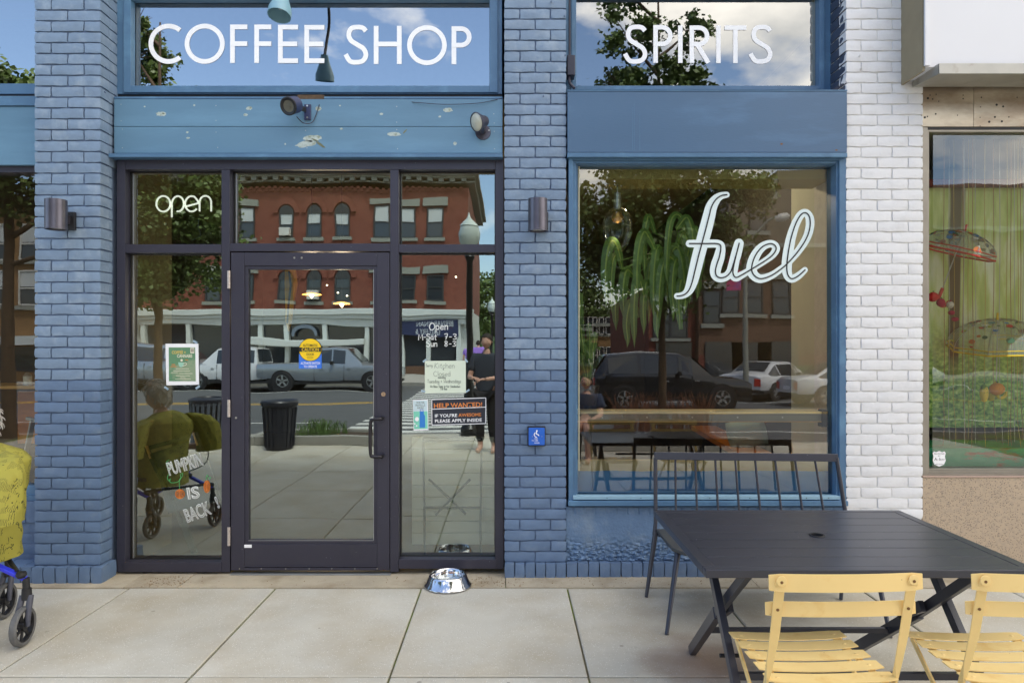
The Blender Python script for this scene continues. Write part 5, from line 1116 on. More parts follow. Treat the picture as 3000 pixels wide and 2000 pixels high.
# things on the counter in the far left window
lc = thing('wooden_counter', 'orange wood counter with a grey metal stool leg seen in the far left window', 'counter')
yy = .6; box('counter_top', -4.3, X(88, yy), yy, 1.0, Z(893, yy), Z(886, yy), M_wood, lc); box('wood_panel', X(30, .9), X(90, .9), .95, .98, Z(1020, .9), Z(900, .9), M_orangewood, lc)
MB().bar(W(76, 962, .5), W(48, 1100, .5), .05, .01).obj('stool_leg', M_bead, lc); MB().bar(W(62, 960, .5), W(90, 966, .5), .03, .02).obj('stool_top', M_bead, lc)
su = thing('sugar_jar', 'small glass sugar jar with metal lid on the counter in the far left window', 'jar', tuple(W(63, 886, .7))); MB().cyl((0, 0, 0), (0, 0, .075), .03, n=18).obj('jar', mat('pale_glass', S(190, 196, 194), .15), su, 40); MB().cyl((0, 0, .076), (0, 0, .1), .031, .012, 18).obj('lid', M_bead, su, 40)

# ================================================================== TABLE, BENCH, CHAIRS, BOWL
tb = thing('metal_table', 'black slatted metal patio table with an umbrella hole and folding crossed legs', 'table', (0, 0, 0), 0)
tx0, tx1, ty0, ty1, tz = .718, 1.937, -1.965, -1.062, .73
fw = .045
box('rim', tx0, tx1, ty0, ty0+fw, tz-.030, tz, M_black, tb, .003); box('rim', tx0, tx1, ty1-fw, ty1, tz-.030, tz, M_black, tb, .003)
box('rim', tx0, tx0+fw, ty0+fw+.0005, ty1-fw-.0005, tz-.030, tz, M_black, tb, .003); box('rim', tx1-fw, tx1, ty0+fw+.0005, ty1-fw-.0005, tz-.030, tz, M_black, tb, .003)
ns = 7; sw_ = (ty1-fw-ty0-fw)/ns; hx, hy, hr = 1.327, -1.512, .027
def slat_with_hole(x0, x1, y0, y1, z0, z1):
    mb = MB(); N = 28; cy = (y0+y1)/2
    circ = [(hx+hr*math.cos(2*math.pi*i/N), hy+hr*math.sin(2*math.pi*i/N)) for i in range(N)]
    sq = []
    for i in range(N):
        a = 2*math.pi*i/N; c, s_ = math.cos(a), math.sin(a); k = min((.07)/abs(c) if abs(c) > 1e-6 else 9, ((y1-hy) if s_ > 0 else (hy-y0))/abs(s_) if abs(s_) > 1e-6 else 9); sq.append((hx+c*k, hy+s_*k))
    vs = [(a, b, z1) for a, b in circ]+[(a, b, z1) for a, b in sq]+[(a, b, z0) for a, b in circ]
    fs = [(i, N+i, N+(i+1) % N, (i+1) % N) for i in range(N)]+[(i, (i+1) % N, 2*N+(i+1) % N, 2*N+i) for i in range(N)]
    mb._add(vs, fs); mb.box(x0, hx-.0705, y0, y1, z0, z1); mb.box(hx+.0705, x1, y0, y1, z0, z1)
    mb.box(hx-.0704, hx+.0704, y0, y0+.0003, z0, z1-.0003); return mb
for i in range(ns):
    a = ty0+fw+sw_*i+.0022; b = a+sw_-.0044
    if a < hy < b: slat_with_hole(tx0+fw+.001, tx1-fw-.001, a, b, tz-.018, tz-.0012).obj('slat', M_black, tb, None, .0012)
    else: box('slat', tx0+fw+.001, tx1-fw-.001, a, b, tz-.018, tz-.0012-.0002*(i % 2), M_black, tb, .0012)
MB().lathe([(hr+.006, .001), (hr+.004, .004), (hr-.002, .003), (hr-.002, -.05)], (hx, hy, tz), 28).obj('hole_ring', M_blackdark, tb, 40)
for lx, sg in ((.875, 1), (1.78, -1)):
    MB().bar((lx-.014*sg, -1.47, tz-.03), (lx-.014*sg, -2.10, 0.002), .028, .042).obj('leg', M_black, tb, None, .002)
    MB().bar((lx+.05*sg, -1.0, .002), (lx+.02*sg, -1.52, .40), .030, .05).obj('leg', M_black, tb, None, .002)
    MB().bar((lx+.052*sg, -1.44, .36), (lx+.052*sg, -1.60, .46), .022, .045).obj('folding_latch', M_black, tb, None, .002)
    MB().bar((lx+.02*sg, -1.50, .385), (lx+.02*sg, -1.90, tz-.03), .024, .04).obj('leg', M_black, tb, None, .002)
    for p in ((-1.79, .355), (-1.76, .39)): pass
    MB().cyl((lx-.035*sg, -1.735, .315), (lx+.04*sg, -1.735, .315), .008, n=10).obj('bolt', M_blackdark, tb)
    MB().cyl((lx+.02*sg, -1.46, .36), (lx+.072*sg, -1.46, .36), .007, n=10).obj('bolt', M_blackdark, tb)
MB().bar((.92, -1.325, .245), (1.74, -1.325, .245), .022, .022).obj('stretcher', M_black, tb, None, .002)
MB().bar((.87, -1.84, .285), (1.79, -1.84, .285), .022, .026).obj('stretcher', M_black, tb, None, .002)
MB().bar((.90, -1.70, tz-.04), (1.76, -1.70, tz-.04), .022, .022).obj('stretcher', M_black, tb, None, .002)
MB().bar((.96, -1.30, .60), (1.70, -1.30, .60), .018, .018).obj('stretcher', M_black, tb, None, .002)

be = thing('metal_bench', 'black metal bench with a spindle back between the table and the display window', 'bench')
xl, xr_ = .925, 2.052; zt = .872
MB().tube([(xl-.004, -.17, zt-.03), (xl-.010, -.20, .44), (xl-.02, -.21, .37)], .0125, 12, True).obj('post', M_black, be, 50)
MB().tube([(xr_+.004, -.17, zt-.03), (xr_+.055, -.20, .44), (xr_+.055, -.21, .37)], .0125, 12, True).obj('post', M_black, be, 50)
n = 24; vs = []; fs = []
for i in range(n+1):
    t = i/n; x = xl-.012+(xr_-xl+.024)*t; yy = -.170-.03*math.sin(math.pi*t)*0+.012*math.cos(math.pi*2*t)*0; dip = -.012*t
    vs += [(x, yy-.012, zt-.042+dip), (x, yy+.006, zt-.042+dip), (x, yy+.012, zt+.004+dip), (x, yy-.004, zt+.006+dip)]
for i in range(n):
    for k in range(4): fs.append((4*i+k, 4*i+(k+1) % 4, 4*i+4+(k+1) % 4, 4*i+4+k))
fs += [(3, 2, 1, 0), (4*n, 4*n+1, 4*n+2, 4*n+3)]
mb = MB(); mb._add(vs, fs); mb.obj('top_rail', M_black, be, None, .003, True)
for i in range(1, 9):
    t = i/9; xa = xl+(xr_-xl)*t-.004; xb = xl-.02+(xr_-xl+.075)*t
    MB().cyl((xa, -.168, zt-.04-.012*t), (xb, -.215, .40), .0072, n=10).obj('spindle', M_black, be, 50)
seat = [(xl-.008, -.20), (xl-.004, -.60), (xl+.05, -.69), (xl+.12, -.71), (xr_-.06, -.71), (xr_+.02, -.69), (xr_+.06, -.60), (xr_+.055, -.20)]
mb = MB(); N = len(seat); mb._add([(a, b, .385) for a, b in seat]+[(a, b, .405) for a, b in seat], [tuple(range(N)), tuple(range(N, 2*N))[::-1]]+[(i, (i+1) % N, (i+1) % N+N, i+N) for i in range(N)]); mb.obj('seat', mat('bench_seat', S(62, 64, 66), .45, var=.08, vs_=8), be, None, .006, True)
for a, b in (((xl-.012, -.21, .385), (.845, -.26, .002)), ((xl+.03, -.60, .385), (.845, -.80, .002)), ((xr_+.045, -.21, .385), (2.02, -.30, .002)), ((xr_-.0, -.60, .385), (2.02, -.84, .002))):
    MB().tube([a, b], .014, 12, True, [.0165, .0105]).obj('leg', M_black, be, 50)
MB().bar((xl, -.23, .375), (xr_+.03, -.23, .375), .02, .02).obj('stretcher', M_black, be)

def folding_chair(loc, rz, label):
    t = thing('folding_chair', label, 'chair', loc, rz, 'yellow folding chairs at the black table')
    hw = .2125
    def rail(z, y, h, hwid, tl=.12, bow=.014):
        n = 14; vs = []; fs = []
        for i in range(n+1):
            s_ = 2*i/n-1; x = s_*hwid; yy = y-bow*(1-s_*s_); dz = -.003*s_
            zc = .004 if i in (0, n) else 0
            vs += [(x, yy-.0016, z-h/2+zc), (x, yy+.0016, z-h/2+zc), (x, yy+.0016+tl*h*.5, z+h/2-zc), (x, yy-.0016+tl*h*.5, z+h/2-zc)]
        for i in range(n):
            for k in range(4): fs.append((4*i+k, 4*i+4+k, 4*i+4+(k+1) % 4, 4*i+(k+1) % 4))
        fs += [(0, 1, 2, 3), (4*n+3, 4*n+2, 4*n+1, 4*n)]
        mb = MB(); mb._add(vs, fs); return mb.obj('back_rail', M_yellow, t, 40, 0, True)
    rail(.795, .0325, .056, .248); rail(.700, .0665, .048, .246)
    # flat-bar posts that run down and forward to the front feet
    for s_ in (-1, 1):
        pts = [Vector((s_*hw, -.002, .803)), Vector((s_*hw, -.020, .76)), Vector((s_*hw, -.052, .62)), Vector((s_*(hw+.002), -.088, .50)), Vector((s_*(hw+.004), -.11, .44)), Vector((s_*(hw-.0), -.23, .02))]
        pts = [Vector((p.x, .02-p.y*1.0-.0, p.z)) for p in pts]
        vs = []; fs = []
        wd_ = [.0165, .0165, .0160, .0120, .010, .009]; th_ = [.0022, .0022, .0022, .0028, .0045, .0045]
        for i, p in enumerate(pts):
            # flat face turned to the back above the seat, sideways below it
            a, b = (wd_[i], th_[i]) if i < 4 else (th_[i], wd_[i]*1.2)
            vs += [(p.x-a, p.y-b, p.z), (p.x+a, p.y-b, p.z), (p.x+a, p.y+b, p.z), (p.x-a, p.y+b, p.z)]
        for i in range(len(pts)-1):
            for k in range(4): fs.append((4*i+k, 4*i+(k+1) % 4, 4*i+4+(k+1) % 4, 4*i+4+k))
        m_ = len(pts)-1; fs += [(3, 2, 1, 0), (4*m_, 4*m_+1, 4*m_+2, 4*m_+3)]
        mb = MB(); mb._add(vs, fs)
        p = pts[0]; mb.cyl((p.x, p.y-.0022, p.z), (p.x, p.y+.0022, p.z), .0165, n=16)
        mb.obj('leg', M_yellow, t, 50, .001, True)
        MB().bar((s_*(hw-.014), .46, .435), (s_*(hw-.014), -.10, .012), .008, .02).obj('leg', M_yellow, t, None, .001)
        MB().bar((s_*(hw-.035), .09, .430), (s_*(hw-.035), .50, .436), .022, .006).obj('seat_rail', M_yellow, t)
        for (yy, zz) in ((.026, .80), (.056, .702)):
            MB().cyl((s_*hw, yy-.0075, zz), (s_*hw, yy+.006, zz), .0048, n=10).obj('rivet', M_rust, t)
        MB().cyl((s_*(hw+.012), .16, .30), (s_*(hw-.022), .16, .30), .005, n=8).obj('rivet', M_rust, t)
    MB().bar((-hw, .225, .05), (hw, .225, .05), .008, .014).obj('stretcher', M_yellow, t); MB().bar((-hw+.02, -.07, .05), (hw-.02, -.07, .05), .008, .014).obj('stretcher', M_yellow, t)
    for i in range(5):
        yy = .135+.0825*i; n = 10; vs = []; fs = []; h = .0330; cut = .012
        for k in range(n+1):
            s_ = 2*k/n-1; x = s_*.2165; z = .447-.008*(1-s_*s_)+.0; e = 0 if abs(s_) < 1 else .007
            vs += [(x, yy-h+e, z), (x, yy-h+e, z-.0035), (x, yy+h-e, z-.0035), (x, yy+h-e, z)]
        for k in range(n):
            for q in range(4): fs.append((4*k+q, 4*k+(q+1) % 4, 4*k+4+(q+1) % 4, 4*k+4+q))
        fs += [(3, 2, 1, 0), (4*n, 4*n+1, 4*n+2, 4*n+3)]
        mb = MB(); mb._add(vs, fs); sl = mb.obj('slat', M_yellow, t, 40, 0, True)
        for s_ in (-1, 1): MB().lathe([(.008, 0), (.007, .0022), (.003, .0036), (.0002, .004)], (s_*.178, yy, .443), 12).obj('rivet', M_yellow, sl, 60)
    return t
fc = folding_chair((1.075, -2.31, 0), R(1.5), 'yellow metal folding chair at the black table, the one whose whole back shows')
dup(fc, (1.722, -2.315, 0), R(-1.5), 'yellow metal folding chair cut off by the right edge of the picture')

bw = thing('dog_bowl', 'shiny stainless steel dog water bowl on the ground at the shop door', 'bowl', (X(1028.5, -.06), -.06, .0055))
MB().lathe([(.152, .0), (.153, .004), (.150, .009), (.138, .022), (.122, .058), (.117, .068), (.113, .071), (.109, .068), (.104, .05), (.099, .018), (.09, .010), (.0005, .009)], (0, 0, 0), 56).obj('bowl', M_steel, bw, 50)
MB().lathe([(.151, .0), (.1535, -.001), (.154, .003)], (0, 0, .001), 56).obj('rubber_ring', M_bead, bw, 40)
mw = bpy.data.materials.new('bowl_water'); mw.use_nodes = True; b_ = mw.node_tree.nodes['Principled BSDF']; b_.inputs['Base Color'].default_value = (.8, .85, .85, 1); b_.inputs['Roughness'].default_value = .02; b_.inputs['Transmission Weight'].default_value = .9; b_.inputs['IOR'].default_value = 1.33
MB().prism([(.1015*math.cos(2*math.pi*i/48), .1015*math.sin(2*math.pi*i/48)) for i in range(48)], .034, .0342, lambda a, y, b: (a, b, y)).obj('water', mw, bw, None, 0, True)

# ================================================================== PEOPLE
def skin(name, joints, edges, m, parent, sub=2, root=None):
    names = list(joints); me = bpy.data.meshes.new(name)
    me.from_pydata([joints[k][0] for k in names], [(names.index(a), names.index(b)) for a, b in edges], []); ob = bpy.data.objects.new(name, me); C.objects.link(ob)
    s_ = ob.modifiers.new('skin', 'SKIN'); s_.use_smooth_shade = True
    for i, k in enumerate(names):
        r = joints[k][1]; sv = me.skin_vertices[0].data[i]; sv.radius = r if isinstance(r, tuple) else (r, r); sv.use_root = (k == root)
    ob.modifiers.new('sub', 'SUBSURF').levels = sub; ob.modifiers['sub'].render_levels = sub
    bpy.context.view_layer.update(); dg = bpy.context.evaluated_depsgraph_get(); out = bpy.data.meshes.new_from_object(ob.evaluated_get(dg)); bpy.data.objects.remove(ob)
    out.materials.clear(); out.materials.append(m); out.shade_smooth(); out.name = name
    return link(name, out, parent)
M_skin = mat('skin', S(214, 168, 148), .5, var=.04, vs_=8); M_hairg = mat('grey_hair', S(176, 172, 168), .7, var=.2, vs_=40, stretch=(1, 1, .2), bump=.004, bs=90)
M_shirt = mat('yellow_green_shirt', S(154, 148, 60), .8, var=.08, vs_=5, bump=.003, bs=14)
# black folk-style print on the shirt
nt = M_shirt.node_tree; n_ = nt.nodes; l_ = nt.links.new; b_ = n_['Principled BSDF']; src = b_.inputs['Base Color'].links[0].from_socket; t_ = n_.new('ShaderNodeTexCoord')
v_ = n_.new('ShaderNodeTexVoronoi'); v_.inputs['Scale'].default_value = 34; v_.distance = 'CHEBYCHEV'; l_(t_.outputs['Object'], v_.inputs['Vector'])
w_ = n_.new('ShaderNodeTexWave'); w_.inputs['Scale'].default_value = 70; w_.inputs['Distortion'].default_value = 5; l_(t_.outputs['Object'], w_.inputs['Vector'])
sc1 = n_.new('ShaderNodeSeparateColor'); l_(v_.outputs['Color'], sc1.inputs[0])
c1 = n_.new('ShaderNodeMath'); c1.operation = 'GREATER_THAN'; c1.inputs[1].default_value = .62; l_(sc1.outputs[0], c1.inputs[0])
c2_ = n_.new('ShaderNodeMath'); c2_.operation = 'LESS_THAN'; c2_.inputs[1].default_value = .16; l_(w_.outputs[0], c2_.inputs[0])
c3 = n_.new('ShaderNodeMath'); c3.operation = 'MULTIPLY'; l_(c1.outputs[0], c3.inputs[0]); l_(c2_.outputs[0], c3.inputs[1])
c4 = n_.new('ShaderNodeMath'); c4.operation = 'LESS_THAN'; c4.inputs[1].default_value = .13; l_(v_.outputs['Distance'], c4.inputs[0]); c5 = n_.new('ShaderNodeMath'); c5.operation = 'GREATER_THAN'; c5.inputs[1].default_value = .75; l_(sc1.outputs[1], c5.inputs[0])
c6 = n_.new('ShaderNodeMath'); c6.operation = 'MULTIPLY'; l_(c4.outputs[0], c6.inputs[0]); l_(c5.outputs[0], c6.inputs[1]); c7 = n_.new('ShaderNodeMath'); c7.operation = 'MAXIMUM'; l_(c3.outputs[0], c7.inputs[0]); l_(c6.outputs[0], c7.inputs[1])
mm_ = n_.new('ShaderNodeMixRGB'); l_(c7.outputs[0], mm_.inputs[0]); l_(src, mm_.inputs[1]); mm_.inputs[2].default_value = S(66, 64, 26); l_(mm_.outputs[0], b_.inputs['Base Color'])
def head(parent, c, face, r=.1, hair=M_hairg, m=M_skin, long_=False):
    q = Vector(face).normalized().to_track_quat('-Y', 'Z').to_matrix(); c = Vector(c); vs = []; fs = []; N, Mh = 20, 14
    for j in range(Mh+1):
        ph = math.pi*j/Mh
        for i in range(N):
            a = 2*math.pi*i/N; x, y, z = math.sin(ph)*math.cos(a)*.78, math.sin(ph)*math.sin(a)*.98, math.cos(ph)*1.18
            if z < -.2: x *= 1-.28*(-z-.2); y = y*(1-.12*(-z-.2))-.06
            fr = max(0, -math.sin(a))**6
            if -.35 < z < .12: y -= .16*fr**3*(1-abs(z+.15)*3)*math.sin(ph) if abs(z+.15) < .33 else 0
            if .1 < z < .35: y += .05*fr
            vs.append(c+q @ Vector((x*r, y*r, z*r)))
    for j in range(Mh):
        for i in range(N): fs.append((j*N+i, (j+1)*N+i, (j+1)*N+(i+1) % N, j*N+(i+1) % N))
    mb = MB(); mb._add(vs, fs)
    for s_ in (-1, 1):
        mb.lathe([(.001, .02*r*10), (.012*r*10, .012*r*10), (.014*r*10, -.01*r*10), (.001, -.026*r*10)], c+q @ Vector((s_*.78*r, .05*r, -.05*r)), 8)
    hd = mb.obj('head', m, parent, 80)
    for s_ in (-1, 1): MB().lathe([(.001, .012*r*8), (.011*r*8, 0), (.001, -.012*r*8)], c+q @ Vector((s_*.30*r, -.88*r, .08*r)), 8).obj('eye', mat('eye_dark', S(50, 40, 36), .3), hd)
    MB().bar(c+q @ Vector((-.25*r, -.93*r, -.55*r)), c+q @ Vector((.25*r, -.93*r, -.55*r)), .03*r*2, .04*r*2).obj('mouth', mat('lips', S(168, 100, 92), .5), hd)
    vs = []; fs = []; rn = random.Random(4)
    for j in range(9):
        ph = math.pi*.62*j/8
        for i in range(N):
            a = 2*math.pi*i/N; back = .5+.5*math.sin(a); php = ph*(.45+.75*back); k = 1.10+.05*mnoise.noise(Vector((math.cos(a)*3, math.sin(a)*3, ph*3)))+rn.uniform(-.025, .035)
            vs.append(c+q @ Vector((math.sin(php)*math.cos(a)*.84*r*k, math.sin(php)*math.sin(a)*1.02*r*k+.02*r, math.cos(php)*1.18*r*k)))
    for j in range(8):
        for i in range(N): fs.append((j*N+i, (j+1)*N+i, (j+1)*N+(i+1) % N, j*N+(i+1) % N))
    mb = MB(); mb._add(vs, fs)
    if hair is M_hairg:
        for k in range(420):
            v0_ = Vector(vs[rn.randrange(len(vs))]); o_ = (v0_-c).normalized(); dn = Vector((0, 0, -1))-o_*o_.z*-1; dn = (dn+Vector((rn.uniform(-.6, .6), rn.uniform(-.6, .6), 0))).normalized()
            mb.tube([tuple(v0_-o_*.002), tuple(v0_+o_*.006+dn*.014), tuple(v0_+o_*.005+dn*.032), tuple(v0_-o_*.001+dn*.045)], .003, 4, False, [.003, .0035, .003, .001])
    mb.obj('hair', hair, parent, 80)
def hand(parent, wrist, dirv, up, m=M_skin, sc_=1.0):
    w = Vector(wrist); d = Vector(dirv).normalized(); u = Vector(up).normalized(); s_ = d.cross(u).normalized(); J = {'w': (tuple(w), .024*sc_), 'p': (tuple(w+d*.05*sc_), (.036*sc_, .02*sc_)), 'k': (tuple(w+d*.085*sc_), (.036*sc_, .016*sc_))}; E = [('w', 'p'), ('p', 'k')]
    ob = skin('hand', J, E, m, parent, 2, 'w')
    for i, (o, ln_) in enumerate(((-.030, .070), (-.010, .080), (.010, .075), (.030, .058))):
        b0 = w+d*.07*sc_+s_*o*sc_; b1 = b0+d*ln_*.45*sc_-u*.006; b2 = b1+(d*.7-u*.7).normalized()*ln_*.32*sc_; b3 = b2+(d*.2-u).normalized()*ln_*.28*sc_
        skin('finger', {'a': (tuple(b0), .0095*sc_), 'b': (tuple(b1), .009*sc_), 'c': (tuple(b2), .008*sc_), 'd': (tuple(b3), .0068*sc_)}, [('a', 'b'), ('b', 'c'), ('c', 'd')], m, ob, 1, 'a')
    b0 = w+d*.03*sc_-s_*.028*sc_; b1 = b0+(d*.6-s_).normalized()*.035*sc_; b2 = b1+(d-s_*.3-u*.3).normalized()*.032*sc_
    skin('thumb', {'a': (tuple(b0), .012*sc_), 'b': (tuple(b1), .0105*sc_), 'c': (tuple(b2), .0085*sc_)}, [('a', 'b'), ('b', 'c')], m, ob, 1, 'a')
# the woman sitting on her rollator (mostly outside the left edge)
wo_ = thing('person', 'grey haired person in a yellow-green patterned shirt seated on the blue rollator', 'person')
hx_ = -2.80
skin('body', {'pel': ((-2.88, -.76, .50), .10), 'chest': ((-2.86, -.75, .80), .09), 'neckb': ((-2.85, -.74, .97), .06), 'neck': ((-2.885, -.74, 1.05), .045),
     'sR': ((-2.70, -.88, .90), .045), 'eR': ((-2.59, -1.0, .68), .036), 'wR': ((-2.93, -1.02, .66), .026), 'sL': ((-2.93, -.60, .90), .045), 'eL': ((-2.99, -.48, .68), .036), 'wL': ((-3.2, -.60, .66), .026)},
     [('pel', 'chest'), ('chest', 'neckb'), ('neckb', 'neck'), ('chest', 'sR'), ('sR', 'eR'), ('eR', 'wR'), ('chest', 'sL'), ('sL', 'eL'), ('eL', 'wL')], M_skin, wo_, 2, 'pel')
def cloth_loft(rings, mbx, n=44, sub=5, amp=.012, seed=0, caps=(False, False)):
    q = smoothpts([tuple(r) for r in rings], sub, False) if False else None
    P = []
    for i in range(len(rings)-1):
        for k in range(sub):
            t = k/sub; P.append([a*(1-t)+b*t for a, b in zip(rings[i], rings[i+1])])
    P.append(list(rings[-1])); vs = []; fs = []
    for j, (cx, cy, cz, rx, ry, tx, ty) in enumerate(P):          # tx, ty: tilt of the ring plane
        for i in range(n):
            a = 2*math.pi*i/n; f = mnoise.noise(Vector((math.cos(a)*2.2+seed, math.sin(a)*2.2, cz*7)))+.6*mnoise.noise(Vector((math.cos(a)*5+seed, math.sin(a)*5, cz*16)))+.5*abs(math.sin(a*7+cz*9))**3
            x, y = rx*math.cos(a)*(1+f*amp/rx), ry*math.sin(a)*(1+f*amp/ry); vs.append((cx+x, cy+y, cz+x*tx+y*ty))
    for j in range(len(P)-1):
        for i in range(n): fs.append((j*n+i, j*n+(i+1) % n, (j+1)*n+(i+1) % n, (j+1)*n+i))
    if caps[0]: fs.append(tuple(range(n))[::-1])
    if caps[1]: fs.append(tuple((len(P)-1)*n+k for k in range(n)))
    mbx._add(vs, fs)
mb = MB()
cloth_loft([(-2.88, -.76, .40, .205, .20, 0, 0), (-2.88, -.76, .50, .20, .20, 0, 0), (-2.87, -.76, .62, .19, .19, 0, 0), (-2.85, -.75, .75, .19, .185, 0, 0), (-2.83, -.75, .85, .195, .19, 0, 0), (-2.82, -.745, .91, .185, .185, .05, 0), (-2.83, -.74, .955, .15, .15, .1, 0), (-2.845, -.74, .985, .095, .095, .15, 0), (-2.85, -.74, 1.0, .065, .065, .2, 0)], mb, amp=.013)
cloth_loft([(-2.585, -1.005, .640, .112, .100, .10, 0), (-2.58, -1.0, .70, .108, .100, .1, 0), (-2.585, -.985, .78, .108, .104, .1, .1), (-2.61, -.955, .86, .112, .11, .25, .2), (-2.66, -.92, .92, .105, .11, .3, .2), (-2.71, -.88, .955, .06, .07, .3, .3), (-2.73, -.86, .965, .01, .01, .3, .3)], mb, amp=.011, seed=4)
cloth_loft([(-2.99, -.48, .640, .10, .09, .1, 0), (-2.98, -.49, .75, .10, .095, .1, 0), (-2.96, -.53, .86, .10, .10, .2, -.2), (-2.93, -.58, .93, .08, .09, .2, -.3), (-2.91, -.62, .955, .01, .01, .2, -.3)], mb, amp=.010, seed=7)
mb.obj('shirt', M_shirt, wo_, 70)
skin('trousers', {'p': ((-2.88, -.76, .48), .13), 'hR': ((-2.98, -.84, .49), .085), 'kR': ((-3.28, -.92, .50), .065), 'aR': ((-3.30, -.94, .20), .05), 'hL': ((-2.98, -.68, .49), .085), 'kL': ((-3.26, -.58, .50), .065), 'aL': ((-3.10, -.52, .20), .05)},
     [('p', 'hR'), ('hR', 'kR'), ('kR', 'aR'), ('p', 'hL'), ('hL', 'kL'), ('kL', 'aL')], mat('dark_olive_trousers', S(70, 68, 44), .85), wo_, 2, 'p')
for a_, b_2 in (((-3.30, -.94, .22), (-3.30, -.94, .06)), ((-3.10, -.52, .22), (-3.10, -.52, .06))):
    MB().tube([a_, b_2], .034, 12).obj('ankle', M_skin, wo_, 60); MB().lathe([(.001, .05), (.045, .045), (.052, .02), (.05, .0), (.001, .0)], (b_2[0]-.05, b_2[1], .006), 18, Matrix.Scale(2.1, 3, Vector((1, 0, 0)))).obj('shoe', M_blackdark, wo_, 50)
head(wo_, (-2.90, -.74, 1.13), (-1, -.15, -.15), .098)
hand(wo_, (-2.93, -1.02, .66), (-1, 0, -.1), (0, 0, 1)); hand(wo_, (-3.2, -.60, .66), (-1, 0, -.1), (0, 0, 1))
M_rb = mat('rollator_blue', S(34, 44, 210), .3, coat=.6, var=.05); M_rw = mat('wheel_grey', S(96, 96, 96), .6, var=.2, vs_=30)
ro_ = thing('rollator', 'blue walking frame with black caster wheels at the left edge', 'walking frame')
def caster(c, yaw, r=.098, fork=True):
    c = Vector(c); q = Matrix.Rotation(yaw, 3, 'Z') @ Matrix.Rotation(R(90), 3, 'X')
    MB().lathe([(r*.80, -.014), (r*.93, -.018), (r, -.010), (r, .010), (r*.93, .018), (r*.80, .014)], c, 36, q).obj('tyre', M_rw, ro_, 40)
    mb = MB(); mb.lathe([(r*.82, -.012), (r*.74, -.010), (r*.74, .010), (r*.82, .012)], c, 30, q); mb.lathe([(.001, -.017), (.024, -.015), (.024, .015), (.001, .017)], c, 16, q)
    for i in range(7):
        a = 2*math.pi*i/7; d = q @ Vector((math.cos(a), math.sin(a), 0)); mb.bar(c+d*.02, c+d*r*.76, .016, .008, q @ Vector((0, 0, 1)))
    mb.obj('wheel_rim', M_blackdark, ro_, 40)
    n = q @ Vector((0, 0, 1))
    for s_ in (-1, 1):
        top = c+Vector((0, 0, r+.05))+Matrix.Rotation(yaw, 3, 'Z') @ Vector((.035, 0, 0)); MB().tube([tuple(c+n*s_*.024), tuple(c+n*s_*.026+Vector((0, 0, .06))), tuple(top+n*s_*.018)], .011, 8, True, [.010, .014, .016]).obj('fork', M_lampm if False else mat('fork_grey', S(74, 76, 88), .45), ro_, 60)
    MB().cyl(top-Vector((0, 0, .02)), top+Vector((0, 0, .035)), .026, .022, 16).obj('fork_crown', M_blackdark, ro_, 40); return top
fy = R(97)
A_, B_ = Vector((-2.505, -.93, .099)), Vector((-2.86, -.575, .099))
tA = caster(A_, fy); tB = caster(B_, fy)
for tp, bk_ in ((tA, Vector((-.62, -.02, .50))), (tB, Vector((-.50, .30, .50)))):
    MB().tube([tuple(tp+Vector((0, 0, .02))), tuple(tp+Vector((-.005, .0, .09)))], .017, 12).obj('stem', M_blackdark, ro_, 50)
    e = tp+Vector((-.02, 0, .10)); top_ = Vector((e.x-.24, e.y-.02, .46))
    MB().bar(e+Vector((.015, 0, -.015)), top_, .034, .022).obj('frame_leg', M_rb, ro_, None, .006)
    for k in range(6): p = e+(top_-e)*(.16+.12*k); MB().cyl(p+Vector((0, -.0122, 0)), p+Vector((0, -.0135, 0)), .005, n=8).obj('adjust_hole', M_dark, ro_)
    MB().lathe([(.001, .02), (.022, .014), (.026, -.002), (.018, -.016), (.001, -.018)], e+Vector((.0, -.012, .01)), 10).obj('knob', M_blackdark, ro_, 30)
MB().bar((-2.78, -.95, .45), (-3.02, -.6, .47), .26, .03).obj('seat', M_blackdark, ro_, None, .008)
MB().tube([tuple(tA+Vector((-.05, 0, .12))), tuple(tB+Vector((-.04, 0, .13)))], .012, 8).obj('crossbar', M_blackdark, ro_)
MB().tube(smoothpts([(-2.70, -1.02, .68), (-2.62, -1.03, .64), (-2.615, -1.03, .56), (-2.66, -1.02, .50), (-2.78, -.98, .45)], 6), .0045, 6).obj('brake_cable', M_dark, ro_)
MB().tube([(-2.98, -1.03, .65), (-2.66, -1.03, .675)], .016, 10).obj('handle', M_blackdark, ro_)
for p in ((-3.15, -1.2), (-3.35, -.8)): caster((p[0], p[1], .099), fy)
MB().tube([(-2.74, -.96, .45), (-3.15, -1.2, .22)], .014, 8).obj('frame_leg', M_rb, ro_); MB().tube([(-3.0, -.62, .45), (-3.35, -.8, .22)], .014, 8).obj('frame_leg', M_rb, ro_)
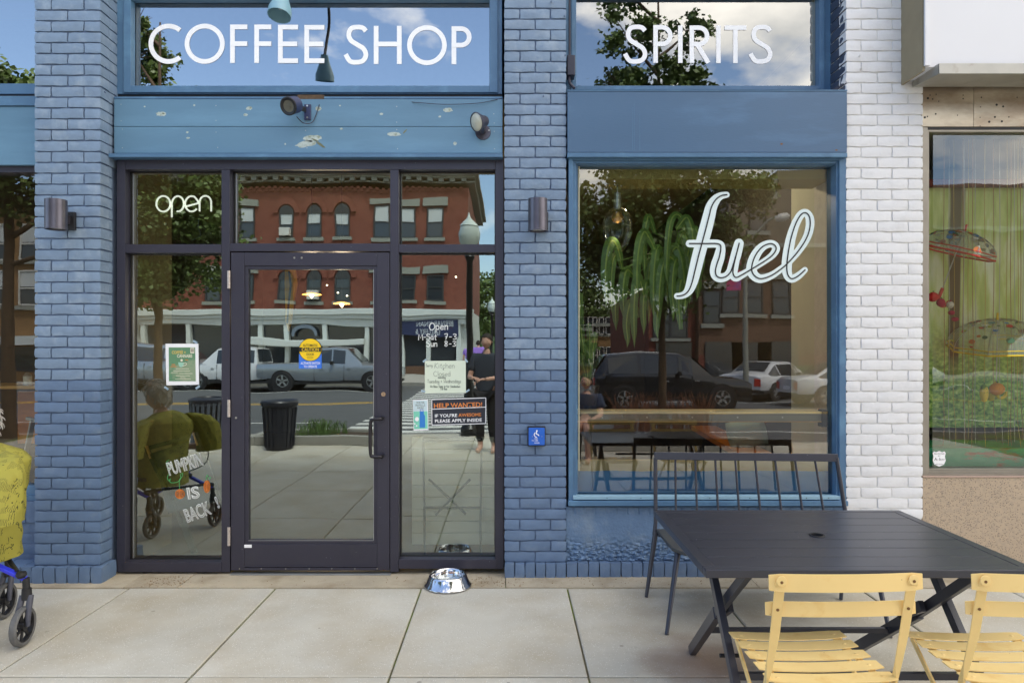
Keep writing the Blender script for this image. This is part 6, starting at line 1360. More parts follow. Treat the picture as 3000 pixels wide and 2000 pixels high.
def standing(name, label, loc, face, h, top, bottom, hair, arms='down', skin_m=M_skin, cat='person', sit=False):
    t = thing(name, label, cat, loc, math.atan2(face[1], face[0])+math.pi/2); k = h/1.75
    V3 = lambda x, y, z: (x*k, y*k, z*k)
    wr = {'down': ((.24, -.05, .82), (-.24, -.05, .82)), 'hold': ((.10, -.34, 1.10), (-.08, -.34, 1.08))}[arms]; el_ = {'down': ((.23, .02, 1.10), (-.23, .02, 1.10)), 'hold': ((.24, -.08, 1.10), (-.24, -.08, 1.10))}[arms]
    skin('body', {'p': (V3(0, 0, .95), (.13*k, .10*k)), 'c': (V3(0, 0, 1.25), (.15*k, .10*k)), 'nb': (V3(0, 0, 1.45), .06*k), 'n': (V3(0, -.01, 1.53), .05*k), 'sR': (V3(.17, 0, 1.40), .06*k), 'eR': (V3(*el_[0]), .04*k), 'wR': (V3(*wr[0]), .027*k), 'sL': (V3(-.17, 0, 1.40), .06*k), 'eL': (V3(*el_[1]), .04*k), 'wL': (V3(*wr[1]), .027*k),
        'hR': (V3(.09, 0, .88), .09*k), 'kR': (V3(.10, -.02, .5), .06*k), 'aR': (V3(.10, .02, .09), .04*k), 'tR': (V3(.11, -.13, .035), .035*k), 'hL': (V3(-.09, 0, .88), .09*k), 'kL': (V3(-.10, -.02, .5), .06*k), 'aL': (V3(-.10, .02, .09), .04*k), 'tL': (V3(-.11, -.13, .035), .035*k)},
        [('p', 'c'), ('c', 'nb'), ('nb', 'n'), ('c', 'sR'), ('sR', 'eR'), ('eR', 'wR'), ('c', 'sL'), ('sL', 'eL'), ('eL', 'wL'), ('p', 'hR'), ('hR', 'kR'), ('kR', 'aR'), ('aR', 'tR'), ('p', 'hL'), ('hL', 'kL'), ('kL', 'aL'), ('aL', 'tL')], skin_m, t, 2, 'p')
    mid = lambda a, b, f: tuple(Vector(a).lerp(Vector(b), f))
    skin('shirt', {'h': (V3(0, 0, .90), (.17*k, .13*k)), 'p': (V3(0, 0, 1.05), (.165*k, .125*k)), 'c': (V3(0, 0, 1.28), (.175*k, .125*k)), 'nb': (V3(0, 0, 1.43), .085*k), 'sR': (V3(.18, 0, 1.39), .085*k), 'uR': (V3(*mid((.18, 0, 1.39), el_[0], .75)), .068*k), 'sL': (V3(-.18, 0, 1.39), .085*k), 'uL': (V3(*mid((-.18, 0, 1.39), el_[1], .75)), .068*k)},
        [('h', 'p'), ('p', 'c'), ('c', 'nb'), ('c', 'sR'), ('sR', 'uR'), ('c', 'sL'), ('sL', 'uL')], top, t, 2, 'p')
    skin('trousers', {'p': (V3(0, 0, .92), (.15*k, .115*k)), 'hR': (V3(.09, 0, .84), .105*k), 'kR': (V3(.10, -.02, .5), .085*k), 'aR': (V3(.10, .02, .14), .06*k), 'hL': (V3(-.09, 0, .84), .105*k), 'kL': (V3(-.10, -.02, .5), .085*k), 'aL': (V3(-.10, .02, .14), .06*k)},
        [('p', 'hR'), ('hR', 'kR'), ('kR', 'aR'), ('p', 'hL'), ('hL', 'kL'), ('kL', 'aL')], bottom, t, 2, 'p')
    head(t, V3(0, -.02, 1.63), (0, -1, 0), .098*k, hair, skin_m)
    for s_ in (0, 1): hand(t, V3(*wr[s_]), (0, 0, -1) if arms == 'down' else (-.6 if s_ == 0 else .6, -.5, 0), (0, -1, 0) if arms == 'down' else (0, 0, 1), skin_m, k)
    return t
M_tee = mat('charcoal_tee', S(58, 64, 76), .85); M_lil = mat('lilac_tee', S(168, 128, 226), .8); M_blk = mat('black_shorts', S(34, 34, 38), .8); M_hd = mat('dark_hair', S(44, 36, 30), .7)
standing('person', 'person in a charcoal t-shirt standing on the sidewalk, reflected in the right pane', (X(1117, 5.2), -4.85, 0), (-.25, 1), 1.72, M_tee, M_blk, M_hd, 'hold')
yb2 = thing('tote_bag', 'yellow cloth bag hanging at the side of the person in the charcoal t-shirt', 'bag', (X(1128, 5.1)+.17, -4.68, .72)); MB().lathe([(.001, -.22), (.10, -.2), (.12, -.05), (.09, .12), (.03, .2)], (0, 0, 0), 18, Matrix.Scale(.5, 3, Vector((1, 0, 0)))).obj('bag_body', mat('yellow_cloth', (0, 0, 0)), yb2, 60); MB().tube(smoothpts([(0, -.06, .16), (0, -.03, .4), (0, .03, .4), (0, .06, .16)], 5), .012, 6).obj('strap', MATS['yellow_cloth'], yb2)
# ================================================================== THE STREET ACROSS (seen in the glass)
def far_mat(nm, col, **k): return mat(nm, col, **k)
M_rb1 = mat('red_brick_wall', S(136, 80, 64), .85, var=.14, vs_=1.1, col2=S(120, 62, 46), c2s=2.5, c2lo=.5, c2hi=.7, bump=.002, bs=8)
# brick courses too small to pick apart: fine pattern in the material
def brickify(m, scale=5.2):
    nt = m.node_tree; n = nt.nodes; l = nt.links.new; b = n['Principled BSDF']; src = b.inputs['Base Color'].links[0].from_socket
    t = n.new('ShaderNodeTexCoord'); mp_ = n.new('ShaderNodeMapping'); mp_.inputs['Rotation'].default_value = (R(90), 0, 0); l(t.outputs['Object'], mp_.inputs[0])
    bt = n.new('ShaderNodeTexBrick'); bt.inputs['Scale'].default_value = scale; bt.inputs['Color1'].default_value = (1, 1, 1, 1); bt.inputs['Color2'].default_value = (.78, .78, .78, 1); bt.inputs['Mortar'].default_value = (.62, .6, .56, 1); bt.inputs['Mortar Size'].default_value = .03
    l(mp_.outputs[0], bt.inputs[0]); mm = n.new('ShaderNodeMixRGB'); mm.blend_type = 'MULTIPLY'; mm.inputs[0].default_value = .8; l(src, mm.inputs[1]); l(bt.outputs[0], mm.inputs[2]); l(mm.outputs[0], b.inputs['Base Color'])
brickify(M_rb1)
M_tb = mat('tan_brick_wall', S(150, 116, 76), .85, var=.12, vs_=1.5); brickify(M_tb)
M_db = mat('brown_brick_wall', S(112, 84, 66), .85, var=.12, vs_=1.2); brickify(M_db)
M_stone = mat('grey_stone_trim', S(142, 144, 134), .8, var=.1, vs_=2); M_wt = mat('white_shopfront_paint', S(206, 212, 208), .6, var=.06, vs_=1.5)
M_blind = mat('window_blind', S(196, 200, 198), .7, var=.06, vs_=2); M_wf = mat('window_frame_dark', S(58, 60, 60), .6); M_wfw = mat('window_frame_white', S(206, 204, 196), .6)
M_fg = bpy.data.materials.new('far_glass'); M_fg.use_nodes = True; b_ = M_fg.node_tree.nodes['Principled BSDF']; b_.inputs['Base Color'].default_value = S(48, 54, 60); b_.inputs['Roughness'].default_value = .08; b_.inputs['Coat Weight'].default_value = .6
BY = -29.3
class WinLib: pass
_wm = {}
def far_window(parent, x, z, w, h, y, mf=M_wf, blind=.5, arch=False, lintel=True, ac=False, sgn=1):
    """window facing +y; frame with sash, pane, blind, lintel and sill"""
    key = (w, h, mf.name, blind, arch, lintel)
    def put(nm, mk, par, m):
        k = key+(nm,)
        if k not in _wm:
            mb = mk(); me = bpy.data.meshes.new(nm); me.from_pydata(mb.v, [], mb.f); me.materials.append(m); me.update(); _wm[k] = me
        o = bpy.data.objects.new(nm, _wm[k]); C.objects.link(o); o.parent = par; return o
    def fr():
        mb = MB(); t = .06
        mb.box(-w/2, -w/2+t, -.05, .03, 0, h); mb.box(w/2-t, w/2, -.05, .03, 0, h); mb.box(-w/2+t, w/2-t, -.05, .03, 0, t); mb.box(-w/2+t, w/2-t, -.05, .03, h-t, h); mb.box(-w/2+t, w/2-t, -.05, .035, h*.5-t/2, h*.5+t/2)
        if arch:
            pts = [(w/2*math.cos(math.pi*i/12), h+w/2*math.sin(math.pi*i/12)) for i in range(13)]; mb.prism(pts, .0, .03)
        return mb
    f = put('window', fr, parent, mf); f.location = (x, y+.055, z)
    p = put('pane', lambda: MB().box(-w/2+.06, w/2-.06, -.03, -.02, .06, h-.06), f, M_fg)
    if blind: put('blind', lambda: MB().box(-w/2+.07, w/2-.07, -.018, -.010, h*(1-blind), h-.07), f, M_blind)
    if lintel: put('lintel', lambda: MB().box(-w/2-.22, w/2+.22, -.05, .09, h+.06, h+.36), f, M_stone)
    elif arch:
        def hood():
            mb = MB(); n = 14; P = [((w/2+.06)*math.cos(math.pi*i/n), h+(w/2+.06)*math.sin(math.pi*i/n)) for i in range(n+1)]; Q = [((w/2+.30)*math.cos(math.pi*i/n), h+(w/2+.30)*math.sin(math.pi*i/n)) for i in range(n+1)]
            for i in range(n): mb._add([(P[i][0], .05, P[i][1]), (P[i+1][0], .05, P[i+1][1]), (Q[i+1][0], .05, Q[i+1][1]), (Q[i][0], .05, Q[i][1]), (Q[i][0], -.02, Q[i][1]), (Q[i+1][0], -.02, Q[i+1][1])], [(0, 1, 2, 3), (3, 2, 5, 4)])
            return mb
        put('arch_hood', hood, f, M_rb1)
    put('sill', lambda: MB().box(-w/2-.12, w/2+.12, -.05, .12, -.18, -.02), f, M_stone)
    if ac: put('air_conditioner', lambda: MB().box(-.27, .27, .03, .38, .08, .48), f, M_wfw)
bb = thing('brick_building', 'red brick three storey corner building with white shopfront, reflected in the door glass', 'building')
bx0, bx1 = -20.5, -2.0; top_z = 9.35
box('wall', bx0, bx1, BY-12, BY, 3.3, top_z, M_rb1, bb)
box('shopfront_wall', bx0, bx1, BY-12, BY-.35, 0, 3.299, M_wt, bb)
DV = lambda u: (u-1168)*K*(2*.22+CAM_D-BY)      # x of something seen mirrored at u on that facade
ZV = lambda v: EYE-(v-791)*K*(2*.22+CAM_D-BY)
for w_, a, b in (('cornice', ZV(400), ZV(407)), ('cornice', ZV(407.2), ZV(411)), ('frieze', ZV(417), ZV(421))): MB().box(bx0-.1, bx1+(.5 if a > ZV(406) else .3), BY-12, BY+(.55 if a > ZV(406) else .38 if w_ == 'cornice' else .06), b, a).obj(w_, M_stone, bb)
me = None
for i in range(34):
    x = bx1-.25-i*.55
    if me is None: o = MB().box(-.12, .12, -.05, .32, -.18, 0).obj('bracket', M_stone, bb); me = o.data
    else: o = bpy.data.objects.new('bracket', me); C.objects.link(o); o.parent = bb
    o.location = (x, BY, ZV(411.3))
me = None
for row, zz in enumerate((ZV(431), ZV(437))):
    for i in range(62):
        x = bx1-.4-i*.3-(row*.15)
        if me is None: o = MB().box(-.08, .08, -.01, .06, -.12, 0).obj('corbel', M_rb1, bb); me = o.data
        else: o = bpy.data.objects.new('corbel', me); C.objects.link(o); o.parent = bb
        o.location = (x, BY, zz)
for u, k_ in ((500-12, 'r'), (567, 'r'), (658, 'a'), (723, 'a'), (787, 'a'), (877, 'b'), (935, 'b'), (1000, 'b')):
    x = DV(u); w_ = .72 if k_ != 'b' else .82
    for row in (0, 1):
        zb_ = ZV(546 if row == 0 else 693)+.0; h_ = (ZV(472)-ZV(546)) if k_ != 'a' else (ZV(484)-ZV(546))
        if row: zb_ = ZV(692); h_ = (ZV(628)-ZV(692)) if k_ != 'a' else (ZV(636)-ZV(692))
        far_window(bb, x, zb_, w_, round(h_, 2), BY, M_wf, .5 if row == 0 else .0, k_ == 'a', k_ != 'a', (u == 658 and row == 0) or (u == 723 and row == 1))
for u in (430, 360): far_window(bb, DV(u), ZV(546), .8, 1.5, BY, M_wf, .5, False, True)
# ground floor
box('shop_cornice', bx0-.05, bx1+.25, BY-.34, BY+.28, ZV(726), ZV(711), M_wt, bb, .03); box('shop_cornice', bx0, bx1+.12, BY-.34, BY+.12, ZV(735), ZV(726.3), M_wt, bb, .02)
box('sign_band', bx0, bx1, BY-.34, BY, 2.5, ZV(735.4), M_wt, bb)
box('sign_board', DV(916), DV(1052), BY+.001, BY+.05, ZV(770), ZV(738), mat('navy_sign', S(38, 48, 84), .5), bb)
M_sl = mat('sign_letters', S(206, 212, 216), .5)
o = text('BERNAR YNAN', 0, 0, 0, .26, M_sl, bb, width=1.75); o.rotation_euler = (0, 0, math.pi); o.location = (DV(1040), BY+.056, ZV(753))
o = text('GALLERY &', 0, 0, 0, .20, M_sl, bb, width=1.15); o.rotation_euler = (0, 0, math.pi); o.location = (DV(1010), BY+.056, ZV(767))
for u in (330, 430, 520, 600, 660, 745, 842, 922, 984, 1052): box('shop_pier', DV(u)-.11, DV(u)+.11, BY-.34, BY-.02, 0, 2.499, M_wt, bb)
us = (330, 430, 520, 600, 660, 745, 842, 922, 984, 1052)
for a, b in zip(us, us[1:]):
    x0_, x1_ = DV(a)+.112, DV(b)-.112
    box('shop_window', x0_, x1_, BY-.30, BY-.28, .45, 2.45, M_fg, bb); box('stall_riser', x0_, x1_, BY-.33, BY-.2, 0, .449, M_wt if a != 922 else M_db, bb)
box('white_awning', DV(560), DV(840), BY, BY+.5, ZV(792), ZV(775), M_wt, bb, .05)
lg = [(DV(700)+.55*math.cos(t), ZV(765)+.28*math.sin(t)) for t in [math.pi*i/10 for i in range(11)]]
MB().ribbon(lg, .07, BY+.02, .001).obj('sign_arch', mat('grey_sign', S(110, 122, 136), .6), bb)
# right building with blank upper wall and a brown brick front
rb_ = thing('brown_building', 'brown brick building with stepped grey parapet and shops, reflected right of the word fuel', 'building')
DF = lambda u, y=-26.0: (u-1168)*K*(2*.19+CAM_D-y)
ZF = lambda v, y=-26.0: EYE-(v-(791+14))*K*(2*.19+CAM_D-y)
x0_ = DF(1610); M_gw = mat('grey_blank_wall', S(116, 106, 92), .85, var=.1, vs_=1)
box('wall', x0_, 40, -38, -26, 0, ZF(545), M_db, rb_); box('upper_wall', x0_+.2, 40, -38, -26.3, ZF(545)+.001, ZF(440), M_gw, rb_)
for i, (a, b, v) in enumerate(((1640, 1690, 425), (1690.5, 1740, 408), (1740.5, 1800, 390), (1800.5, 2100, 372))): box('parapet', DF(a), DF(b), -38, -26.3, ZF(440)+.001*(i+1), ZF(v), M_gw if i != 2 else M_stone, rb_)
box('cornice', x0_-.15, 40, -26.299, -25.75, ZF(555), ZF(545.2), M_stone, rb_, .03)
for u, v in ((1628, 525), (1664, 498), (1752, 505), (1628+55, 700), (1738, 700), (1800, 700), (1640, 720)): far_window(rb_, DF(u), ZF(v+10), .8, 1.5, -26.29 if v < 600 else -25.99, M_wf, .0, False, v > 600)
for k in range(5): box('siding', x0_, 40, -25.998, -25.95, ZF(840-k*9+8), ZF(840-k*9), mat('red_siding', S(110, 56, 44), .7, var=.1), rb_)
for u in (1670, 1730, 1790): box('shop_window', DF(u)-.9, DF(u)+.9, -25.949, -25.9, .4, 2.2, M_fg, rb_)
box('shop_sign', DF(1812), DF(1885), -25.9, -25.85, ZF(835)-.25, ZF(835)+.15, mat('green_sign', S(54, 84, 50), .6), rb_)
rb2 = thing('red_building', 'red brick shop building behind the dark estate car in the reflection', 'building')
box('wall', DF(1500), x0_-.02, -38, -26.5, 0, ZF(645), M_rb1, rb2); box('cornice', DF(1500)-.1, x0_-.03, -26.499, -26.1, ZF(652), ZF(645.5), M_stone, rb2)
for u in (1530, 1570): far_window(rb2, DF(u), ZF(760), .8, 1.5, -26.49, M_wf, .3)
for k in range(5): box('siding', DF(1500), x0_-.02, -26.499, -26.45, ZF(840-k*9+8), ZF(840-k*9), MATS['red_siding'], rb2)
box('shop_window', DF(1515), DF(1600), -26.449, -26.4, .4, 2.2, M_fg, rb2)
# distant row seen past the tree
for i, (a, b, v, m, lab) in enumerate(((1330, 1362, 745, M_rb1, 'far small red brick house down the street left of the hanging leaves'), (1364, 1410, 735, M_tb, 'far tan brick house down the street beside the red brick one'), (1412, 1470, 750, M_db, 'far brown brick house down the street behind the tree trunk'))):
    t = thing('far_house', lab, 'house'); y_ = -50-i; kx = K*(2*.19+CAM_D-y_); xa, xb = (a-1168)*kx, (b-1168)*kx; zt_2 = EYE-(v-805)*kx
    box('wall', xa, xb, y_-8, y_, 0, zt_2, m, t); box('roof_edge', xa-.1, xb+.1, y_-8, y_+.25, zt_2+.001, zt_2+.25, M_stone, t)
    for j in range(3):
        xx = xa+(xb-xa)*(j+.5)/3
        for zz in (1.0, 3.4): far_window(t, xx, zz, .8, 1.4, y_+.01, M_wfw, .0, False, False)
# far left building with shingle roof
lb = thing('tan_building', 'tan brick house with grey shingle roof and white windows, reflected in the far left window', 'building')
YL = -24.0; DL = lambda u: (u-1168)*K*(2*.21+CAM_D-YL); ZL = lambda v: EYE-(v-791)*K*(2*.21+CAM_D-YL)
box('wall', DL(-260), DL(140), YL-8, YL, 0, ZL(465), M_tb, lb)
M_shing = mat('grey_shingle', S(104, 100, 96), .9, var=.2, vs_=6)
MB().prism([(YL+.4, ZL(468)), (YL-4, ZL(425)+.4), (YL-8.4, ZL(468)), (YL-8.4, ZL(468)-.12), (YL+.4, ZL(468)-.12)], DL(-270), DL(145), lambda a, y, b: (y, a, b)).obj('roof', M_shing, lb, None, 0, True)
box('gutter', DL(-265), DL(142), YL+.4, YL+.5, ZL(476), ZL(466), mat('brown_red_trim', S(110, 56, 46), .6), lb)
for u in (10, 68, -60): 
    for v in (600, 705): far_window(lb, DL(u), ZL(v-2), .8, 1.5, YL+.01, M_wfw, .45, False, False)
box('awning', DL(-200), DL(120), YL, YL+.9, ZL(790), ZL(770), M_wt, lb); box('shop_window', DL(-150), DL(110), YL+.001, YL+.02, .4, ZL(795), M_fg, lb)
# hill
hill = MB(); n = 60; vs = []; fs = []
for i in range(n+1):
    x = -120+240*i/n
    for j in range(8): vs.append((x, -110-j*12, -.4+(9+4*mnoise.noise(Vector((x*.02, j*.3, 0))))*math.sin(j/7*math.pi/2)))
for i in range(n):
    for j in range(7): a = i*8+j; fs.append((a, a+8, a+9, a+1))
hill._add(vs, fs); struct(hill.obj('hill', mat('wooded_hill', S(58, 80, 44), .95, var=.3, vs_=.4, bump=.6, bs=.5), None, 60))

# ------------------------------------------------------------------ trees
def tree(name, label, x, y, trunk_h, blobs, nleaf, lsize, tr=.09, cat='tree', group=None, seed=1, lean=0):
    t = thing(name, label, cat, (x, y, 0), 0, group); rn = random.Random(seed); mb = MB()
    top = max(b[2] for b in blobs)
    mb.tube(smoothpts([(0, 0, -.01), (lean*.3, .02, trunk_h*.5), (lean, 0, trunk_h), (lean*1.1, .03, top*.75), (lean*1.2, 0, top)], 4), tr, 10, True, [tr*(1.25 if i == 0 else 1-.85*i/16) for i in range(17)])
    for (bx, by, bz, br) in blobs:
        z0 = max(trunk_h*.8, bz-br*1.3); mb.tube(smoothpts([(lean, 0, z0), (lean+(bx-lean)*.5, by*.5, (z0+bz)/2-.02), (bx, by, bz)], 3), .03, 6, True, [tr*.42, tr*.38, tr*.34, tr*.28, tr*.2, tr*.14, tr*.08])
        for _ in range(7):
            a, e = rn.uniform(0, 6.28), rn.uniform(-.4, 1); mb.tube([(bx, by, bz), (bx+br*.85*math.cos(a)*math.cos(e), by+br*.85*math.sin(a)*math.cos(e), bz+br*.8*math.sin(e))], .01, 4, False, [tr*.13, tr*.04])
    mb.obj('trunk', M_bark, t, 60)
    vs = []; fs = []; tot = sum(b[3]**2 for b in blobs)
    for (bx, by, bz, br) in blobs:
        nc = max(4, int(14*br*br+8)); cl = []
        for _ in range(nc):
            v = Vector((rn.gauss(0, 1), rn.gauss(0, 1), rn.gauss(0, .85))).normalized()*br*rn.uniform(.45, 1.05); cl.append((Vector((bx, by, bz))+v, br*rn.uniform(.22, .42)))
        for k in range(int(nleaf*br*br/tot)):
            c, cr = cl[rn.randrange(nc)]; p = c+Vector((rn.gauss(0, .55), rn.gauss(0, .55), rn.gauss(0, .45)))*cr
            d = Vector((rn.gauss(0, 1), rn.gauss(0, 1), rn.gauss(-.3, .6))).normalized(); s_ = d.orthogonal().normalized(); s_.rotate(Matrix.Rotation(rn.uniform(0, 6.28), 3, d)); L_ = lsize*rn.uniform(.6, 1.25); w = L_*.36
            o = len(vs); vs += [p-d*L_*.5, p+s_*w, p+d*L_*.5, p-s_*w]; fs.append((o, o+1, o+2, o+3))
    mb = MB(); mb._add(vs, fs); mb.obj('crown', M_tleaf, t); return t
tree('street_tree', 'street tree at the kerb reflected behind the hanging leaves, in front of the word fuel', DF(1525, -6.3), -6.35, 2.3,
     [(-.55, 0, 3.1, .8), (.55, .1, 3.2, .8), (0, -.2, 3.9, 1.0), (-.9, .2, 3.7, .75), (1.0, 0, 4.1, .75), (-.3, 0, 4.9, .85), (.5, 0, 5.2, .75), (-.55, 0, 5.9, .55), (.35, .1, 6.1, .5), (-.5, 0, 6.8, .5), (.5, 0, 6.9, .34), (-.6, .1, 7.6, .42), (0, 0, 3.2, .9)], 42000, .09, .085, seed=3)
xt = (405-1168)*K*(2*.22+CAM_D+6.6)
tree('street_tree', 'street tree at the kerb reflected in the left panes behind the open sign', xt-.3, -6.6, 2.4,
     [(-.3, 0, 3.0, .9), (.35, .1, 3.3, .8), (-.8, 0, 3.8, .9), (.2, 0, 4.1, .95), (-.1, 0, 5.0, .8), (-.5, 0, 5.7, .6), (-.4, 0, 6.4, .5), (-.4, 0, 7.0, .32), (.6, .1, 3.9, .6)], 42000, .095, .09, seed=5)
tree('street_tree', 'street tree at the kerb reflected in the far left window', (20-1168)*K*(2*.21+CAM_D+6.6), -6.6, 3.6, [(0.1, 0, 4.6, .9), (1.1, 0, 4.0, .5), (-.5, .2, 5.0, .8), (0, 0, 5.6, .7), (1.3, 0, 3.3, .35)], 9000, .13, .12, seed=9)
for i, (x, y, h, r, lab) in enumerate(((2.2, -62, 8, 3.4, 'large far tree at the end of the side street, left one'), (7.5, -66, 9.5, 3.8, 'tallest far tree at the end of the side street'), (-2.4, -74, 9, 4.2, 'far tree half behind the corner of the red brick building'), (14, -70, 8, 3.6, 'far tree right of the side street behind the brown building'), (4.2, -48, 4.4, 2.0, 'low bushy tree in the side street, nearest of the far trees'))):
    tree('far_tree', lab, x, y, h*.3, [(0, 0, h*.62, r*.8), (-r*.5, 0, h*.5, r*.6), (r*.5, .3, h*.52, r*.6), (0, 0, h*.88, r*.5)], 5000, .5, .2, group='trees at the end of the side street', seed=20+i)

# ------------------------------------------------------------------ vehicles
def wheel(parent, x, y, r, w=.2):
    mb = MB(); q = Matrix.Rotation(R(90), 3, 'X'); mb.lathe([(r*.62, -w/2), (r*.93, -w/2), (r, -w/2+.03), (r, w/2-.03), (r*.93, w/2), (r*.62, w/2)], (x, y, r), 28, q); o = mb.obj('wheel', M_blackdark, parent, 40)
    mb = MB(); mb.lathe([(.001, w*.38), (r*.6, w*.3), (r*.62, w*.2)], (x, y, r), 24, q); mb.lathe([(.001, -w*.38), (r*.6, -w*.3), (r*.62, -w*.2)], (x, y, r), 24, q)
    mb.obj('wheel_disc', M_dark, o, 40)
    mb = MB()
    for k in range(5):
        a = 2*math.pi*k/5+.3
        for s_ in (-1, 1): mb.bar((x, y+s_*w*.42, r), (x+r*.58*math.cos(a), y+s_*w*.42, r+r*.58*math.sin(a)), .07, .03, (0, 1, 0))
    mb.lathe([(r*.56, -w*.44), (r*.63, -w*.44), (r*.63, w*.44), (r*.56, w*.44)], (x, y, r), 24, q); mb.obj('rim', M_bead, o, 40)
def car(name, label, cat, loc, rz, paint, st_, wheels, wr, lights=True, glassr=(), group=None, tail=True):
    """st_: stations (x, z_low, z_belt, z_top, half_width_belt, half_width_top)"""
    t = thing(name, label, cat, loc, rz, group); vs = []; fs = []; nS = len(st_)
    for (x, zl, zb, zt, hb, ht) in st_:
        half = [(hb*.93, zl), (hb*1.0, zl+(zb-zl)*.35), (hb*1.0, zl+(zb-zl)*.75), (hb*.965, zb), (ht+(hb-ht)*.06, zt-.05 if zt > zb+.1 else zb+(zt-zb)*.6), (ht*.88, zt), (ht*.45, zt+.015)]
        row = [(x, -a, b) for a, b in half]+[(x, a, b) for a, b in half[::-1]]; vs += row
    m = 14
    for i in range(nS-1):
        for k in range(m-1): fs.append((i*m+k, (i+1)*m+k, (i+1)*m+k+1, i*m+k+1))
        fs.append((i*m+m-1, (i+1)*m+m-1, (i+1)*m, i*m))
    fs += [tuple(range(m)), tuple((nS-1)*m+k for k in range(m))[::-1]]
    mb = MB(); mb._add(vs, fs); mb.obj('body', paint, t, 38, 0, True)
    P = lambda i, f, s_: (lambda a: (a[0], s_*((a[4]*.965)*(1-f)+(a[5]+(a[4]-a[5])*.06)*f+.012), a[2]*(1-f)+(a[3]-.05)*f))(st_[i])
    for (i, j) in glassr:
        for s_ in (-1, 1):
            lerp = lambda p, q, f: tuple(p[k]*(1-f)+q[k]*f for k in range(3)); a, b, c, d = P(i, .10, s_), P(j, .10, s_), P(j, .90, s_), P(i, .90, s_)
            MB().face(lerp(a, b, .04), lerp(b, a, .04), lerp(c, d, .04), lerp(d, c, .04)).obj('window', M_fg, t)
    for i, (a, b) in enumerate(zip(st_, st_[1:])):      # windscreens: where the roof line rises or falls steeply
        if abs(a[3]-b[3]) > .3 and abs(b[0]-a[0]) < 1.0:
            f = lambda s0, e, g: (s0[0], g*(s0[5]*.86), s0[3]+.012); lo, hi = (a, b) if a[3] < b[3] else (b, a)
            q = lambda t_, g: tuple(f(lo, 0, g)[k]*(1-t_)+f(hi, 0, g)[k]*t_ for k in range(3))
            off = Vector((0.02 if lo[0] > hi[0] else -.02, 0, .012)); MB().face(*[tuple(Vector(v)+off) for v in (q(.08, -1), q(.92, -1), q(.92, 1), q(.08, 1))]).obj('windscreen', M_fg, t)
    for wx in wheels:
        for s_ in (-1, 1):
            hw = st_[nS//2][4]; MB().cyl((wx, s_*(hw-.05), wr), (wx, s_*(hw+.008), wr), wr*1.16, n=26).obj('wheel_arch', M_dark, t); wheel(t, wx, s_*(hw-.07), wr)
    xr2, xf2 = st_[0][0], st_[-1][0]; hb = st_[0][4]
    for s_ in (-1, 1):
        MB().box(xr2-.015, xr2+.10, s_*hb*.70, s_*hb*.97, st_[0][2]-.30, st_[0][2]-.04).obj('tail_light', mat('tail_red', S(210, 30, 24), .3), t); MB().box(xf2-.25, xf2+.012, s_*st_[-1][4]*.62, s_*st_[-1][4]*.95, st_[-1][2]-.22, st_[-1][2]-.05).obj('headlight', M_bead, t)
        MB().box(st_[nS//2][0]-.05, st_[nS//2][0]+.05, s_*st_[nS//2][4], s_*(st_[nS//2][4]+.17), st_[nS//2][2]+.02, st_[nS//2][2]+.16).obj('mirror', M_dark, t, None, .02)
    MB().box(xr2+.05, xf2-.05, -st_[nS//2][4]-.006, st_[nS//2][4]+.006, .30, .40).obj('door_sill', M_dark, t)
    MB().box(xr2-.02, xr2-.002, -.24, .24, .55, .68).obj('number_plate', M_vinyl, t)
    for dx in (.22, .50):
        for s_ in (-1, 1): x_ = xr2+(xf2-xr2)*(.33+dx*.7)-.2; MB().box(x_, x_+.14, s_*st_[nS//2][4], s_*(st_[nS//2][4]+.03), st_[nS//2][2]-.16, st_[nS//2][2]-.12).obj('door_handle', M_bead, t)
    for dx in (.12, .42): x_ = xr2+(xf2-xr2)*(.33+dx*.7); MB().box(x_-.006, x_+.006, -st_[nS//2][4]-.004, st_[nS//2][4]+.004, .42, st_[nS//2][2]).obj('door_seam', M_dark, t)
    return t
PW = mat('white_car_paint', S(214, 216, 218), .25, coat=1.0); PS = mat('silver_car_paint', S(150, 158, 166), .28, metal=.5, coat=1.0); PB = mat('black_car_paint', S(24, 26, 30), .22, coat=1.0)
suv = [(-2.35, .45, 1.02, 1.06, .90, .80), (-2.28, .36, 1.05, 1.20, .95, .76), (-1.95, .32, 1.06, 1.70, .96, .70), (-1.0, .30, 1.05, 1.78, .97, .70), (.2, .30, 1.02, 1.76, .97, .70), (.65, .30, 1.00, 1.62, .97, .68), (1.25, .30, 1.0, 1.06, .96, .72), (2.0, .32, .93, .96, .94, .74), (2.4, .40, .80, .84, .86, .70)]
sedan = [(-2.3, .45, .86, .90, .86, .74), (-2.2, .36, .92, .98, .90, .74), (-1.6, .30, .93, 1.03, .91, .70), (-.95, .28, .92, 1.42, .92, .62), (.2, .28, .90, 1.45, .92, .62), (.5, .28, .89, 1.36, .92, .62), (1.15, .28, .88, .94, .91, .70), (1.9, .30, .80, .84, .88, .70), (2.3, .38, .66, .70, .80, .66)]
truck = [(-2.8, .55, 1.12, 1.16, .95, .88), (-2.6, .50, 1.12, 1.16, .97, .90), (-.9, .45, 1.12, 1.16, .98, .90), (-.82, .45, 1.12, 1.80, .98, .74), (.2, .42, 1.10, 1.88, .98, .74), (.75, .42, 1.08, 1.80, .98, .74), (1.4, .42, 1.08, 1.16, .98, .82), (2.4, .45, 1.02, 1.06, .96, .82), (2.8, .50, .90, .95, .90, .80)]
zc_ = -.13
VX = lambda u, y, yg_=.22: (u-1168)*K*(2*yg_+CAM_D-y)
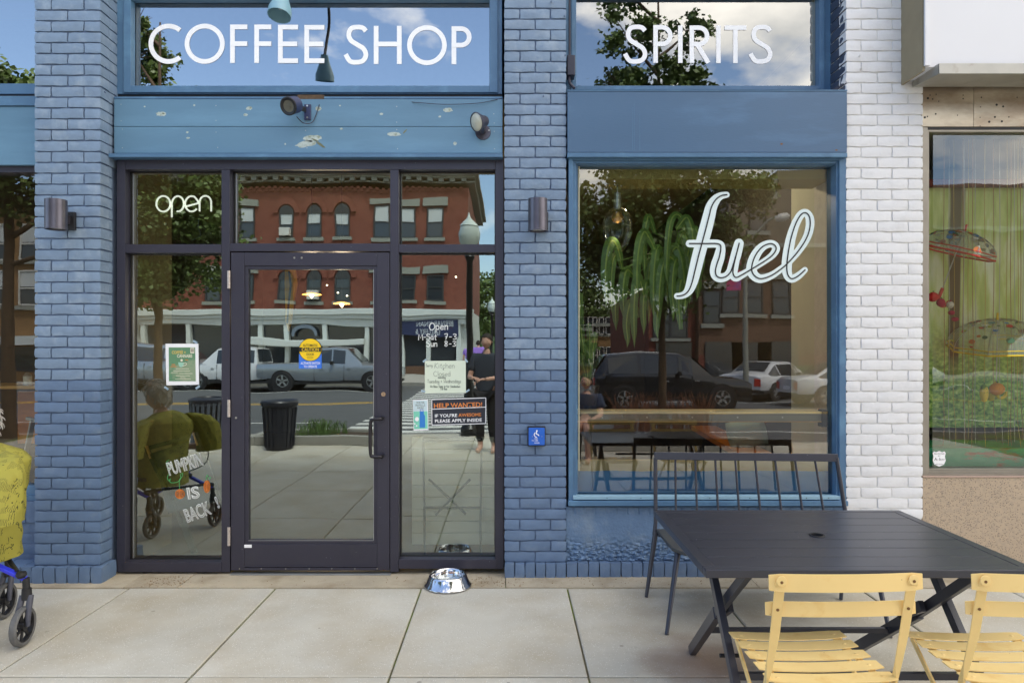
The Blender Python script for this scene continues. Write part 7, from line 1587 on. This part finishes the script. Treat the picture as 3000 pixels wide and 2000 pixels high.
car('pickup_truck', 'white pickup truck parked across the street, reflected in the door glass', 'pickup truck', (VX(560, -20.4), -20.4, zc_), math.pi, PW, truck, (-1.75, 1.85), .40, glassr=((3, 4), (4, 5))).scale = (.9, .9, .86)
car('pickup_truck', 'silver grey pickup truck parked across the street right of the white one', 'pickup truck', (VX(765, -20.3), -20.3, zc_), 0, PS, truck, (-1.75, 1.85), .40, glassr=((3, 4), (4, 5))).scale = (.9, .9, .86)
car('parked_car', 'pale grey estate car parked across the street left of the white pickup truck', 'car', (VX(385, -20.5), -20.5, zc_), 0, PS, suv, (-1.45, 1.5), .36, glassr=((2, 3), (3, 4), (4, 5)))
car('estate_car', 'black estate car passing, reflected behind the tree trunk in the display window', 'car', (VX(1532, -16.6, .19), -16.6, zc_), 0, PB, suv, (-1.45, 1.5), .37, glassr=((2, 3), (3, 4), (4, 5)))
car('parked_car', 'white saloon car parked further up the street with its red tail light showing', 'car', (VX(1790, -21.0, .19), -21.6, -.13), R(-40), PW, sedan, (-1.4, 1.42), .33, glassr=((2, 3), (3, 4), (4, 5)))
car('parked_car', 'white saloon car in the road, reflected at the right edge of the display window', 'car', (VX(1972, -17.5, .19), -17.5, zc_), 0, PW, sedan, (-1.4, 1.42), .33, glassr=((2, 3), (3, 4), (4, 5)))
# ------------------------------------------------------------------ street furniture
M_can = mat('litter_bin_black', S(34, 36, 46), .4, var=.1)
bn = thing('litter_bin', 'tall black tapered litter bin at the kerb, reflected in the door glass', 'litter bin', (VX(646, -5.3), -5.3, 0))
MB().lathe([(.20, 0), (.21, .03), (.235, .40), (.25, .82), (.28, .84), (.285, .90), (.27, .93), (.20, .90), (.17, .88)], (0, 0, 0), 28).obj('bin_body', M_can, bn, 30)
for k in range(18): a = 2*math.pi*k/18; MB().bar((.222*math.cos(a), .222*math.sin(a), .05), (.254*math.cos(a), .254*math.sin(a), .80), .02, .02).obj('rib', M_can, bn)
bn.scale = (.95, .95, .80)
bn2 = thing('litter_bin', 'grey slatted metal bin at the kerb, reflected beside the seated person', 'litter bin', (VX(478, -5.5), -5.5, 0))
MB().cyl((0, 0, .03), (0, 0, .80), .24, .27, 24).obj('liner', M_blackdark, bn2, 30)
for k in range(22): a = 2*math.pi*k/22; MB().bar((.262*math.cos(a), .262*math.sin(a), .02), (.292*math.cos(a), .292*math.sin(a), .86), .045, .012, (math.cos(a), math.sin(a), 0)).obj('slat', mat('bin_grey', S(84, 90, 100), .45), bn2)
MB().lathe([(.27, .84), (.31, .86), (.31, .90), (.22, .93), (.2, .90)], (0, 0, 0), 24).obj('lid', M_can, bn2, 30)
bn2.scale = (.9, .9, .80)
def lamp_post(name, label, x, y, h):
    t = thing(name, label, 'street lamp', (x, y, 0)); MB().lathe([(.15, 0), (.15, .12), (.10, .2), (.085, .8), (.06, .9), (.05, h-.75), (.09, h-.66), (.07, h-.62), (.13, h-.52)], (0, 0, 0), 20).obj('post', mat('lamp_black', S(22, 24, 26), .35), t, 30)
    MB().lathe([(.11, h-.52), (.17, h-.40), (.185, h-.28), (.15, h-.16), (.16, h-.14), (.10, h-.06), (.06, h-.02), (.03, h+.02), (.012, h+.09), (.001, h+.12)], (0, 0, 0), 24).obj('globe', mat('acorn_globe', S(204, 216, 210), .25), t, 40)
lamp_post('street_lamp', 'black street lamp with white acorn globe, reflected at the corner of the brick building', VX(1078, -6.7), -6.7, EYE+(791-500)*K*(2*.22+CAM_D+6.7))
lamp_post('street_lamp', 'smaller far street lamp with acorn globe down the side street', VX(1128, -22), -22, 3.3)
cp = thing('street_light', 'tall grey street light with cobra head arm, reflected right of fuel', 'street light', (VX(1724, -19.6, .19), -19.9, 0)); hh = EYE-(560-805)*K*(.38+CAM_D+19.9)
MB().tube([(0, 0, 0), (0, 0, hh)], .09, 12, True, [.11, .07]).obj('pole', M_stone, cp, 60); MB().tube(smoothpts([(0, 0, hh-.1), (.2, .1, hh+.35), (.7, .3, hh+.9), (.95, .4, hh+1.0)], 5), .04, 8).obj('arm', M_stone, cp, 60); MB().lathe([(.001, .3), (.12, .2), (.16, 0), (.12, -.25), (.001, -.3)], (1.2, .45, hh+1.02), 14, Matrix.Rotation(R(75), 3, 'Y')).obj('lamp_head', M_wfw, cp, 60)
bnr = thing('street_banner', 'pink and purple street banner hanging on the tall grey street light', 'banner', (cp.location.x-.1, -19.85, 0)); box('cloth', -.62, -.08, 0, .02, 3.9, 5.3, mat('pink_banner', S(196, 60, 110), .7, col2=S(120, 90, 160), c2s=2), bnr)
# planting bed with grasses by the tree
bed = thing('planting_bed', 'raised kerbed planting bed with low plants, reflected behind the litter bin', 'planting bed', (VX(735, -6.0), -6.15, 0))
for a, b, c, d in ((-.9, .9, .36, .48), (-.9, .9, -.48, -.36), (-1.02, -.9, -.48, .48), (.9, 1.02, -.48, .48)): box('kerb_edge', a+.001, b-.001, c, d, 0, .14, MATS['kerb_stone'], bed, .01)
box('soil', -.9, .9, -.36, .36, 0, .09, mat('soil', S(74, 60, 46), .95, bump=.01, bs=40), bed)
def tuft(label, x, y, n, h, m, seed, spread=.35, cat='grass'):
    rn = random.Random(seed); mb = MB()
    for k in range(n):
        a = rn.uniform(0, 6.28); r0 = rn.uniform(0, spread); bx, by = r0*math.cos(a), r0*math.sin(a); hh_ = h*rn.uniform(.5, 1.1); dx, dy = rn.gauss(0, .25)*hh_, rn.gauss(0, .25)*hh_
        w = .004; q = smoothpts([(bx, by, 0), (bx+dx*.3, by+dy*.3, hh_*.6), (bx+dx, by+dy, hh_)], 3)
        for i in range(len(q)-1): p, s_ = q[i], q[i+1]; mb._add([(p[0]-w, p[1], p[2]), (p[0]+w, p[1], p[2]), (s_[0]+w, s_[1], s_[2]), (s_[0]-w, s_[1], s_[2])], [(0, 1, 2, 3)])
    o = mb.obj('ornamental_grass', m); o.location = (x, y, .05); tag(o, label, cat, kind='stuff')
M_gr = mat('dry_grass_blades', S(126, 84, 64), .8, var=.3, vs_=3); M_gg = mat('green_blades', S(82, 108, 52), .7, var=.3, vs_=3)
tuft('low green plants in the raised bed by the litter bin', bed.location.x, -6.15, 260, .28, M_gg, 2, .42)
bx = DF(1500, -5.9)
bed2 = thing('planting_bed', 'planting bed with reddish ornamental grass around the street tree', 'planting bed', (DF(1540, -6.2), -6.3, 0))
for a, b, c, d in ((-1.4, 1.4, .40, .50), (-1.4, 1.4, -.50, -.40), (-1.5, -1.4, -.5, .5), (1.4, 1.5, -.5, .5)): box('kerb_edge', a+.001, b-.001, c, d, 0, .12, MATS['kerb_stone'], bed2, .01)
for i, u in enumerate((1440, 1490, 1560, 1610)): tuft(['reddish ornamental grass at the left end of the tree bed', 'reddish ornamental grass just left of the tree trunk', 'reddish ornamental grass just right of the tree trunk', 'reddish ornamental grass at the right end of the tree bed'][i], DF(u, -6.2), -6.2, 90, .80, M_gr, 30+i, .25)
# people across the street and the side street
standing('person', 'person in a lilac t-shirt and black shorts walking away, left of two', (VX(1077, -20.5), -20.5, 0), (.2, -1), 1.72, M_lil, M_blk, M_hd)
standing('person', 'person in a lilac t-shirt and black shorts walking away, right of two', (VX(1097, -20.0), -20.0, 0), (.1, -1), 1.78, M_lil, M_blk, M_hd)
t = thing('person', 'person in a dark blue t-shirt sitting on a low stool, reflected in the display window', 'person', (VX(1350, -4.9, .19), -4.9, 0), R(200))
skin('body', {'p': ((0, 0, .50), .12), 'c': ((0, -.03, .78), (.14, .10)), 'n': ((0, -.05, 1.0), .05), 'sR': ((.17, -.03, .90), .055), 'eR': ((.22, -.10, .66), .042), 'wR': ((.12, -.32, .60), .028), 'sL': ((-.17, -.03, .90), .055), 'eL': ((-.22, -.10, .66), .042), 'wL': ((-.12, -.32, .60), .028), 'kR': ((.11, -.42, .50), .065), 'aR': ((.11, -.40, .08), .045), 'tR': ((.12, -.52, .035), .035), 'kL': ((-.11, -.42, .50), .065), 'aL': ((-.11, -.40, .08), .045), 'tL': ((-.12, -.52, .035), .035)},
     [('p', 'c'), ('c', 'n'), ('c', 'sR'), ('sR', 'eR'), ('eR', 'wR'), ('c', 'sL'), ('sL', 'eL'), ('eL', 'wL'), ('p', 'kR'), ('kR', 'aR'), ('aR', 'tR'), ('p', 'kL'), ('kL', 'aL'), ('aL', 'tL')], M_skin, t, 2, 'p')
skin('shirt', {'h': ((0, 0, .52), (.17, .13)), 'c': ((0, -.03, .80), (.17, .125)), 'n': ((0, -.05, .93), .085), 'sR': ((.18, -.03, .89), .085), 'uR': ((.21, -.08, .74), .07), 'sL': ((-.18, -.03, .89), .085), 'uL': ((-.21, -.08, .74), .07)}, [('h', 'c'), ('c', 'n'), ('c', 'sR'), ('sR', 'uR'), ('c', 'sL'), ('sL', 'uL')], mat('dark_blue_tee', S(58, 70, 96), .85), t, 2, 'h')
head(t, (0, -.06, 1.12), (0, -1, 0), .098, M_hd)
sb = thing('stool', 'low dark stool under the person in the dark blue t-shirt', 'stool', (t.location.x, t.location.y, 0)); MB().cyl((0, 0, .36), (0, 0, .40), .18, n=20).obj('seat', M_blackdark, sb, 30)
for a in range(4): MB().cyl((.13*math.cos(a*1.57+.8), .13*math.sin(a*1.57+.8), .36), (.17*math.cos(a*1.57+.8), .17*math.sin(a*1.57+.8), .002), .012, n=8).obj('leg', M_blackdark, sb)
